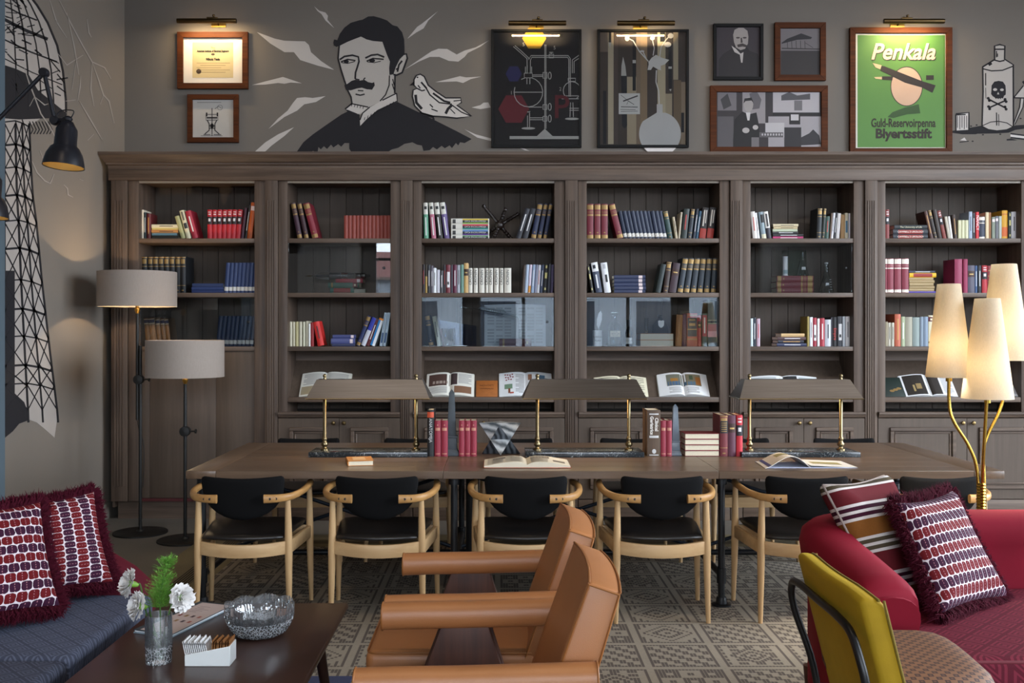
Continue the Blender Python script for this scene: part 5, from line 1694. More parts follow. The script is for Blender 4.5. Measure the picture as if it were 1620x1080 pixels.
# fountain-pen poster
o = frame('pen_poster', 'black-framed brown poster of fountain pens with a white flask silhouette', 'picture frame', (945, 1090, 46, 233), 4, black_fr, .03, True, '4a3f3a')
Z3 = (760, 0, 4.32)
for (x0, x1, y0, y1, c) in ((818, 872, 355, 985, '4a3c34'), (818, 872, 220, 355, '7a685a'), (872, 910, 220, 985, 'c6b498'), (912, 940, 220, 985, '544640'), (1002, 1065, 525, 985, 'b8a488'), (1065, 1095, 220, 985, '8a7460'), (1095, 1140, 220, 985, '987e62'), (1142, 1200, 220, 985, '483c38'),
                            (1210, 1265, 220, 985, 'c8b696'), (1265, 1310, 640, 985, 'b4a084'), (1318, 1352, 220, 545, 'b4a286'), (1320, 1372, 548, 985, '7a644c'), (1372, 1402, 560, 985, '96806a')):
    ink_on(o, 'paper_strip', [rect(x0, y0, x1, y1)], c, 1, Z3)
ink_on(o, 'flask_silhouette', [arc(1227, 915, 143, 150, -75, 215, 30) + [(1160, 985), (1290, 985)][:0] + [(1205, 770), (1205, 712), (1245, 712), (1245, 770)]], 'dcd6d2', 3, Z3)
fl = stroke([(1222, 712), (1218, 620), (1200, 560), (1203, 480)], 8) + [[(1142, 478), (1150, 440), (1148, 425), (1170, 395), (1200, 375), (1240, 395), (1290, 410), (1260, 440), (1232, 450), (1235, 482), (1205, 470), (1180, 455), (1165, 478)]]
fl += stroke([(1148, 420), (1085, 350), (1045, 280), (1010, 262)], 7) + stroke([(1135, 405), (1110, 350)], 6) + stroke([(1180, 380), (1188, 330), (1175, 270)], 6) + stroke([(1225, 390), (1235, 320), (1270, 270), (1300, 240)], 7)
fl += [ellipse(1003, 262, 16, 20), ellipse(1175, 262, 16, 14), ellipse(1300, 245, 20, 18), ellipse(1280, 305, 24, 18), ellipse(1105, 350, 16, 6)]
ink_on(o, 'flower_silhouette', fl, 'e6e0da', 3, Z3)
ink_on(o, 'pen_barrel', [[(962, 518), (998, 518), (1003, 860), (985, 878), (968, 860)], rect(1040, 270, 1062, 620), rect(1285, 300, 1308, 610), rect(838, 620, 860, 985), rect(1372, 770, 1392, 905), rect(876, 220, 894, 290), rect(1228, 220, 1262, 285)], '14141a', 2, Z3)
ink_on(o, 'pen_nib', [[(962, 518), (964, 450), (975, 388), (990, 450), (998, 518)], [(876, 290), (885, 332), (894, 290)], rect(1040, 410, 1062, 432), rect(1285, 455, 1308, 470), [(1290, 610), (1300, 625), (1306, 608)]], 'c8c2ba', 3, Z3)
ink_on(o, 'note_card', [rect(945, 638, 1090, 780)], 'e4dfda', 4, Z3)
ink_on(o, 'note_drawing', stroke([(975, 692), (1075, 655)], 9) + stroke([(960, 650), (1010, 690), (1000, 715)], 3) + stroke([(1010, 690), (1050, 715)], 4) + stroke([(960, 730), (1075, 732)], 5) + stroke([(955, 748), (1060, 750)], 3) + stroke([(960, 762), (1075, 760)], 3), '4a4648', 5, Z3)
# small portrait
o = frame('portrait_photograph', 'black-framed small photograph of a bald moustached person in dark suit', 'picture frame', (1129, 1208, 37, 126), 5, black_fr, .03, False, '3a3438')
Z4 = (1110, 0, 3.176)
ink_on(o, 'suit', [[(85, 385), (85, 300), (110, 270), (150, 245), (165, 225), (220, 225), (240, 255), (280, 270), (295, 300), (298, 385)]], '221e20', 1, Z4)
ink_on(o, 'head', [[(158, 175), (165, 150), (185, 140), (210, 140), (230, 155), (235, 185), (232, 220), (218, 245), (195, 252), (172, 238), (162, 210)]], '98908c', 2, Z4)
ink_on(o, 'shirt', [[(150, 230), (172, 245), (195, 270), (210, 262), (205, 315), (198, 315), (192, 275), (165, 262)]], 'b0a9a6', 3, Z4)
ink_on(o, 'face_shadow', [[(178, 225), (205, 218), (228, 228), (225, 238), (205, 234), (182, 238)], ellipse(182, 190, 10, 4), ellipse(216, 190, 10, 4), [(196, 190), (202, 190), (206, 214), (196, 216)]], '3c3434', 4, Z4)
# aeroplane photograph
o = frame('aeroplane_photograph', 'walnut-framed small photograph of an early aeroplane over a field', 'picture frame', (1226, 1307, 35, 127), 9, brown_fr, .03, False, '6f6a6c')
ink_on(o, 'field', [rect(398, 255, 600, 385)], '2c2829', 1, Z4)
ink_on(o, 'wing', [[(402, 215), (430, 195), (500, 168), (555, 188), (548, 196), (480, 200), (402, 220)]], '201e22', 2, Z4)
ink_on(o, 'struts', sum([stroke([(430 + 22 * k, 205), (432 + 22 * k, 245)], 2.4) for k in range(5)], []) + stroke([(402, 243), (598, 247)], 5) + stroke([(520, 215), (560, 240)], 2), '2a2628', 2, Z4)
# laboratory photograph
o = frame('workshop_photograph', 'wide walnut-framed photograph of a person standing among instruments', 'picture frame', (1124, 1310, 135, 242), 10, brown_fr, .03, False, '3a3638')
for (p, c, l) in (([rect(80, 460, 175, 555)], '6c676a', 1), ([rect(205, 457, 320, 620)], '8d8789', 1), ([rect(358, 457, 592, 568)], 'a8a3a6', 1), ([rect(335, 585, 605, 740)], '9a9598', 1), ([rect(80, 585, 160, 740)], '545053', 1), ([rect(320, 617, 415, 690)], 'b4b0b2', 2), ([rect(290, 665, 410, 690)], '5a5658', 3),
                  ([[(158, 700), (165, 600), (205, 560), (235, 575), (275, 565), (290, 640), (288, 740), (158, 740)]], '1a181a', 2), ([ellipse(235, 525, 24, 38)], '9c9694', 3), ([[(210, 520), (215, 495), (250, 490), (262, 520), (250, 505), (220, 508)]], '1c1a1c', 4), ([[(222, 565), (245, 565), (240, 605), (230, 605)]], 'c4c0c0', 4),
                  ([ellipse(222, 655, 18, 14), ellipse(270, 640, 14, 12)], 'aaa4a2', 4), ([rect(440, 565, 495, 625)], '232124', 3), ([rect(448, 575, 487, 605)], 'b8b4b6', 4), ([rect(415, 640, 500, 740)], '2a282b', 3), ([[(400, 480), (440, 462), (480, 480), (545, 470), (545, 500), (400, 505)]], '4c4a4d', 3), ([rect(465, 505, 505, 555)], '6a676a', 3),
                  ([[(500, 690), (540, 670), (560, 650), (590, 680), (600, 725), (500, 730)]], '2e2c30', 3), ([rect(355, 457, 592, 462), rect(358, 565, 592, 580)], '1e1c1e', 2), ([[(240, 470), (275, 455), (300, 500), (290, 545), (255, 550)]], '5c585c', 2), ([rect(250, 690, 288, 740)], '6c686a', 3), ([[(95, 500), (130, 470), (150, 530), (110, 550)]], '3a383a', 2)):
    ink_on(o, 'photo_tone', p, c, l, Z4)
ink_on(o, 'instrument_keys', [ellipse(305 + 14 * k, 676, 4, 6, 8) for k in range(8)], 'b8b4b6', 4, Z4)
# green pen advertisement: lettering and pens kept, the figure replaced by a plain oval
o = frame('green_poster', 'large walnut-framed green pen advertisement with cream script heading', 'picture frame', (1345, 1507, 43, 243), 9, brown_fr, .035, False, 'd8d4c8')
ink_on(o, 'green_sheet', [rect(1356.5, 55.5, 1495, 233)], M('poster_green', '4c7c30', rough=.6, var=.08, vscale=3), 1)
Z5 = (1365, 55, 6.0)
ink_on(o, 'cream_oval', [ellipse(415, 490, 150, 185, 40)], 'c0a088', 2, Z5)
ink_on(o, 'oval_outline', stroke(ellipse(415, 490, 150, 185, 40) + ellipse(415, 490, 150, 185, 40)[:1], 7), '2a221e', 3, Z5)
ink_on(o, 'dark_base', [[(235, 780), (280, 735), (400, 690), (530, 660), (545, 745), (420, 755), (290, 790)]], '2c4a22', 3, Z5)
ink_on(o, 'pen_barrel', [[(178, 295), (205, 300), (560, 440), (690, 480), (660, 550), (560, 500), (400, 455), (165, 340)], [(180, 395), (280, 395), (280, 432), (180, 428)], [(600, 385), (672, 385), (672, 428), (600, 430)]], '231b19', 4, Z5)
ink_on(o, 'pen_nib', [[(90, 268), (178, 290), (165, 328), (120, 312)], [(105, 402), (180, 400), (180, 424), (120, 418)]], 'c9b088', 5, Z5)
for dx, dy, c, l in ((1.2, 1.2, '2a221e', 4), (0, 0, 'd2b8a0', 6)):
    wtext(o, 'Penkala', 1427.5 + dx, 83 + dy, 36, c, bold=.004, shear=.3, width=.93, lvl=l)
wtext(o, 'Guld-Reservoirpenna', 1429, 195, 19, '2a221c', bold=.002, width=.62, lvl=4)
wtext(o, 'Blyertsstift', 1429, 212, 20.5, '2a221c', bold=.004, width=1.0, lvl=4)

# picture lights
brz = M('picture_light_bronze', '5c4a30', rough=.35, metal=1., var=.1)
led = M('led_strip', 'ffd9a0', rough=.5, var=0, emit='ffcf90', estr=14.)


def picture_light(cx, y, halfw, brx, label, power):
    Yl = AY - .19
    o = thing('picture_light', label, 'picture light', (Xp(cx, Yl), AY, Zp(y, Yl)), group='bronze picture lights on the back wall')
    hw = halfw * Yl / F
    bxr = (brx - cx) * Yl / F
    M_ = Matrix.Translation((0, -.19, 0)) @ Matrix.Rotation(PI / 2, 4, 'Y')
    MB().lathe([(.0, -hw), (.018, -hw), (.02, -hw + .006), (.02, hw - .006), (.018, hw), (0, hw)], 16, M_).build('tube', brz, o, smooth=True)
    MB().box(bxr - .06, bxr + .06, -.012, 0, .003, .037).build('wall_plate', M('plate_brass', '8a7038', rough=.35, metal=1.), o, bevel=.003)
    MB().tube(smooth_path([(bxr, -.012, .02), (bxr, -.06, .04), (bxr, -.13, .05), (bxr, -.19, .022)]), .006, 8).build('arm', brz, o, smooth=True)
    MB().box(bxr - .045, bxr + .045, -.205, -.175, .014, .028).build('clamp', brz, o, bevel=.003)
    MB().lathe([(0, -.012), (.01, -.008), (.012, 0), (.01, .008), (0, .012)], 12, Matrix.Translation((bxr + .01, -.19, .043))).build('knob', brz, o, smooth=True)
    MB().box(-hw + .03, hw - .03, -.1695, -.1655, -.011, -.001).build('led_strip', led, o)
    L = bpy.data.lights.new('picture_light_glow', 'AREA')
    L.shape = 'RECTANGLE'
    L.size, L.size_y = hw * 1.7, .015
    L.energy = power
    L.color = (1, .74, .42)
    q = bpy.data.objects.new('picture_light_glow', L)
    q.location = (0, -.162, -.012)
    q.rotation_euler = (math.radians(22), 0, 0)
    COL.objects.link(q)
    q.parent = o
    return o


picture_light(327, 33, 47, 336, 'bronze picture light above the award certificate', 5.0)
picture_light(850, 36.5, 45.5, 850, 'bronze picture light above the laboratory poster', 4.0)
picture_light(1022, 36.5, 45.5, 1018, 'bronze picture light above the fountain-pen poster', 4.0)
picture_light(1446, 33.5, 48, 1434, 'bronze picture light above the green advertisement', 6.0)

# ------------------------------------------------------------------ long table
TX0, TX1, TY0, TY1, TZ = -1.66, 2.70, 5.25, 6.57, .75
tw_x = wood('table_oak_long', '463629', '715b48', 'x', rough=.36, contrast=.8, coat=.15)
tw_y = wood('table_oak_end', '463629', '715b48', 'y', rough=.36, contrast=.8, coat=.15)
iron = M('black_iron_pipe', '17191c', rough=.45, metal=.3, var=.1)
tb = thing('library_table', 'very long dark oak library table on black iron pipe legs', 'table', ((TX0 + TX1) / 2, (TY0 + TY1) / 2, 0))
tc = tb.location
# end boards, three sections of long boards, edging
for a, b in ((TX0, TX0 + .16), (TX1 - .16, TX1)):
    MB().box(a, b, TY0, TY1, TZ - .042, TZ).build('end_board', tw_y, tb, world=True, bevel=.002)
secs = [TX0 + .161, -.29, 1.18, TX1 - .161]
nb = 7
wb = (TY1 - TY0) / nb
for a, b in zip(secs, secs[1:]):
    m0 = MB().box(-(b - a) / 2 + .0008, (b - a) / 2 - .0008, -wb / 2 + .0006, wb / 2 - .0006, TZ - .042, TZ).build('plank', tw_x, tb, bevel=.0012, seg=1)
    m0.location = ((a + b) / 2 - tc.x, TY0 + wb / 2 - tc.y, 0)
    for k in range(1, nb):
        put(m0.data, 'plank', tb, ((a + b) / 2 - tc.x, TY0 + wb * (k + .5) - tc.y, 0))
LEGX = [-1.60, -.235, 1.215, 2.62]
for lx in LEGX:
    for ly in (TY0 + .10, TY1 - .10):
        l = MB()
        l.tube([(lx, ly, .012), (lx, ly, TZ - .05)], .019, 12)
        l.build('leg', iron, tb, world=True, smooth=True)
        fl = MB()
        fl.lathe([(0, .009), (.052, .009), (.052, .016), (.03, .02), (.027, .05), (.025, .055), (0, .055)], 18, Matrix.Translation((lx, ly, 0)))
        fl.build('floor_flange', iron, tb, world=True, smooth=True)
        fl = MB()
        fl.lathe([(0, 0), (.03, 0), (.03, .03), (.05, .034), (.05, .042), (0, .042)], 18, Matrix.Translation((lx, ly, TZ - .085)))
        fl.build('top_flange', iron, tb, world=True, smooth=True)
        fl = MB()
        fl.lathe([(.0, -.04), (.026, -.04), (.026, .04), (0, .04)], 14, Matrix.Translation((lx, ly, .17)))
        fl.build('pipe_collar', iron, tb, world=True, smooth=True)
    MB().tube([(lx, TY0 + .1, .17), (lx, TY1 - .1, .17)], .017, 10).build('cross_pipe', iron, tb, world=True, smooth=True)
ym = (TY0 + TY1) / 2
MB().tube([(LEGX[0], ym, .17), (LEGX[-1], ym, .17)], .017, 10).build('long_pipe', iron, tb, world=True, smooth=True)
MB().box(TX0 + .1, TX1 - .1, ym - .02, ym + .02, TZ - .085, TZ - .043).build('long_rail', iron, tb, world=True)
strap = M('blue_black_strap', '1c2430', rough=.45, metal=.4)
for a, b in zip(LEGX, LEGX[1:]):
    for z0, z1 in ((.2, TZ - .1), (TZ - .1, .2)):
        MB().tube([(a + .02, ym + (.012 if z0 < .3 else -.012), z0), (b - .02, ym + (.012 if z0 < .3 else -.012), z1)], .011, 8).build('brace', strap, tb, world=True)
MB().tube([(-.15, ym, .01), (-.15, ym, TZ - .05)], .04, 14).build('cable_column', M('cable_sleeve', '0e0f11', rough=.6), tb, world=True, smooth=True)

# ------------------------------------------------------------------ dining chairs
beech = wood('chair_beech', 'a9855a', 'd2b184', 'z', rough=.42, contrast=.7, fine=.8, bump=.1)
beech_x = wood('chair_beech_rail', 'a9855a', 'd4b488', 'x', rough=.42, contrast=.7, fine=.8, bump=.1)
honey = wood('chair_honey_arm', '93683c', 'bb9058', 'y', rough=.38, contrast=.8, fine=.8, bump=.1)
back_cloth = M('charcoal_wool', '0f0f10', rough=.9, spec=.12, var=.15, vscale=400, bump=.3, bscale=700)
seat_hide = M('black_seat_leather', '161414', rough=.38, var=.1, bump=.15, bscale=500)


def supersec(a, b, n=12, p=2.8):
    out = []
    for k in range(n):
        t = 2 * PI * k / n
        c, s = math.cos(t), math.sin(t)
        out.append((a * math.copysign(abs(c) ** (2 / p), c), b * math.copysign(abs(s) ** (2 / p), s)))
    return out


def make_chair():
    ch = thing('dining_chair', 'x', 'chair')
    for sx in (-1, 1):
        MB().tube([(sx * .236, -.215, 0), (sx * .232, -.21, .2), (sx * .23, -.207, .38), (sx * .228, -.207, .52), (sx * .226, -.21, .637)], [.0115, .0165, .0205, .017, .0135], 14).build('leg', beech, ch, smooth=True)
        MB().tube([(sx * .275, .215, 0), (sx * .271, .208, .2), (sx * .268, .205, .38), (sx * .267, .205, .52), (sx * .266, .205, .645)], [.0115, .0165, .0205, .017, .0135], 14).build('leg', beech, ch, smooth=True)
        path = smooth_path([(sx * .266, .235, .652), (sx * .282, .12, .657), (sx * .287, -.02, .657), (sx * .274, -.14, .652), (sx * .24, -.222, .646), (sx * .185, -.263, .643), (sx * .118, -.274, .642)], 4)
        n = len(path)
        secs = []
        for k in range(n):
            u = k / (n - 1)
            secs.append(supersec(.0185 - .005 * u if u > .05 else .014, .0155 + .013 * max(0, u - .45)))
        arm = MB().sweep(path, secs)
        a = arm.build('armrest', honey, ch, smooth=True, fix=True, angle=60)
        for bxp in (.150, .180):
            by = -.281 if bxp < .17 else -.275
            MB().lathe([(0, 0), (.0065, 0), (.0065, .01), (0, .01)], 10, Matrix.Translation((sx * bxp, by - .004, .643)) @ Matrix.Rotation(-PI / 2, 4, 'X')).build('bolt', M('bolt_black', '100c0a', rough=.4), a)
        MB().box(-.011, .011, -.21, .21, .0, .065, Matrix.Translation((sx * .249, 0, .352)) @ Matrix.Rotation(sx * -.088, 4, 'Z')).build('side_rail', beech_x, ch, bevel=.003)
    # rear rail bows backwards
    for y0, bow, wid, nm in ((-.207, -.05, .222, 'rear_rail'), (.205, .012, .26, 'front_rail')):
        pth = [(x * wid, y0 + bow * (1 - x * x), .385 - (.012 * (1 - x * x) if bow < 0 else 0)) for x in [k / 6 - 1 for k in range(13)]]
        MB().sweep(pth, [(-.011, -.033), (.011, -.033), (.011, .033), (-.011, .033)]).build(nm, beech_x, ch, fix=True, bevel=.003)
    # seat pad
    out = dense([(-.205, -.225), (-.1, -.252), (0, -.262), (.1, -.252), (.205, -.225), (.225, -.1), (.25, .12), (.245, .215), (.2, .235), (0, .24), (-.2, .235), (-.245, .215), (-.25, .12), (-.225, -.1)], .05)
    MB().pad(out, lambda u, v, h: (u, v, .436 + .02 * (v + .25) * 2 * .5 - .012 * max(0, 1 - (u / .2) ** 2) * max(0, 1 - (v / .22) ** 2) + h), .022, .018, 7, 8).build('seat', seat_hide, ch, smooth=True, angle=180)
    # shield-shaped back
    o2 = []
    for k in range(9):
        t = k / 8
        o2.append((-.195 + .39 * t, .75 - .01 * math.sin(PI * t)))
    o2 += [(.205, .745), (.211, .732), (.211, .712)]
    for k in range(1, 14):
        a = PI * k / 14
        o2.append((.208 * math.cos(a), .69 - .165 * math.sin(a)))
    o2 += [(-.211, .712), (-.211, .732), (-.205, .745)]
    MB().pad(o2, lambda u, v, h: (u, -.235 + .75 * u * u - .12 * (v - .64) - h, v), .02, .018, 7, 8).build('backrest', back_cloth, ch, smooth=True, angle=180, fix=True)
    return ch


ch0 = make_chair()
near = [(-1.30, 'black and beech dining chair with curved arms, end place nearest the two floor lamps'), (-.61, 'black and beech dining chair in front of the orange book'),
        (.145, 'black and beech dining chair behind the tan leather armchairs'), (.835, 'black and beech dining chair in front of the upright brown book'),
        (1.577, 'black and beech dining chair in front of the open magazine'), (2.25, 'black and beech dining chair half hidden behind the red sofa cushions')]
far = [(-1.29, 'dining chair across the table behind the first lamp post'), (-.57, 'dining chair across the table behind the black upright book'), (.17, 'dining chair across the table behind the marble star'),
       (.91, 'dining chair across the table behind the stacked red books group'), (1.66, 'dining chair across the table behind the three tall red books'), (2.38, 'dining chair across the table behind the open magazine')]
for i, (x, lb) in enumerate(near):
    c = ch0 if i == 0 else copy_tree(ch0)
    c.location = (x, 5.235, .0085)
    c.rotation_euler = (0, 0, (.02, -.02, .0, .015, -.01, .03)[i])
    tag(c, lb, 'chair', 'dining chairs on the lounge side of the table')
for i, (x, lb) in enumerate(far):
    c = copy_tree(ch0)
    c.location = (x, 6.56, .0085)
    c.rotation_euler = (0, 0, PI + (.03, -.02, .01, -.03, .02, 0)[i])
    tag(c, lb, 'chair', 'dining chairs on the bookcase side of the table')

# ------------------------------------------------------------------ desk lamps
antique = M('antique_brass_post', '857658', rough=.28, metal=1., var=.12, vscale=20)
m, b, t = newmat('brushed_bronze')
nz = t.noise(t.coords('Object', (3, 200, 200)), 1.0, 3)
t.l(t.mix(nz, lin('4c453e'), lin('78706a')), b.inputs['Base Color'])
b.inputs['Metallic'].default_value = .85
b.inputs['Roughness'].default_value = .38
bronze = m
m, b, t = newmat('dark_marble')
v = t.coords('Object')
nz = t.noise(v, 9.0, 6, .6)
wv = t.n('ShaderNodeTexVoronoi', feature='DISTANCE_TO_EDGE')
wv.inputs['Scale'].default_value = 7.0
mixv = t.n('ShaderNodeVectorMath', operation='ADD')
t.l(v, mixv.inputs[0])
cbn = t.n('ShaderNodeCombineXYZ')
for k in range(3):
    t.l(nz, cbn.inputs[k])
t.l(cbn.outputs[0], mixv.inputs[1])
t.l(mixv.outputs[0], wv.inputs['Vector'])
vein = t.m('LESS_THAN', wv.outputs[0], .012)
t.l(t.mix(vein, lin('23282c'), lin('9aa0a2')), b.inputs['Base Color'])
b.inputs['Roughness'].default_value = .15
dark_marble = m
LY = 5.93


def desk_lamp(x, label):
    o = thing('desk_lamp', label, 'desk lamp', (x, LY, TZ), group='bronze desk lamps on the library table')
    MB().box(-.35, .35, -.12, .12, .0005, .03).build('base', dark_marble, o, bevel=.002)
    for s in (-1, 1):
        MB().lathe([(0, .03), (.026, .03), (.026, .038), (.014, .042), (.012, .05), (.02, .058), (.022, .068), (.013, .08), (.012, .088), (.017, .096), (.013, .106), (.0105, .11), (.0105, .46), (.008, .465), (.011, .47), (.012, .478), (.007, .486), (0, .488)], 18,
                   Matrix.Translation((s * .275, 0, 0))).build('post', antique, o, smooth=True, angle=60)
    # trough shade, open below
    zt, zb = .455, .345
    L1, L0, d1, d0 = .315, .365, .045, .13
    th = .003
    mb = MB()
    up = [(-L1, -d1, zt), (L1, -d1, zt), (L1, d1, zt), (-L1, d1, zt)]
    lo = [(-L0, -d0, zb), (L0, -d0, zb), (L0, d0, zb), (-L0, d0, zb)]
    up2 = [(-L1 + th, -d1 + th, zt - th), (L1 - th, -d1 + th, zt - th), (L1 - th, d1 - th, zt - th), (-L1 + th, d1 - th, zt - th)]
    lo2 = [(-L0 + th, -d0 + th, zb), (L0 - th, -d0 + th, zb), (L0 - th, d0 - th, zb), (-L0 + th, d0 - th, zb)]
    fs = [(0, 1, 2, 3), (8 + 3, 8 + 2, 8 + 1, 8)]
    for k in range(4):
        j = (k + 1) % 4
        fs += [(4 + k, 4 + j, j, k), (12 + j, 12 + k, 8 + k, 8 + j), (4 + j, 4 + k, 12 + k, 12 + j)]
    mb.add(up + lo + up2 + lo2, fs)
    sh = mb.build('shade', bronze, o)
    rim = MB()
    for k in range(4):
        rim.tube([lo[k], lo[(k + 1) % 4]], .004, 6)
    rim.build('rim', antique, sh)
    MB().tube([(-.25, 0, .40), (.25, 0, .40)], .013, 10).build('lamp_tube', M('warm_tube', 'ffe0b0', var=0, emit='ffc070', estr=3.), o, smooth=True)
    L = bpy.data.lights.new('desk_lamp_glow', 'AREA')
    L.shape = 'RECTANGLE'
    L.size, L.size_y = .5, .03
    L.energy = 2.6
    L.color = (1, .68, .36)
    q = bpy.data.objects.new('desk_lamp_glow', L)
    q.location = (0, 0, .38)
    COL.objects.link(q)
    q.parent = o
    return o


desk_lamp(-.764, 'bronze desk lamp on dark marble base behind the orange book')
desk_lamp(.515, 'bronze desk lamp on dark marble base beside the marble star')
desk_lamp(1.79, 'bronze desk lamp on dark marble base behind the open magazine')

# ------------------------------------------------------------------ things on the table
TYB = 5.86
kx = TYB / F
tx = lambda x: (x - CX) * kx


def table_book(x0, x1, ytop, col, style, label, d=.16, y=TYB, rough=.5, lean=0.):
    t_ = (x1 - x0) * kx - .0006
    h_ = (722 - ytop) * kx
    o = make_book((tx(x0), y, TZ + .0005), lean, t_, h_, d, col, style, rough)
    return tag(o, label, 'book', 'books standing on the library table')


bk = table_book(676, 686.5, 649, '121316', 'plain', 'tall black paperback with orange label beside the obelisk', .17)
tq = (686.5 - 676) * kx
hq = (722 - 649) * kx
mb = MB(); band(mb, tq, hq, .84, .96, .001); mb.build('orange_label', C('c8502e'), bk)
text('spine_title', 'ANATOMIJA', .026, C('c8c8c8'), bk, (tq * .5, -.0075, hq * .56), DOWN)
for i, (a, b) in enumerate(((687.5, 697.5), (698, 708.5), (726, 735), (735.3, 744.3), (744.6, 754))):
    o = table_book(a, b, 665.5, '8c2438', 'plain', 'crimson cloth volume with gilt lettering, %s from the black paperback' % ORD[i + 1], .15)
    t_ = (b - a) * kx
    h_ = (722 - 665.5) * kx
    mb = MB(); band(mb, t_, h_, .72, .80, .0012, .15, .85); band(mb, t_, h_, .06, .085, .0012, .15, .85); band(mb, t_, h_, .86, .89, .0012, .4, .6); mb.build('gilt_lettering', C('c08a72'), o)
o = table_book(1024, 1045, 649, '53402f', 'plain', 'thick brown book with white title beside two crimson volumes', .19)
t_ = 21 * kx; h_ = (722 - 649) * kx
text('spine_title', 'Clinical', .027, C('dcd8d0'), o, (t_ * .68, -.0078, h_ * .69), DOWN, bold=.001)
text('spine_title', 'Geriatrics', .027, C('dcd8d0'), o, (t_ * .32, -.0078, h_ * .67), DOWN, bold=.001)
mb = MB(); band(mb, t_, h_, .40, .45, .0012, .15, .85); band(mb, t_, h_, .90, .93, .0012, .15, .85); band(mb, t_, h_, .02, .04, .0012, .15, .85); mb.build('white_lettering', C('c8c8c8'), o)
MB().prism(ellipse(t_ / 2, h_ * .11, .012, .014), -.0085, -.0078).build('emblem', C('c8c8c8'), o)
for i, (a, b) in enumerate(((1045.3, 1053.7), (1054.2, 1063))):
    o = table_book(a, b, 665.5, '8c2438', 'plain', 'crimson cloth volume, %s beside the thick brown book' % ORD[i + 1], .15)
    t_ = (b - a) * kx; h_ = (722 - 665.5) * kx
    mb = MB(); band(mb, t_, h_, .72, .80, .0012, .15, .85); band(mb, t_, h_, .06, .085, .0012, .15, .85); mb.build('gilt_lettering', C('c08a72'), o)
for i, (a, b, yt, c, s, l) in enumerate(((1139, 1151.5, 657, '6a2028', 'enc', 'maroon book with black and gold title panel by desk lamp'), (1152, 1164, 657, '56293c', 'label_mid', 'plum book between maroon and scarlet books'), (1165, 1175, 657, 'b8202e', 'blackband', 'scarlet book with black band by desk lamp base'))):
    o = table_book(a, b, yt, c, s, l, .2)
    if i == 0:
        t_ = (b - a) * kx; h_ = (722 - yt) * kx
        mb = MB(); band(mb, t_, h_, .56, .86, .0025, .02, .98); mb.build('title_panel', C('17161a'), o)
        mb = MB()
        for q in (.6, .65, .7, .75, .8):
            band(mb, t_, h_, q, q + .02, .003, .15, .85)
        mb.build('gilt_title', GOLD, o)
for k in range(4):
    zt = TZ + .0005 + (k + 1) * (36 * kx / 4)
    o = make_book((tx(1138), TYB + .0, zt), PI / 2, 36 * kx / 4 - .0006, (1138 - 1083) * kx, .15, '7a1a24', 'plain')
    o.rotation_euler = (0, PI / 2, PI)
    o.location = (tx(1138.5), TYB + .15, zt)
    tag(o, 'dark red book lying with page edges out, %s from the table top' % ORD[k + 1], 'book', 'stack of dark red books on the table')

stone = M('obelisk_stone', '3a4248', rough=.6, var=.2, vscale=25, bump=.1)
slate2 = M('obelisk_marble', '5b6670', rough=.35, var=.35, vscale=14)


def obelisk(px, ytop, w, base_w, mat, label, step):
    o = thing('obelisk', label, 'obelisk', (tx(px), TYB + .05, TZ))
    h = (722 - ytop) * kx
    hb = h * step
    q = base_w / 2
    MB().box(-q, q, -q, q, .0005, hb * .16).build('plinth', mat, o, bevel=.002)
    def frus(z0, z1, a, b_, nm, bev=.001):
        mm = MB()
        mm.add([(-a, -a, z0), (a, -a, z0), (a, a, z0), (-a, a, z0), (-b_, -b_, z1), (b_, -b_, z1), (b_, b_, z1), (-b_, b_, z1)],
               [(3, 2, 1, 0), (4, 5, 6, 7), (0, 1, 5, 4), (1, 2, 6, 5), (2, 3, 7, 6), (3, 0, 4, 7)])
        mm.build(nm, mat, o, bevel=bev)
    frus(hb * .16, hb * .35, q * .95, q * .76, 'foot')
    frus(hb * .35, hb * .93, q * .74, q * .68, 'pedestal')
    frus(hb * .93, hb * 1.03, q * .8, q * .8, 'collar', .003)
    frus(hb * 1.03, h * .94, w / 2, w / 2 * .62, 'shaft')
    mm = MB()
    a = w / 2 * .62
    mm.add([(-a, -a, h * .94), (a, -a, h * .94), (a, a, h * .94), (-a, a, h * .94), (0, 0, h)], [(0, 1, 4), (1, 2, 4), (2, 3, 4), (3, 0, 4), (3, 2, 1, 0)])
    mm.build('tip', mat, o)


obelisk(714, 616, .052, .088, stone, 'tall dark stone obelisk between crimson volumes', .29)
obelisk(1070.5, 640, .045, .068, slate2, 'grey marble obelisk beside the lying dark red books', .28)

# marble star of two interlocking tetrahedra
star_mats = []
for nm_, rot_, c1_, c2_ in (('banded_marble_dark', (0, .3, 0), '262d34', '6a737a'), ('banded_marble_light', (0, 1.35, .4), '3c454c', 'a4abb0')):
    m, b, t = newmat(nm_)
    mp = t.n('ShaderNodeMapping')
    mp.inputs['Rotation'].default_value = rot_
    t.l(t.coords('Object'), mp.inputs['Vector'])
    wv = t.n('ShaderNodeTexWave', wave_type='BANDS')
    wv.inputs['Scale'].default_value = 9.0
    wv.inputs['Distortion'].default_value = 4.0
    wv.inputs['Detail'].default_value = 4.0
    wv.inputs['Detail Scale'].default_value = 1.4
    t.l(mp.outputs[0], wv.inputs['Vector'])
    t.l(t.mix(wv.outputs['Fac'], lin(c1_), lin(c2_)), b.inputs['Base Color'])
    b.inputs['Roughness'].default_value = .3
    star_mats.append(m)
so_ = thing('marble_star', 'grey banded marble star of two crossed tetrahedra between books and lamp', 'ornament', (tx(791.5), TYB + .08, TZ))
s_ = .125
hh = (722 - 672) * kx
zc_ = hh / 2 + .0008
zq = lambda y: (722 - y) * kx + .0008
xq = lambda x: (x - 791.5) * kx
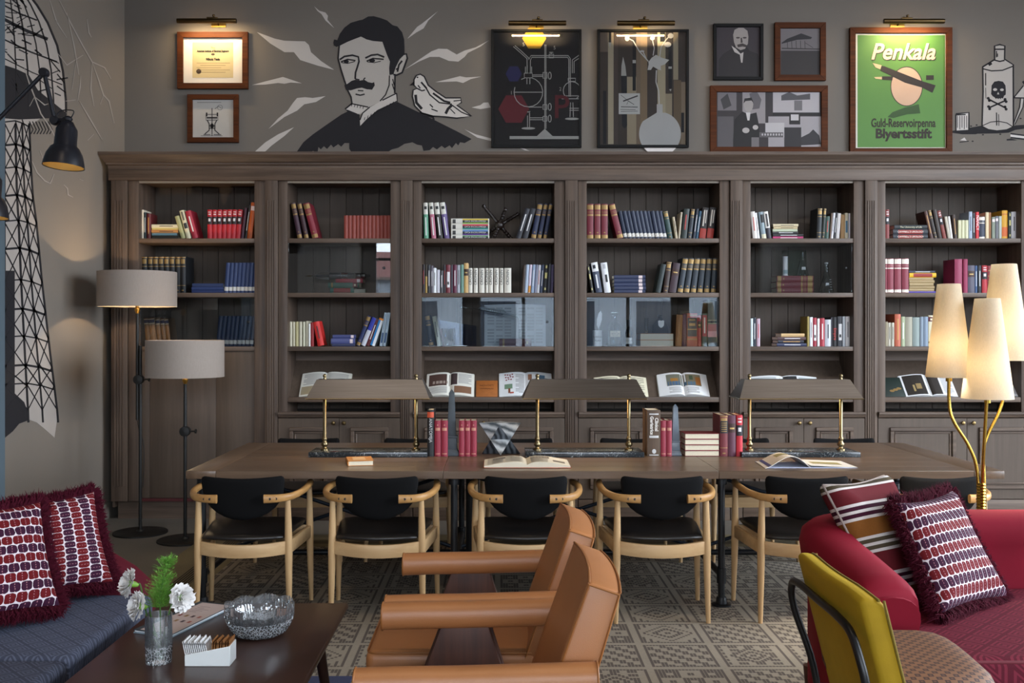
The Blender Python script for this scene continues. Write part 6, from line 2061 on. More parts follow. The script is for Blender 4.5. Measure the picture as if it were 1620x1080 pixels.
for pts in ([(xq(761.5), .035, zq(722)), (xq(824.5), .035, zq(722)), (xq(790), -.055, zq(673.5)), (0, .15, zq(722))],
            [(xq(757), .035, zq(672)), (xq(825), .035, zq(672)), (xq(792), -.055, zq(722)), (0, .15, zq(672))]):
    mm = MB()
    mm.add(pts, [(0, 1, 2), (0, 2, 3), (1, 3, 2), (0, 3, 1)])
    mm.build('tetrahedron', star_mats.pop(0), so_, fix=True, bevel=.0012, seg=1)

# open book, orange book, magazine
ob = open_book((tx(830), 5.36, TZ + .0006), (0, 0, 0), .47, .27, .024, 'a04a2a', 'd2c9b4',
               lines(-1, .08, .5, .1, .93, 14, '9a9488') + lines(-1, .55, .92, .1, .93, 14, '9a9488') + lines(1, .1, .5, .1, .93, 14, '9a9488') + [(1, .1, .55, .62, .92, '6a645c'), (1, .62, .9, .25, .5, '57524c'), (-1, .5, .8, .6, .85, '6a645c')])
tag(ob, 'open book with orange cover lying in front of the marble star', 'book')
o = make_book((0, 0, 0), 0, .028, .19, .14, 'b8742a', 'plain')
tag(o, 'small orange hardback lying alone under the first desk lamp', 'book')
o.rotation_euler = (0, PI / 2, math.radians(-78))
o.location = (Xp(546, 5.58), 5.62, TZ + .0285)
MB().box(-.0008, -.0001, .03, .1, .03, .15).build('cover_label', C('d0a878'), o)
o['label'] = 'small orange hardback lying alone under the first desk lamp'
mg = thing('magazine', 'open colour magazine with bulging pages on the table end near the red sofa', 'magazine', (Xp(1270, 5.5), 5.36, TZ + .0006))
WM = .255
pg = MB()
n = 14
prof_l = [(-WM * k / n * 1.0, .004 + .062 * math.sin(PI * min(1, (k / n) ** .8)) ** 1.5) for k in range(n + 1)]
for (pf, nm, sk) in ((prof_l, 'page_bulge', -.03), ([(WM * k / n, .012 * (1 - k / n) + .004) for k in range(n + 1)], 'page_flat', .0)):
    mb = MB()
    vs = []
    D = .27
    for (x_, z_) in pf:
        u = abs(x_) / WM
        vs += [(x_ + .03 * 0, 0 + sk * u * 1.0, z_), (x_ * 1.0 + (.0 if nm == 'page_flat' else .02 * u), D + sk * u, z_ * .8), (x_, 0 + sk * u, z_ - .003), (x_ + (.0 if nm == 'page_flat' else .02 * u), D + sk * u, z_ * .8 - .003)]
    fs = []
    for k in range(n):
        a, b_ = 4 * k, 4 * k + 4
        fs += [(a, b_, b_ + 1, a + 1), (a + 2, a + 3, b_ + 3, b_ + 2), (a, a + 2, b_ + 2, b_), (a + 1, b_ + 1, b_ + 3, a + 3)]
    fs += [(0, 1, 3, 2), (4 * n, 4 * n + 2, 4 * n + 3, 4 * n + 1)]
    mb.add(vs, fs)
    mb.build('pages', C('dcd4c8', .5), mg, smooth=True, fix=True, angle=60)
    pt = MB()
    for (k0, k1, v0, v1) in (((4, 9, .45, .8),) if nm == 'page_bulge' else ((2, 11, .3, .62),)):
        vs = []
        for k in range(k0, k1 + 1):
            x_, z_ = pf[k]
            u = abs(x_) / WM
            for vv in (v0, v1):
                vs.append((x_ + (.02 * u * vv if nm == 'page_bulge' else 0), D * vv + sk * u, z_ * (1 - .2 * vv) + .001))
        pt.add(vs, [(2 * k, 2 * k + 2, 2 * k + 3, 2 * k + 1) for k in range(k1 - k0)])
    pt.build('picture', C('8a8048'), mg, fix=True)
bl_ = MB()
x_, z_ = prof_l[12]
bl_.add([(prof_l[12][0], -.025, prof_l[12][1] + .001), (prof_l[13][0], -.027, prof_l[13][1] + .001), (prof_l[13][0] + .018, .24, prof_l[13][1] * .8 + .001), (prof_l[12][0] + .017, .24, prof_l[12][1] * .8 + .001)], [(0, 1, 2, 3)])
bl_.build('blue_margin', C('2c3a7c'), mg)
MB().box(-WM * .93, WM, -.0, .25, 0, .0035).build('cover', C('b4bcd4'), mg)

# ------------------------------------------------------------------ floor lamps with drum shades
black_metal = M('lamp_black_metal', '151412', rough=.5, metal=.2)
linen = shademat('greige_linen', 'a0948a', .10)
brass_lit = M('bright_brass', 'c89a4a', rough=.3, metal=1.)
bulb = M('warm_bulb', 'ffe6c0', var=0, emit='ffc880', estr=20.)


def glow(parent, loc, power, col=(1, .72, .42), r=.03):
    L = bpy.data.lights.new('bulb_light', 'POINT')
    L.energy = power
    L.color = col
    L.shadow_soft_size = r
    q = bpy.data.objects.new('bulb_light', L)
    q.location = loc
    COL.objects.link(q)
    q.parent = parent


def drum_lamp(x, y, zs0, zs1, r, zclamp, label, power, dx=0.):
    o = thing('floor_lamp', label, 'floor lamp', (x, y, 0), group='drum-shaded floor lamps in the corner')
    MB().lathe([(0, 0), (.195, 0), (.195, .01), (.19, .014), (.03, .016), (.02, .03), (0, .03)], 40).build('base', black_metal, o, smooth=True, angle=50)
    MB().tube([(0, 0, .015), (0, 0, zclamp + .25)], .0125, 12).build('lower_pole', black_metal, o, smooth=True)
    MB().tube([(dx, -.0, zclamp - .3), (dx, 0, zs0 - .03)], .0115, 12).build('upper_pole', black_metal, o, smooth=True)
    c = MB()
    c.lathe([(0, -.03), (.035, -.026), (.038, 0), (.035, .026), (0, .03)], 18, Matrix.Translation((dx / 2, 0, zclamp)) @ Matrix.Rotation(PI / 2, 4, 'X'))
    c.tube([(dx / 2, 0, zclamp), (dx / 2 + .07, -.0, zclamp)], .006, 8)
    c.lathe([(0, -.004), (.016, -.004), (.016, .004), (0, .004)], 12, Matrix.Translation((dx / 2 + .075, 0, zclamp)) @ Matrix.Rotation(PI / 2, 4, 'Y'))
    c.build('clamp', black_metal, o, smooth=True)
    if dx:
        MB().tube(smooth_path([(dx, 0, zclamp - .28), (dx + .004, .015, zclamp - .36), (.018, .02, zclamp - .5), (.014, .016, zclamp - .8)]), .003, 6).build('cord', black_metal, o, smooth=True)
    MB().lathe([(0, -.05), (.012, -.05), (.014, -.04), (.02, -.03), (.02, -.015), (.012, -.008), (.012, .06), (0, .06)], 16, Matrix.Translation((dx, 0, zs0))).build('socket', brass_lit, o, smooth=True)
    zm = (zs0 + zs1) / 2
    MB().lathe([(0, -.05), (.012, -.045), (.02, -.03), (.022, -.02), (0.012, -.0165)], 16, Matrix.Translation((dx, 0, zm))).build('bulb', bulb, o, smooth=True)
    sh = MB().lathe([(r, zs0), (r, zs1), (r - .003, zs1), (r - .003, zs0)], 56, Matrix.Translation((dx, 0, 0)), close=True).build('shade', linen, o, smooth=True, angle=50)
    sp = MB()
    for k in range(3):
        a = 2 * PI * k / 3
        sp.tube([(dx, 0, zs0 + .04), (dx + (r - .003) * math.cos(a), (r - .003) * math.sin(a), zs0 + .02)], .002, 5)
    sp.build('spider', black_metal, o)
    glow(o, (dx, 0, zm), power, r=.015)
    return o


Y1 = F * EYE / (843 - CY)
drum_lamp(Xp(222, Y1), Y1, Zp(485, Y1), Zp(430, Y1), 60 * Y1 / F, Zp(600, Y1), 'taller floor lamp with linen drum shade and black stand in the corner', 13., dx=-.022)
Y2 = F * EYE / (855 - CY)
drum_lamp(Xp(293, Y2), Y2, Zp(596, Y2), Zp(538, Y2), 60 * Y2 / F, Zp(682, Y2), 'shorter floor lamp with linen drum shade beside the long table', 2.5, dx=.0)

# ------------------------------------------------------------------ jointed wall lamps
blk = M('enamel_black', '1c1c22', rough=.35, metal=.2, var=.08)
inside = M('shade_gold_inside', 'b99a5c', rough=.5, metal=.2)


def wall_lamp(pa, pj, pk, head, label):
    Yl = 5.0
    A, J, K, Hd = (PT(x, y, Yl) for x, y in (pa, pj, pk, head))
    o = thing('wall_lamp', label, 'wall lamp', (A.x, Yl, A.z), group='jointed black wall lamps')
    MB().lathe([(0, 0), (.05, 0), (.05, .012), (.02, .018), (0, .018)], 20, Matrix.Translation((-2.672, Yl, A.z)) @ Matrix.Rotation(PI / 2, 4, 'Y')).build('wall_plate', blk, o, world=True, smooth=True)
    MB().tube([A, J], .011, 10).build('arm', blk, o, world=True, smooth=True)
    MB().tube([J, K], .011, 10).build('arm', blk, o, world=True, smooth=True)
    for p, nm in ((J, 'elbow_joint'), (K, 'head_joint')):
        MB().lathe([(0, -.022), (.02, -.022), (.024, -.012), (.024, .012), (.02, .022), (0, .022)], 16, Matrix.Translation(p) @ Matrix.Rotation(PI / 2, 4, 'X')).build(nm, blk, o, world=True, smooth=True)
    s = 5.0 / F
    hx = Matrix.Translation(Hd) @ Matrix.Rotation(.06, 4, 'Y') @ Matrix.Rotation(-.07, 4, 'X')
    prof = [(.008, 0), (.03, -2 * s), (.04, -8 * s), (.052, -14 * s), (.055, -40 * s), (.07, -44 * s), (.088, -55 * s), (.098, -68 * s), (.101, -74 * s)]
    MB().lathe(prof + [(.097, -73 * s), (.085, -56 * s), (.06, -46 * s), (.03, -44 * s), (.005, -44 * s)], 36, hx).build('shade', blk, o, world=True, smooth=True, angle=50)
    MB().lathe([(.0965, -73.2 * s), (.084, -57 * s), (.059, -47 * s), (.0, -45.5 * s)], 36, hx, caps=False).build('reflector', inside, o, world=True, smooth=True)
    MB().lathe([(0, 0), (.02, -.0), (.024, .012), (.016, .022), (0, .024)], 16, hx).build('cap', blk, o, world=True, smooth=True)
    MB().tube([K, Hd + Vector((0, 0, .012))], .008, 8).build('neck', blk, o, world=True)
    glow(o, Hd + Vector((0, 0, -56 * s)) - o.location, .22, (1, .8, .5), r=.01)
    MB().tube(smooth_path([K + Vector((0, 0, .01)), K + Vector((.03, 0, .05)), Hd + Vector((.03, 0, .05)), Hd + Vector((.015, 0, .01))]), .003, 6).build('cord', blk, o, world=True)


wall_lamp((-45, 232), (70, 115), (87, 191), (107, 191), 'black jointed wall lamp with bell shade in front of tower mural')
wall_lamp((-90, 305), (-60, 230), (-30, 268), (-13, 270), 'black jointed wall lamp lower down, cut off at the pier')

# ------------------------------------------------------------------ brass floor lamp with three cone shades
YL = 4.55
polished = M('polished_brass', 'b08c3c', rough=.22, metal=1.)
o = thing('cone_lamp', 'brass floor lamp with three glowing cone shades behind the red sofa', 'floor lamp', (Xp(1552, YL), YL, 0))
MB().lathe([(0, .0085), (.16, .0085), (.16, .02), (.03, .03), (.025, .05), (0, .05)], 40).build('base', polished, o, smooth=True, angle=50)
cream = shademat('cream_linen', 'e4dac6', .55)
rx = lambda x: Xp(x, YL) - o.location.x
rz = lambda y: Zp(y, YL)
for i, (cx, bw, tw_, yb, yt, pts, dy) in enumerate(((1507.5, 35, 17.5, 597, 448.5, [(1548, 800), (1546, 740), (1535, 705), (1514, 668), (1508, 640), (1507.5, 590)], .04),
                                                (1553.5, 38, 18.5, 629, 472.5, [(1553, 800), (1553, 620)], -.05),
                                                (1595.5, 38, 18.5, 570, 417, [(1558, 800), (1558, 720), (1566, 690), (1587, 652), (1595, 620), (1595.5, 560)], .04))):
    pp_ = [(rx(x), dy * min(1, max(0, (760 - y) / 120)), rz(y)) for x, y in pts]
    pp_ = [((rx(pts[0][0])), 0, .05)] + pp_
    MB().tube(smooth_path(pp_, 8), .0075, 12).build('stem', polished, o, smooth=True)
    k = YL / F
    z0, z1 = rz(yb), rz(yt)
    Mx = Matrix.Translation((rx(cx), dy, 0))
    MB().lathe([(bw * k, z0), (tw_ * k, z1), (tw_ * k - .002, z1), (bw * k - .002, z0)], 48, Mx, close=True).build('shade', cream, o, smooth=True, angle=50)
    MB().lathe([(0, 0), (.014, .005), (.02, .015), (.012, .024)], 16, Matrix.Translation((rx(cx), dy, z0 + .08))).build('bulb', bulb, o, smooth=True)
    MB().lathe([(0, -.02), (.014, -.02), (.014, .08), (0, .08)], 14, Matrix.Translation((rx(cx), dy, z0 + .0))).build('socket', polished, o, smooth=True)
    glow(o, (rx(cx), dy, z0 + .14), 36., (1, .88, .68), r=.035)
c = MB()
for k in range(9):
    c.lathe([(0, -.007), (.018, -.007), (.021, 0), (.018, .007), (0, .007)], 20, Matrix.Translation((0, 0, rz(803) + .0135 * k)))
c.build('collar', polished, o, smooth=True)

# ------------------------------------------------------------------ tan leather armchairs
hide = M('tan_leather', 'a0693f', rough=.42, var=.06, vscale=8, bump=.25, bscale=420)
hide_pipe = M('tan_piping', '8a5628', rough=.45)
walnut = wood('walnut_support', '36201a', '5e3b2e', 'z', rough=.6, fine=1.0)


def make_leather():
    o = thing('leather_armchair', 'x', 'armchair')
    for s in (-1, 1):
        y = s * .305
        pth = smooth_path([(-.365, y, .582), (-.25, y, .586), (-.1, y, .588), (.1, y, .594), (.255, y, .598)], 3)
        a = MB().sweep(pth, supersec(.041, .042, 20, 2.3)).build('armrest', hide, o, smooth=True, fix=True, angle=50)
        pp = MB()
        for xe, ze in ((-.365, .582), (.255, .598)):
            ring = [(xe, y + q, ze + w) for q, w in supersec(.041, .042, 20, 2.3)]
            pp.tube(ring + [ring[0]], .0032, 6)
        pp.build('piping', hide_pipe, a, smooth=True)
        sp = MB().prism([(-.178, .556), (-.028, .556), (.145, .009), (.085, .009), (-.1, .33), (-.315, .009), (-.385, .009)], y - .02, y + .02)
        sp.build('side_support', walnut, o, bevel=.006)
    # seat
    st = MB()
    st.box(-.44, .14, -.255, .255, .30, .425)
    seat = st.build('seat', hide, o, bevel=.03, seg=4)
    pr = rrect(.57, .50, .035)
    MB().tube([(-.15 + u, v, .418) for u, v in pr] + [(-.15 + pr[0][0], pr[0][1], .418)], .0035, 6).build('piping', hide_pipe, seat, smooth=True)
    # reclined back cushion, top bowed
    sec = [(.075, .37), (.238, .832), (.325, .802), (.19, .345)]
    ys = [-.25 + .5 * k / 10 for k in range(11)]
    bowf = lambda y: .014 * (1 - (y / .25) ** 2)
    mb = MB()
    vs = []
    for y in ys:
        for (x, z) in sec:
            vs.append((x + bowf(y), y, z + (bowf(y) * .5 if z > .6 else 0)))
    fs = [(3, 2, 1, 0), tuple(40 + k for k in (0, 1, 2, 3))]
    for i in range(10):
        for k in range(4):
            j = (k + 1) % 4
            fs.append((4 * i + k, 4 * i + j, 4 * i + 4 + j, 4 * i + 4 + k))
    mb.add(vs, fs)
    back = mb.build('backrest', hide, o, bevel=.011, seg=3, fix=True)
    pi_ = MB()
    for y in (-.25, .25):
        q = [(x, y * 1.002, z) for x, z in [(.083, .375), (.24, .825), (.319, .798), (.188, .352)]]
        pi_.tube(q, .0035, 6)
    for (x, z) in ((.240, .829), (.322, .803)):
        pi_.tube([(x + bowf(y), y, z + bowf(y) * .5) for y in ys], .0035, 6)
    pi_.build('piping', hide_pipe, back, smooth=True)
    MB().box(-.3, .16, -.285, .285, .27, .3).build('seat_frame', walnut, o, bevel=.003)
    return o


la = make_leather()
la.location = (0, 2.832, .0085)
tag(la, 'tan leather armchair with walnut sides, closest to the coffee table corner', 'armchair', 'tan leather armchairs')
lb2 = copy_tree(la)
lb2.location = (0, 3.527, .0085)
tag(lb2, 'tan leather armchair with walnut sides, the one closer to the long table', 'armchair', 'tan leather armchairs')
la['label'] = 'tan leather armchair with walnut sides, in front of its twin'

# ------------------------------------------------------------------ mustard chair
must = M('mustard_velvet', '987a16', rough=.75, var=.12, vscale=14, bump=.15, bscale=500, sheen=.2, sheencol='d8c040', spec=.2)
must_p = M('mustard_piping', '6f5c10', rough=.8)
frame_blk = M('chair_frame_black', '111113', rough=.4, metal=.3)
m, b, t = newmat('brown_check_weave')
tcn = t.n('ShaderNodeTexCoord')
sp = t.n('ShaderNodeSeparateXYZ')
t.l(tcn.outputs['Object'], sp.inputs[0])
cell = .0175
u = t.m('DIVIDE', sp.outputs[0], cell)
v = t.m('DIVIDE', t.m('ADD', sp.outputs[1], t.m('MULTIPLY', sp.outputs[2], 1.0)), cell)
fu, fv = t.m('FRACT', u), t.m('FRACT', v)
ck = t.m('LESS_THAN', t.m('FLOORED_MODULO', t.m('ADD', t.m('FLOOR', u), t.m('FLOOR', v)), 2.0), .5)
mxx = t.m('MAXIMUM', t.m('ABSOLUTE', t.m('SUBTRACT', fu, .5)), t.m('ABSOLUTE', t.m('SUBTRACT', fv, .5)))
inner = t.m('LESS_THAN', mxx, .2)
ring = t.m('MULTIPLY', t.m('LESS_THAN', mxx, .42), t.m('GREATER_THAN', mxx, .2))
c1 = t.mix(t.m('MULTIPLY', ck, ring), lin('6a4832'), lin('3a2a26'))
c1 = t.mix(t.m('MULTIPLY', ck, inner), c1, lin('5a3e2e'))
c1 = t.mix(t.m('MULTIPLY', t.m('SUBTRACT', 1.0, ck), .8), c1, lin('74523a'))
t.l(c1, b.inputs['Base Color'])
b.inputs['Roughness'].default_value = .65
b.inputs['Specular IOR Level'].default_value = .25
check = m
mc = thing('mustard_chair', 'mustard velvet chair with black tube frame and brown checked seat', 'chair', (1.2, 2.87, .0085))
sec = []
mb = MB()
yc = 2.87
ys = [-.275 + .55 * k / 10 for k in range(11)]


def back_x(z):
    return .93 + (.797 - z) * .25 - 1.2


vs = []
zt_ = lambda y: .793 - .05 * max(0, abs(y) / .275 - .55) ** 1.6
for y in ys:
    top = zt_(y)
    w = .02 * (y / .275) ** 2
    for (dx, z) in ((0, .36), (0, top), (.03, top + .006), (.065, top - .008), (.075, .36)):
        vs.append((back_x(z) + dx + w, y, z))
fs = [(4, 3, 2, 1, 0), tuple(50 + k for k in range(5))]
for i in range(10):
    for k in range(5):
        j = (k + 1) % 5
        fs.append((5 * i + k, 5 * i + j, 5 * i + 5 + j, 5 * i + 5 + k))
mb.add(vs, fs)
bk_ = mb.build('backrest', must, mc, fix=True, bevel=.014, seg=3)
pi_ = MB()
pi_.tube([(back_x(zt_(y)) + .05 + .02 * (y / .275) ** 2, y, zt_(y) + .0) for y in ys], .004, 6)
for y in (-.275, .275):
    pi_.tube([(back_x(z) + .062 + .02, y * 1.003, z) for z in (zt_(y), .65, .5, .38)], .004, 6)
pi_.build('piping', must_p, bk_, smooth=True)
so2 = [(-.17, -.27), (-.0, -.275), (.08, -.26), (.16, -.215), (.19, -.13), (.205, 0), (.212, .1), (.21, .18), (.19, .24), (.14, .27), (0, .275), (-.17, .27)]
se = MB().pad(dense(so2, .035), lambda u, v, h: (u, v, .475 + h), .088, .09, 8, 7.).build('seat', check, mc, smooth=True, angle=180)
ft = MB()
xo = back_x(.7) - .013
ft.tube(smooth_path([(back_x(.37) - .015 + .03, .3, .009), (back_x(.37) - .012, .3, .37), (xo + .012, .298, .6), (xo - .002, .275, .68), (xo - .006, .2, .705), (xo - .006, 0, .705), (xo - .006, -.15, .705), (xo - .0, -.245, .685), (xo + .012, -.292, .61), (xo + .03, -.298, .53), (back_x(.37) - .012, -.3, .37), (back_x(.37) + .015, -.3, .009)], 6), .0115, 12)
ft.build('back_frame', frame_blk, mc, smooth=True)
for s in (-1, 1):
    MB().tube([(.3, s * .25, .0), (.28, s * .25, .37)], .0115, 10).build('leg', frame_blk, mc, smooth=True)
    MB().tube([(.28, s * .25, .35), (back_x(.37), s * .29, .35)], .0115, 10).build('seat_rail', frame_blk, mc, smooth=True)

# ------------------------------------------------------------------ red velvet sofa
velvet = M('crimson_velvet', '70071e', rough=.8, var=.16, vscale=5, bump=.12, bscale=420, sheen=.15, sheencol='d02038', spec=.2)
velvet_p = M('crimson_piping', '5c0a1c', rough=.75)


def meander(name, a_, b_, cell):
    m, b, t = newmat(name)
    tcn = t.n('ShaderNodeTexCoord')
    sp = t.n('ShaderNodeSeparateXYZ')
    t.l(tcn.outputs['Object'], sp.inputs[0])
    U = t.m('ADD', sp.outputs[0], t.m('MULTIPLY', sp.outputs[2], .6))
    V = t.m('SUBTRACT', sp.outputs[1], t.m('MULTIPLY', sp.outputs[2], .6))
    u = t.m('DIVIDE', t.m('ADD', U, V), cell)
    v = t.m('DIVIDE', t.m('SUBTRACT', U, V), cell)
    fu, fv = t.m('FRACT', u), t.m('FRACT', v)
    par = t.m('FLOORED_MODULO', t.m('ADD', t.m('FLOOR', u), t.m('FLOOR', v)), 2.0)
    mx = t.m('MAXIMUM', t.m('ABSOLUTE', t.m('SUBTRACT', fu, .5)), t.m('ABSOLUTE', t.m('SUBTRACT', fv, .5)))
    k1 = t.m('LESS_THAN', t.m('FRACT', t.m('MULTIPLY', mx, 6.0)), .5)
    k2 = t.m('LESS_THAN', t.m('FRACT', t.m('MULTIPLY', fu, 3.0)), .5)
    sel = t.m('LESS_THAN', par, 5.0)
    k = t.m('ADD', t.m('MULTIPLY', k1, sel), t.m('MULTIPLY', k2, t.m('SUBTRACT', 1.0, sel)))
    nz = t.noise(t.coords('Object'), 700.0, 2)
    kk = t.m('ADD', t.m('MULTIPLY', k, .7), t.m('MULTIPLY', nz, .3))
    t.l(t.mix(kk, lin(a_), lin(b_)), b.inputs['Base Color'])
    b.inputs['Roughness'].default_value = .75
    b.inputs['Specular IOR Level'].default_value = .15
    t.l(t.bump(kk, .35, .003), b.inputs['Normal'])
    return m


rs_ = thing('red_sofa', 'crimson velvet sofa with rolled arm and burgundy patterned seat', 'sofa', (2.2, 3.7, .0085))
path = smooth_path([(1.285, 3.235, 0), (1.285, 3.5, 0), (1.285, 3.78, 0), (1.34, 3.98, 0), (1.5, 4.1, 0), (1.75, 4.14, 0), (2.2, 4.14, 0), (2.9, 4.14, 0), (3.4, 4.14, 0)], 5)
n = len(path)
secs, tops = [], []
for i, p in enumerate(path):
    f = i / (n - 1)
    H = .665 + .07 * min(1, f / .3)
    if f > .3:
        H = .735
    if i == 0:
        H = .645
    tops.append(H)
    s_ = []
    for (a, z) in ((-.075, .1), (-.075, H - .16), (-.1, H - .13), (-.108, H - .08), (-.098, H - .035), (-.065, H - .008), (-.02, H), (.03, H), (.07, H - .012), (.095, H - .04), (.1, H - .08), (.09, H - .13), (.08, H - .16), (.08, .1)):
        s_.append((a, z))
    secs.append(s_)
mb = MB()
mb.sweep([Vector((p.x, p.y, .0085)) for p in path], secs)
sh_ = mb.build('arm_and_back', velvet, rs_, world=True, smooth=True, fix=True, angle=60)
pi2 = MB()
L_, R_ = [], []
for i, p in enumerate(path):
    a = path[max(0, i - 1)]
    c_ = path[min(n - 1, i + 1)]
    tt = (c_ - a).normalized()
    sd = tt.cross(Vector((0, 0, 1)))
    L_.append(Vector((p.x, p.y, tops[i] - .15)) + sd * -.079)
pi2.tube(L_, .005, 6)
fx = path[0]
pi2.tube([Vector((fx.x - .078, fx.y - .002, tops[0] - .15)), Vector((fx.x + .02, fx.y - .004, tops[0] - .135)), Vector((fx.x + .045, fx.y - .004, tops[0] - .19)), Vector((fx.x + .05, fx.y - .004, .12))], .005, 6)
pi2.build('piping', velvet_p, sh_, world=True, smooth=True)
mb = MB()
mb.sweep(smooth_path([(1.283, 3.225, .55), (1.283, 3.215, .548)], 2), supersec(.098, .085, 20, 2.3))
mb.build('arm_front', velvet, rs_, world=True, smooth=True, fix=True, angle=60)
burg = meander('burgundy_meander', '4a101e', '732636', .12)
mb = MB().box(1.375, 3.35, 3.17, 4.05, .27, .445)
seat = mb.build('seat', burg, rs_, world=True, bevel=.03, seg=4)
MB().tube([(1.4, 3.176, .43), (3.33, 3.176, .43)], .006, 8).build('piping', velvet_p, seat, world=True, smooth=True)
MB().box(1.37, 3.35, 3.2, 4.05, .1, .265).build('base', velvet, rs_, world=True, bevel=.01)
for lx in (1.3, 3.25):
    for ly in (3.3, 4.1):
        MB().lathe([(0, .0), (.02, .0), (.028, .1), (0, .1)], 14, Matrix.Translation((lx, ly, .0085))).build('foot', walnut, rs_, world=True, smooth=True)

# ------------------------------------------------------------------ blue sofa
bs_ = thing('blue_sofa', 'sofa with blue diamond-woven seat cushions and burgundy velvet end', 'sofa', (-1.9, 3.3, .0085))
blue = meander('blue_meander', '393d4c', '5b6174', .09)
dkred = M('burgundy_velvet', '4a0a1a', rough=.75, var=.12, vscale=6, sheen=.2, sheencol='a02038', spec=.2)
for a, c_ in ((3.235, 4.03), (2.3, 3.23)):
    MB().box(-2.28, -1.40, a, c_, .25, .425).build('seat_cushion', blue, bs_, world=True, bevel=.035, seg=4)
MB().box(-2.3, -1.43, 2.3, 4.03, .1, .248).build('base', dkred, bs_, world=True, bevel=.01)
prf = [(-1.44, .1), (-1.435, .40), (-1.46, .455), (-1.52, .51), (-1.62, .57), (-1.75, .64), (-1.95, .70), (-2.2, .73), (-2.46, .74), (-2.46, .1)]
MB().prism(prf, 4.035, 4.17).build('end_panel', dkred, bs_, world=True, bevel=.03, seg=3)
MB().box(-2.46, -2.29, 2.3, 4.03, .1, .74).build('back', dkred, bs_, world=True, bevel=.04, seg=3)
for lx in (-2.4, -1.5):
    for ly in (2.4, 4.08):
        MB().lathe([(0, .0), (.02, .0), (.026, .1), (0, .1)], 14, Matrix.Translation((lx, ly, .0185 if lx > -2.05 else .0))).build('foot', walnut, bs_, world=True, smooth=True)


# ------------------------------------------------------------------ cushions
def ikat(name, nu, nv, transpose=False):
    m, b, t = newmat(name)
    uvn = t.n('ShaderNodeUVMap')
    sp = t.n('ShaderNodeSeparateXYZ')
    t.l(uvn.outputs[0], sp.inputs[0])
    A, B_ = (sp.outputs[1], sp.outputs[0]) if transpose else (sp.outputs[0], sp.outputs[1])
    wob = t.noise(t.coords('UV'), 30.0, 2)
    u = t.m('ADD', t.m('MULTIPLY', A, nu), t.m('MULTIPLY', wob, .18))
    v = t.m('ADD', t.m('MULTIPLY', B_, nv), t.m('MULTIPLY', wob, .14))
    row = t.m('FLOOR', v)
    u = t.m('ADD', u, t.m('MULTIPLY', t.m('FLOORED_MODULO', row, 2.0), .35))
    fu, fv = t.m('FRACT', u), t.m('FRACT', v)
    a = t.m('POWER', t.m('MULTIPLY', t.m('ABSOLUTE', t.m('SUBTRACT', fu, .5)), 2.1), 3.6)
    c = t.m('POWER', t.m('MULTIPLY', t.m('ABSOLUTE', t.m('SUBTRACT', fv, .5)), 2.12), 3.2)
    oval = t.m('LESS_THAN', t.m('ADD', a, c), 1.0)
    core = t.m('MULTIPLY', t.m('LESS_THAN', t.m('ABSOLUTE', t.m('SUBTRACT', fu, .5)), .035), t.m('LESS_THAN', t.m('FRACT', t.m('MULTIPLY', fv, 4.0)), .5))
    par = t.m('LESS_THAN', t.m('FLOORED_MODULO', row, 2.0), .5)
    fib = t.noise(t.coords('UV', (220, 40, 1)), 1.0, 2)
    red = t.mix(fib, lin('450a10'), lin('6a151a'))
    pur = t.mix(fib, lin('230c1d'), lin('3e1831'))
    dye = t.mix(par, red, pur)
    dye = t.mix(core, dye, lin('9a6a70'))
    t.l(t.mix(oval, lin('c9bfc4'), dye), b.inputs['Base Color'])
    b.inputs['Roughness'].default_value = .85
    b.inputs['Specular IOR Level'].default_value = .15
    t.l(t.bump(t.m('ADD', oval, t.m('MULTIPLY', fib, .4)), .35, .004), b.inputs['Normal'])
    return m


def stripes(name):
    m, b, t = newmat(name)
    uvn = t.n('ShaderNodeUVMap')
    sp = t.n('ShaderNodeSeparateXYZ')
    t.l(uvn.outputs[0], sp.inputs[0])
    cr = t.n('ShaderNodeValToRGB')
    cr.color_ramp.interpolation = 'CONSTANT'
    W, Rd, Pu, Oc, Ol = 'cfc8c4', '5c1a20', '3a1426', '7c4e20', '4c4434'
    st = [(0, Oc), (.10, W), (.125, Pu), (.155, W), (.18, Pu), (.21, W), (.235, Rd), (.40, W), (.425, Ol), (.455, W), (.48, Ol), (.51, W), (.535, Oc), (.665, W), (.69, Pu), (.72, W), (.745, Pu), (.775, W), (.80, Rd), (.925, W), (.945, Ol), (.975, W)]
    el = cr.color_ramp.elements
    while len(el) > 1:
        el.remove(el[-1])
    el[0].position = 0
    el[0].color = lin(st[0][1])
    for p, c in st[1:]:
        e = el.new(p)
        e.color = lin(c)
    t.l(sp.outputs[1], cr.inputs[0])
    fib = t.noise(t.coords('UV', (60, 400, 1)), 1.0, 2)
    t.l(t.mix(t.m('MULTIPLY', fib, .35), cr.outputs[0], lin('241010')), b.inputs['Base Color'])
    b.inputs['Roughness'].default_value = .9
    b.inputs['Specular IOR Level'].default_value = .15
    t.l(t.bump(fib, .3, .002), b.inputs['Normal'])
    return m


fringe_mat = M('burgundy_fringe', '380a17', rough=.95, var=.3, vscale=60, spec=.1)


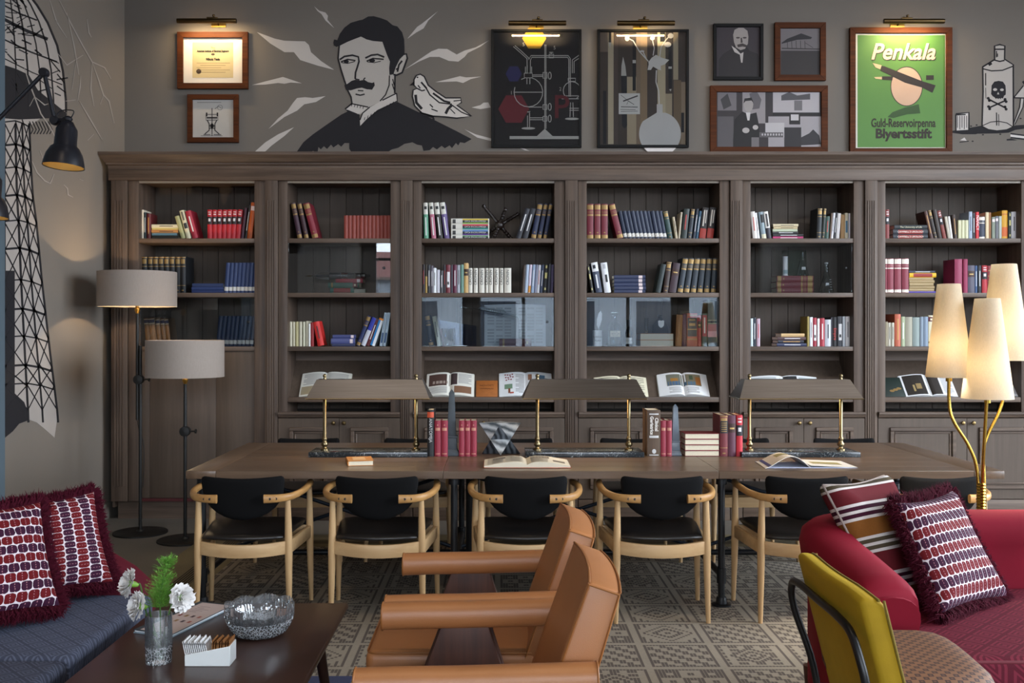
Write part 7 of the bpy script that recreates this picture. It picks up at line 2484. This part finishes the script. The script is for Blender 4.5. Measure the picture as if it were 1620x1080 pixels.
def cushion(name, label, TL, TR, BR, BL, T, mat, back_mat, fringe=True, seed=1):
    cen = (TL + TR + BR + BL) / 4
    base = Vector((cen.x, cen.y, min(BL.z, BR.z) - .01))
    o = thing(name, label, 'cushion', base)
    nrm = (TR - TL).cross(BL - TL).normalized()
    if nrm.dot(Vector((0, 0, EYE)) - cen) < 0:
        nrm = -nrm
    sq = dense([(0, 0), (1, 0), (1, 1), (0, 1)], .0834)
    out = []
    for (x, y) in sq:
        px_ = x + (.5 - x) * .07 * math.sin(PI * y) * (1 if x in (0, 1) else 0)
        py_ = y + (.5 - y) * .07 * math.sin(PI * x) * (1 if y in (0, 1) else 0)
        out.append((px_, py_))

    def fn(u, v, h):
        top = TL.lerp(TR, u)
        bot = BL.lerp(BR, u)
        p = bot.lerp(top, v) + nrm * h
        return p - base
    MB().pad(out, fn, T, T, 9, 2.6).build('cover', mat, o, smooth=True, angle=180)
    if fringe:
        rr = random.Random(seed)
        mb = MB()
        N = 7000
        m_ = len(out)
        for k in range(N):
            q = rr.random() * m_
            i = int(q)
            f = q - i
            a, b_ = out[i % m_], out[(i + 1) % m_]
            u, v = a[0] + (b_[0] - a[0]) * f, a[1] + (b_[1] - a[1]) * f
            du, dv = u - .5, v - .5
            # outward along the nearer edge normal
            if abs(du) > abs(dv):
                d = Vector((math.copysign(1, du), dv * .5))
            else:
                d = Vector((du * .5, math.copysign(1, dv)))
            ln = rr.uniform(.05, .105)
            h0 = rr.uniform(-.012, .012)
            P0 = fn(u - d.x * .01, v - d.y * .01, h0)
            P1 = fn(u + d.x * ln * .55 + rr.uniform(-.025, .025), v + d.y * ln * .55 + rr.uniform(-.025, .025), h0 + rr.uniform(-.014, .02))
            P2 = fn(u + d.x * ln + rr.uniform(-.04, .04), v + d.y * ln + rr.uniform(-.04, .04), h0 + rr.uniform(-.03, .02))
            w = (P2 - P0).cross(nrm).normalized() * .0026
            mb.add([P0 - w, P0 + w, P1 + w, P1 - w, P2], [(0, 1, 2, 3), (3, 2, 4)])
        mb.build('fringe', fringe_mat, o)['kind'] = 'stuff'
    else:
        edge = [fn(x, y, 0) for x, y in out]
        MB().tube(edge + [edge[0]], .005, 6).build('piping', C('8d7f78'), o, smooth=True)
    return o


V3 = Vector
ik1 = ikat('ikat_rows', 9.5, 12)
ik2 = ikat('ikat_columns', 15, 8, True)
ik3 = ikat('ikat_fine_rows', 16, 11)
cushion('ikat_cushion', 'fringed red and purple woven cushion at the blue sofa, its rows running across', PT(-95, 812, 3.54), PT(62, 795, 3.86), PT(93, 960, 3.66), PT(-95, 992, 3.34), .06, ik1, None, True, 1)
cushion('ikat_cushion', 'fringed red and purple woven cushion against the burgundy sofa end, rows upright', PT(15, 800, 3.86), PT(147, 778, 4.13), PT(178, 922, 4.0), PT(20, 945, 3.70), .055, ik2, None, True, 2)
cushion('ikat_cushion', 'fringed red and purple woven cushion on the red sofa seat', PT(1413, 797, 3.76), PT(1502, 778, 4.0), PT(1588, 945, 3.86), PT(1486, 972, 3.55), .075, ik3, None, True, 3)
cushion('striped_cushion', 'striped burgundy, ochre and white cushion in the red sofa corner', PT(1302, 767, 3.80), PT(1398, 752, 4.06), PT(1490, 935, 3.98), PT(1392, 958, 3.72), .085, stripes('cushion_stripes'), None, False)

# ------------------------------------------------------------------ coffee table and what stands on it
CZ = .45
esp = wood('espresso_veneer', '2a1812', '40271d', 'y', rough=.33, fine=1.0, contrast=.6, coat=.1, bump=.08)
ct = thing('coffee_table', 'low dark brown coffee table between blue sofa and leather armchairs', 'coffee table', (-.934, 3.05, .0185))
MB().box(-1.295, -.573, 2.25, 3.80, CZ - .022, CZ).build('top', esp, ct, world=True, bevel=.008, seg=3)
for sx in (-1, 1):
    for yy in (2.4, 3.6):
        x0_ = -.934 + sx * .27
        MB().tube([(x0_ + sx * .05, yy + (.06 if yy > 3 else -.06), .0186), (x0_, yy, CZ - .023)], [.014, .024], 12).build('leg', esp, ct, world=True, smooth=True)
    MB().box(-.934 + sx * .27 - .012, -.934 + sx * .27 + .012, 2.4, 3.6, CZ - .075, CZ - .023).build('apron', esp, ct, world=True)
cut_glass = bpy.data.materials.new('cut_crystal')      # clear lead crystal with ground cuts
cut_glass.use_nodes = True
_t = NT(cut_glass)
cut_glass.node_tree.nodes.remove(cut_glass.node_tree.nodes['Principled BSDF'])
_out = cut_glass.node_tree.nodes['Material Output']
_tr = _t.n('ShaderNodeBsdfTransparent')
_tr.inputs[0].default_value = (.93, .95, .96, 1)
_df = _t.n('ShaderNodeBsdfDiffuse')
_df.inputs[0].default_value = (.85, .88, .92, 1)
_gl = _t.n('ShaderNodeBsdfGlossy')
_gl.inputs['Roughness'].default_value = .03
_vo = _t.n('ShaderNodeTexVoronoi', feature='DISTANCE_TO_EDGE')
_vo.inputs['Scale'].default_value = 120.0
_t.l(_t.coords('Object', (1, 1, .7)), _vo.inputs['Vector'])
_sz = _t.n('ShaderNodeSeparateXYZ')
_t.l(_t.coords('Object'), _sz.inputs[0])
_m1 = _t.n('ShaderNodeMixShader')
_t.l(_t.m('ADD', _t.m('MULTIPLY', _t.m('MULTIPLY', _t.m('LESS_THAN', _vo.outputs[0], .06), _t.m('LESS_THAN', _sz.outputs[2], .056)), .5), .08), _m1.inputs[0])
_t.l(_tr.outputs[0], _m1.inputs[1])
_t.l(_df.outputs[0], _m1.inputs[2])
_fr = _t.n('ShaderNodeFresnel')
_fr.inputs[0].default_value = 1.75
_m2 = _t.n('ShaderNodeMixShader')
_t.l(_fr.outputs[0], _m2.inputs[0])
_t.l(_m1.outputs[0], _m2.inputs[1])
_t.l(_gl.outputs[0], _m2.inputs[2])
_t.l(_m2.outputs[0], _out.inputs[0])


def shell(rows_out, rows_in, n, ro, ri):
    """glass vessel: ro(k, a) -> (r, z) outer rows, ri likewise for the inside"""
    mb = MB()
    vs = []
    R_ = rows_out + rows_in
    for k in range(R_):
        for i in range(n):
            a = 2 * PI * i / n
            r, z = ro(k, a) if k < rows_out else ri(k - rows_out, a)
            vs.append((r * math.cos(a), r * math.sin(a), z))
    fs = []
    for k in range(R_ - 1):
        for i in range(n):
            j = (i + 1) % n
            fs.append((k * n + i, k * n + j, (k + 1) * n + j, (k + 1) * n + i))
    o0 = mb.add(vs, fs)
    mb.f.append(tuple(range(n - 1, -1, -1)))
    mb.f.append(tuple(range((R_ - 1) * n, R_ * n)))
    return mb


vy = (EYE - CZ) * F / (1047 - CY)
va = thing('crystal_vase', 'small cut crystal tumbler vase holding carnations', 'vase', (Xp(251, vy), vy, CZ + .0006))
NV, rv, hv = 44, .0415, .152


def vo(k, a):
    z = hv * k / 26
    r = rv * (.93 + .07 * min(1, k / 8))
    if 1 <= k <= 10:
        r += .0022 * ((int(round(a * NV / (2 * PI))) + k) % 2) - .001
    elif k > 12:
        r += .0006 * math.cos(12 * a)
    return r, z


mb = shell(27, 8, NV, vo, lambda k, a: (rv * .90 - .0005 * k, hv - (hv - .016) * k / 7))
mb.build('glass_body', cut_glass, va, smooth=True, angle=8)
MB().lathe([(0, .0175), (rv * .86, .0175), (rv * .875, .085), (0, .085)], 40).build('water', glassmat('vase_water', (.9, .96, .9, 1), 0, 1.33), va, smooth=True, angle=50)

green = M('stem_green', '3f6a24', rough=.5)
petal = M('carnation_white', 'dcd9d6', rough=.75, var=.06)
fern = M('fern_green', '619432', rough=.6, var=.3, vscale=40)


def carnation(px, py, Yc, tilt, label, r=.044):
    head = PT(px, py, Yc)
    foot = va.location + Vector((RND.uniform(-.012, .012), RND.uniform(-.012, .012), .025))
    o = thing('carnation', label, 'flower', foot, group='carnations in the crystal vase')
    d = Vector(tilt).normalized()
    neck = head - d * .03
    rim = va.location + Vector(((head.x - va.location.x) * .42, (head.y - va.location.y) * .3, hv))
    sp_ = smooth_path([foot, foot.lerp(rim, .6), rim, neck - d * .01, neck], 5)
    MB().tube(sp_, .0022, 7).build('stem', green, o, world=True, smooth=True)
    Q = d.to_track_quat('Z', 'Y').to_matrix().to_4x4()
    Mh = Matrix.Translation(neck) @ Q
    MB().lathe([(0, -.004), (.005, -.002), (.009, .008), (.0105, .02), (.012, .026), (.006, .028)], 12, Mh).build('calyx', M('calyx_green', '6f9a34', rough=.5), o, world=True, smooth=True)
    mb = MB()
    rr = random.Random(int(px))
    for ring_, (n_, el, rl) in enumerate(((7, .15, .95), (7, .45, .95), (6, .75, .85), (5, 1.05, .75), (4, 1.3, .6))):
        for k in range(n_):
            a = 2 * PI * (k + .5 * (ring_ % 2)) / n_ + rr.uniform(-.15, .15)
            e = el + rr.uniform(-.12, .12)
            L = r * rl * rr.uniform(.9, 1.1)
            wid = r * .62
            vs, cols_ = [], 6
            for i in range(4):
                f = i / 3
                for j in range(cols_ + 1):
                    s = j / cols_ * 2 - 1
                    ang = a + s * wid * f ** .8 / max(L, .01) * .9
                    rad = L * f * (1 + (.1 * math.cos(s * 11 + ring_) if i == 3 else 0))
                    zz = .022 + rad * math.sin(e) + (.0045 * math.sin(s * 9 + k) * f)
                    rr_ = rad * math.cos(e) + .002
                    vs.append((rr_ * math.cos(ang), rr_ * math.sin(ang), zz))
            fs = []
            for i in range(3):
                for j in range(cols_):
                    q = i * (cols_ + 1) + j
                    fs.append((q, q + 1, q + cols_ + 2, q + cols_ + 1))
            mb.add(vs, fs, Mh)
    mb.build('petals', petal, o, world=True, smooth=True, angle=180)
    return o


carnation(203, 922, vy - .05, (-.75, -.55, .35), 'white carnation reaching highest toward the blue sofa')
carnation(217, 958, vy - .07, (-.7, -.6, .3), 'white carnation lower down in front of the blue sofa seat')
carnation(288, 945, vy - .02, (.75, -.5, .15), 'white carnation on the menu side of the fern')
fo = va.location + Vector((.004, .006, .024))
fs_ = thing('fern_sprig', 'feathery green asparagus fern standing in the crystal vase', 'fern', fo)
tip = PT(268, 884, vy + .01)
sp_ = smooth_path([fo, va.location + Vector((.004, .004, .15)), PT(254, 935, vy), tip], 8)
MB().tube(sp_, .0018, 6).build('stem', green, fs_, world=True)
mb = MB()
rr = random.Random(11)
L = len(sp_)
for k in range(260):
    f = rr.uniform(.42, 1.0)
    p = sp_[min(L - 1, int(f * (L - 1)))]
    a = rr.uniform(0, 2 * PI)
    ln = .06 * (1.12 - f) ** .5 * rr.uniform(.6, 1.2) + .008
    d = Vector((math.cos(a), math.sin(a), rr.uniform(.2, 1.0))).normalized()
    e = p + d * ln
    mb.tube([p, e], [.0005, .0003], 3, caps=False)
    for q in range(18):
        s = p.lerp(e, rr.uniform(.15, 1))
        dd = (Vector((rr.uniform(-1, 1), rr.uniform(-1, 1), rr.uniform(-.4, 1))) + d * .8).normalized() * rr.uniform(.006, .013)
        w = dd.cross(Vector((rr.uniform(-1, 1), rr.uniform(-1, 1), rr.uniform(-1, 1)))).normalized() * .0008
        mb.add([s - w, s + w, s + dd], [(0, 1, 2)])
mb.build('needles', fern, fs_, world=True)['kind'] = 'stuff'

by_ = (EYE - CZ) * F / (1002 - CY)
bo = thing('crystal_bowl', 'large cut crystal bowl with scalloped rim on the coffee table', 'bowl', (Xp(410.5, by_), by_, CZ + .0006))
rb, hb_ = .116, .098
NB = 128


def bo_o(k, a):
    f = k / 22
    z = hb_ * (1 - (1 - f) ** 1.0) * f ** .35
    r = rb * (.55 + .45 * min(1, (f * 1.35)) ** .55)
    lobe = 8
    i = int(round(a * NB / (2 * PI)))
    st_ = abs(math.cos(lobe * a / 2))                    # 1 in the middle of a lobe, 0 between lobes
    if k > 0:
        r += .0025 * st_ - .001
        if f < .58:
            r += .0030 * ((i + k) % 2) * (st_ > .25)       # diamond cuts
        else:
            fan = math.sin((a * lobe / 2 % PI - PI / 2) * (9 + 6 * f))
            r += .0022 * fan * (st_ > .2) + .0012 * (i % 2)  # fans that open to the rim
    if f > .55:
        z += .009 * st_ * (f - .55) / .45 + .0028 * (i % 2) * (f > .97)
    return r, z


def bo_i(k, a):
    f = 1 - k / 8
    zt_2 = bo_o(22, a)[1]
    return max(.004, (rb * (.5 + .45 * min(1, (f * 1.35)) ** .55) - .006) * (1 if k < 8 else .7)), (zt_2 - .001) * f ** 1.15 + .010 * (1 - f)


shell(23, 9, NB, bo_o, bo_i).build('glass_body', cut_glass, bo, smooth=True, angle=6)

# sachet holder
sy = (EYE - CZ) * F / (1054 - CY)
hd = thing('sachet_holder', 'white porcelain sachet holder with slanted front on the coffee table', 'sachet holder', (Xp(292, sy), sy, CZ + .0006))
por = M('white_porcelain', 'dfe3e2', rough=.2)
w_ = (365 - 292) * sy / F * .98
dpt = .075
mb = MB()
sl = [(0, 0), (w_, 0), (w_, .062), (0, .035)]
mb.prism(sl, 0, .004)
mb.prism(sl, dpt - .004, dpt)
mb.box(0, .004, .004, dpt - .004, 0, .035)
mb.box(w_ - .004, w_, .004, dpt - .004, 0, .062)
mb.box(.004, w_ - .004, .004, dpt - .004, 0, .004)
mb.build('tray', por, hd, bevel=.001, seg=1)
nn = 0
for k in range(21):
    x_ = .007 + (w_ - .016) * k / 20
    white = k < 12
    pk = MB().box(-.0012, .0012, .006, dpt - .008, 0, .072 + (.004 * math.sin(k * 2.3)))
    po = pk.build('sugar_sachet', C('dcdcdc' if white else '8a5a2c', .7))
    pk2 = MB().box(-.0014, .0014, .006, dpt - .008, .062, .066).build('seal_line', C('c4c4c8' if white else '6e4420', .7), po)
    po.location = hd.location + Vector((x_, 0, .0045))
    po.rotation_euler = (0, -.22 if white else .04 + .02 * (k % 3), 0)
    tag(po, 'white paper sugar sachet leaning in the porcelain holder' if white else 'brown paper sugar sachet upright in the porcelain holder', 'sugar sachet', 'white sugar sachets' if white else 'brown sugar sachets')
# menu booklet
mn = thing('menu_booklet', 'menu booklet with printed cover lying behind the crystal vase', 'menu', (-1.16, 3.58, CZ + .0006))
q = [V3((-1.262, 3.42, CZ)), V3((-1.112, 3.36, CZ)), V3((-1.0, 3.725, CZ)), V3((-1.14, 3.775, CZ))]
for (z0, z1, col, nm, ins) in ((.0006, .004, '8a9ca8', 'back_cover', 0), (.004, .010, 'cfd3d6', 'pages', .006), (.010, .0125, '2f3a42', 'front_cover', 0)):
    c_ = sum(q, V3((0, 0, 0))) / 4
    pts = [p.lerp(c_, ins * 4) for p in q]
    mb = MB()
    mb.add([(p.x, p.y, CZ + z0) for p in pts] + [(p.x, p.y, CZ + z1) for p in pts], [(3, 2, 1, 0), (4, 5, 6, 7), (0, 1, 5, 4), (1, 2, 6, 5), (2, 3, 7, 6), (3, 0, 4, 7)])
    mb.build(nm, C(col), mn, world=True)


def on_menu(u0, u1, v0, v1, col, lvl=0):
    f_ = lambda u, v: q[0].lerp(q[1], u).lerp(q[3].lerp(q[2], u), v)
    mb = MB()
    ps = [f_(u0, v0), f_(u1, v0), f_(u1, v1), f_(u0, v1)]
    mb.add([(p.x, p.y, CZ + .0128 + .0003 * lvl) for p in ps], [(0, 1, 2, 3)])
    mb.build('print', C(col), mn, world=True)


on_menu(.14, 1.0, .02, .97, 'b9a7a2')
for k in range(8):
    on_menu(.25 + .18 * (k % 4), .33 + .18 * (k % 4), .34 + .16 * (k // 4), .40 + .16 * (k // 4), ('7a3a34', '8a6a40', '4a3a40', '9a5a50')[k % 4], 1)
for k in range(5):
    on_menu(.3, .3 + .1 * (2 + k % 3), .66 + .045 * k, .668 + .045 * k, '6a5f62', 1)
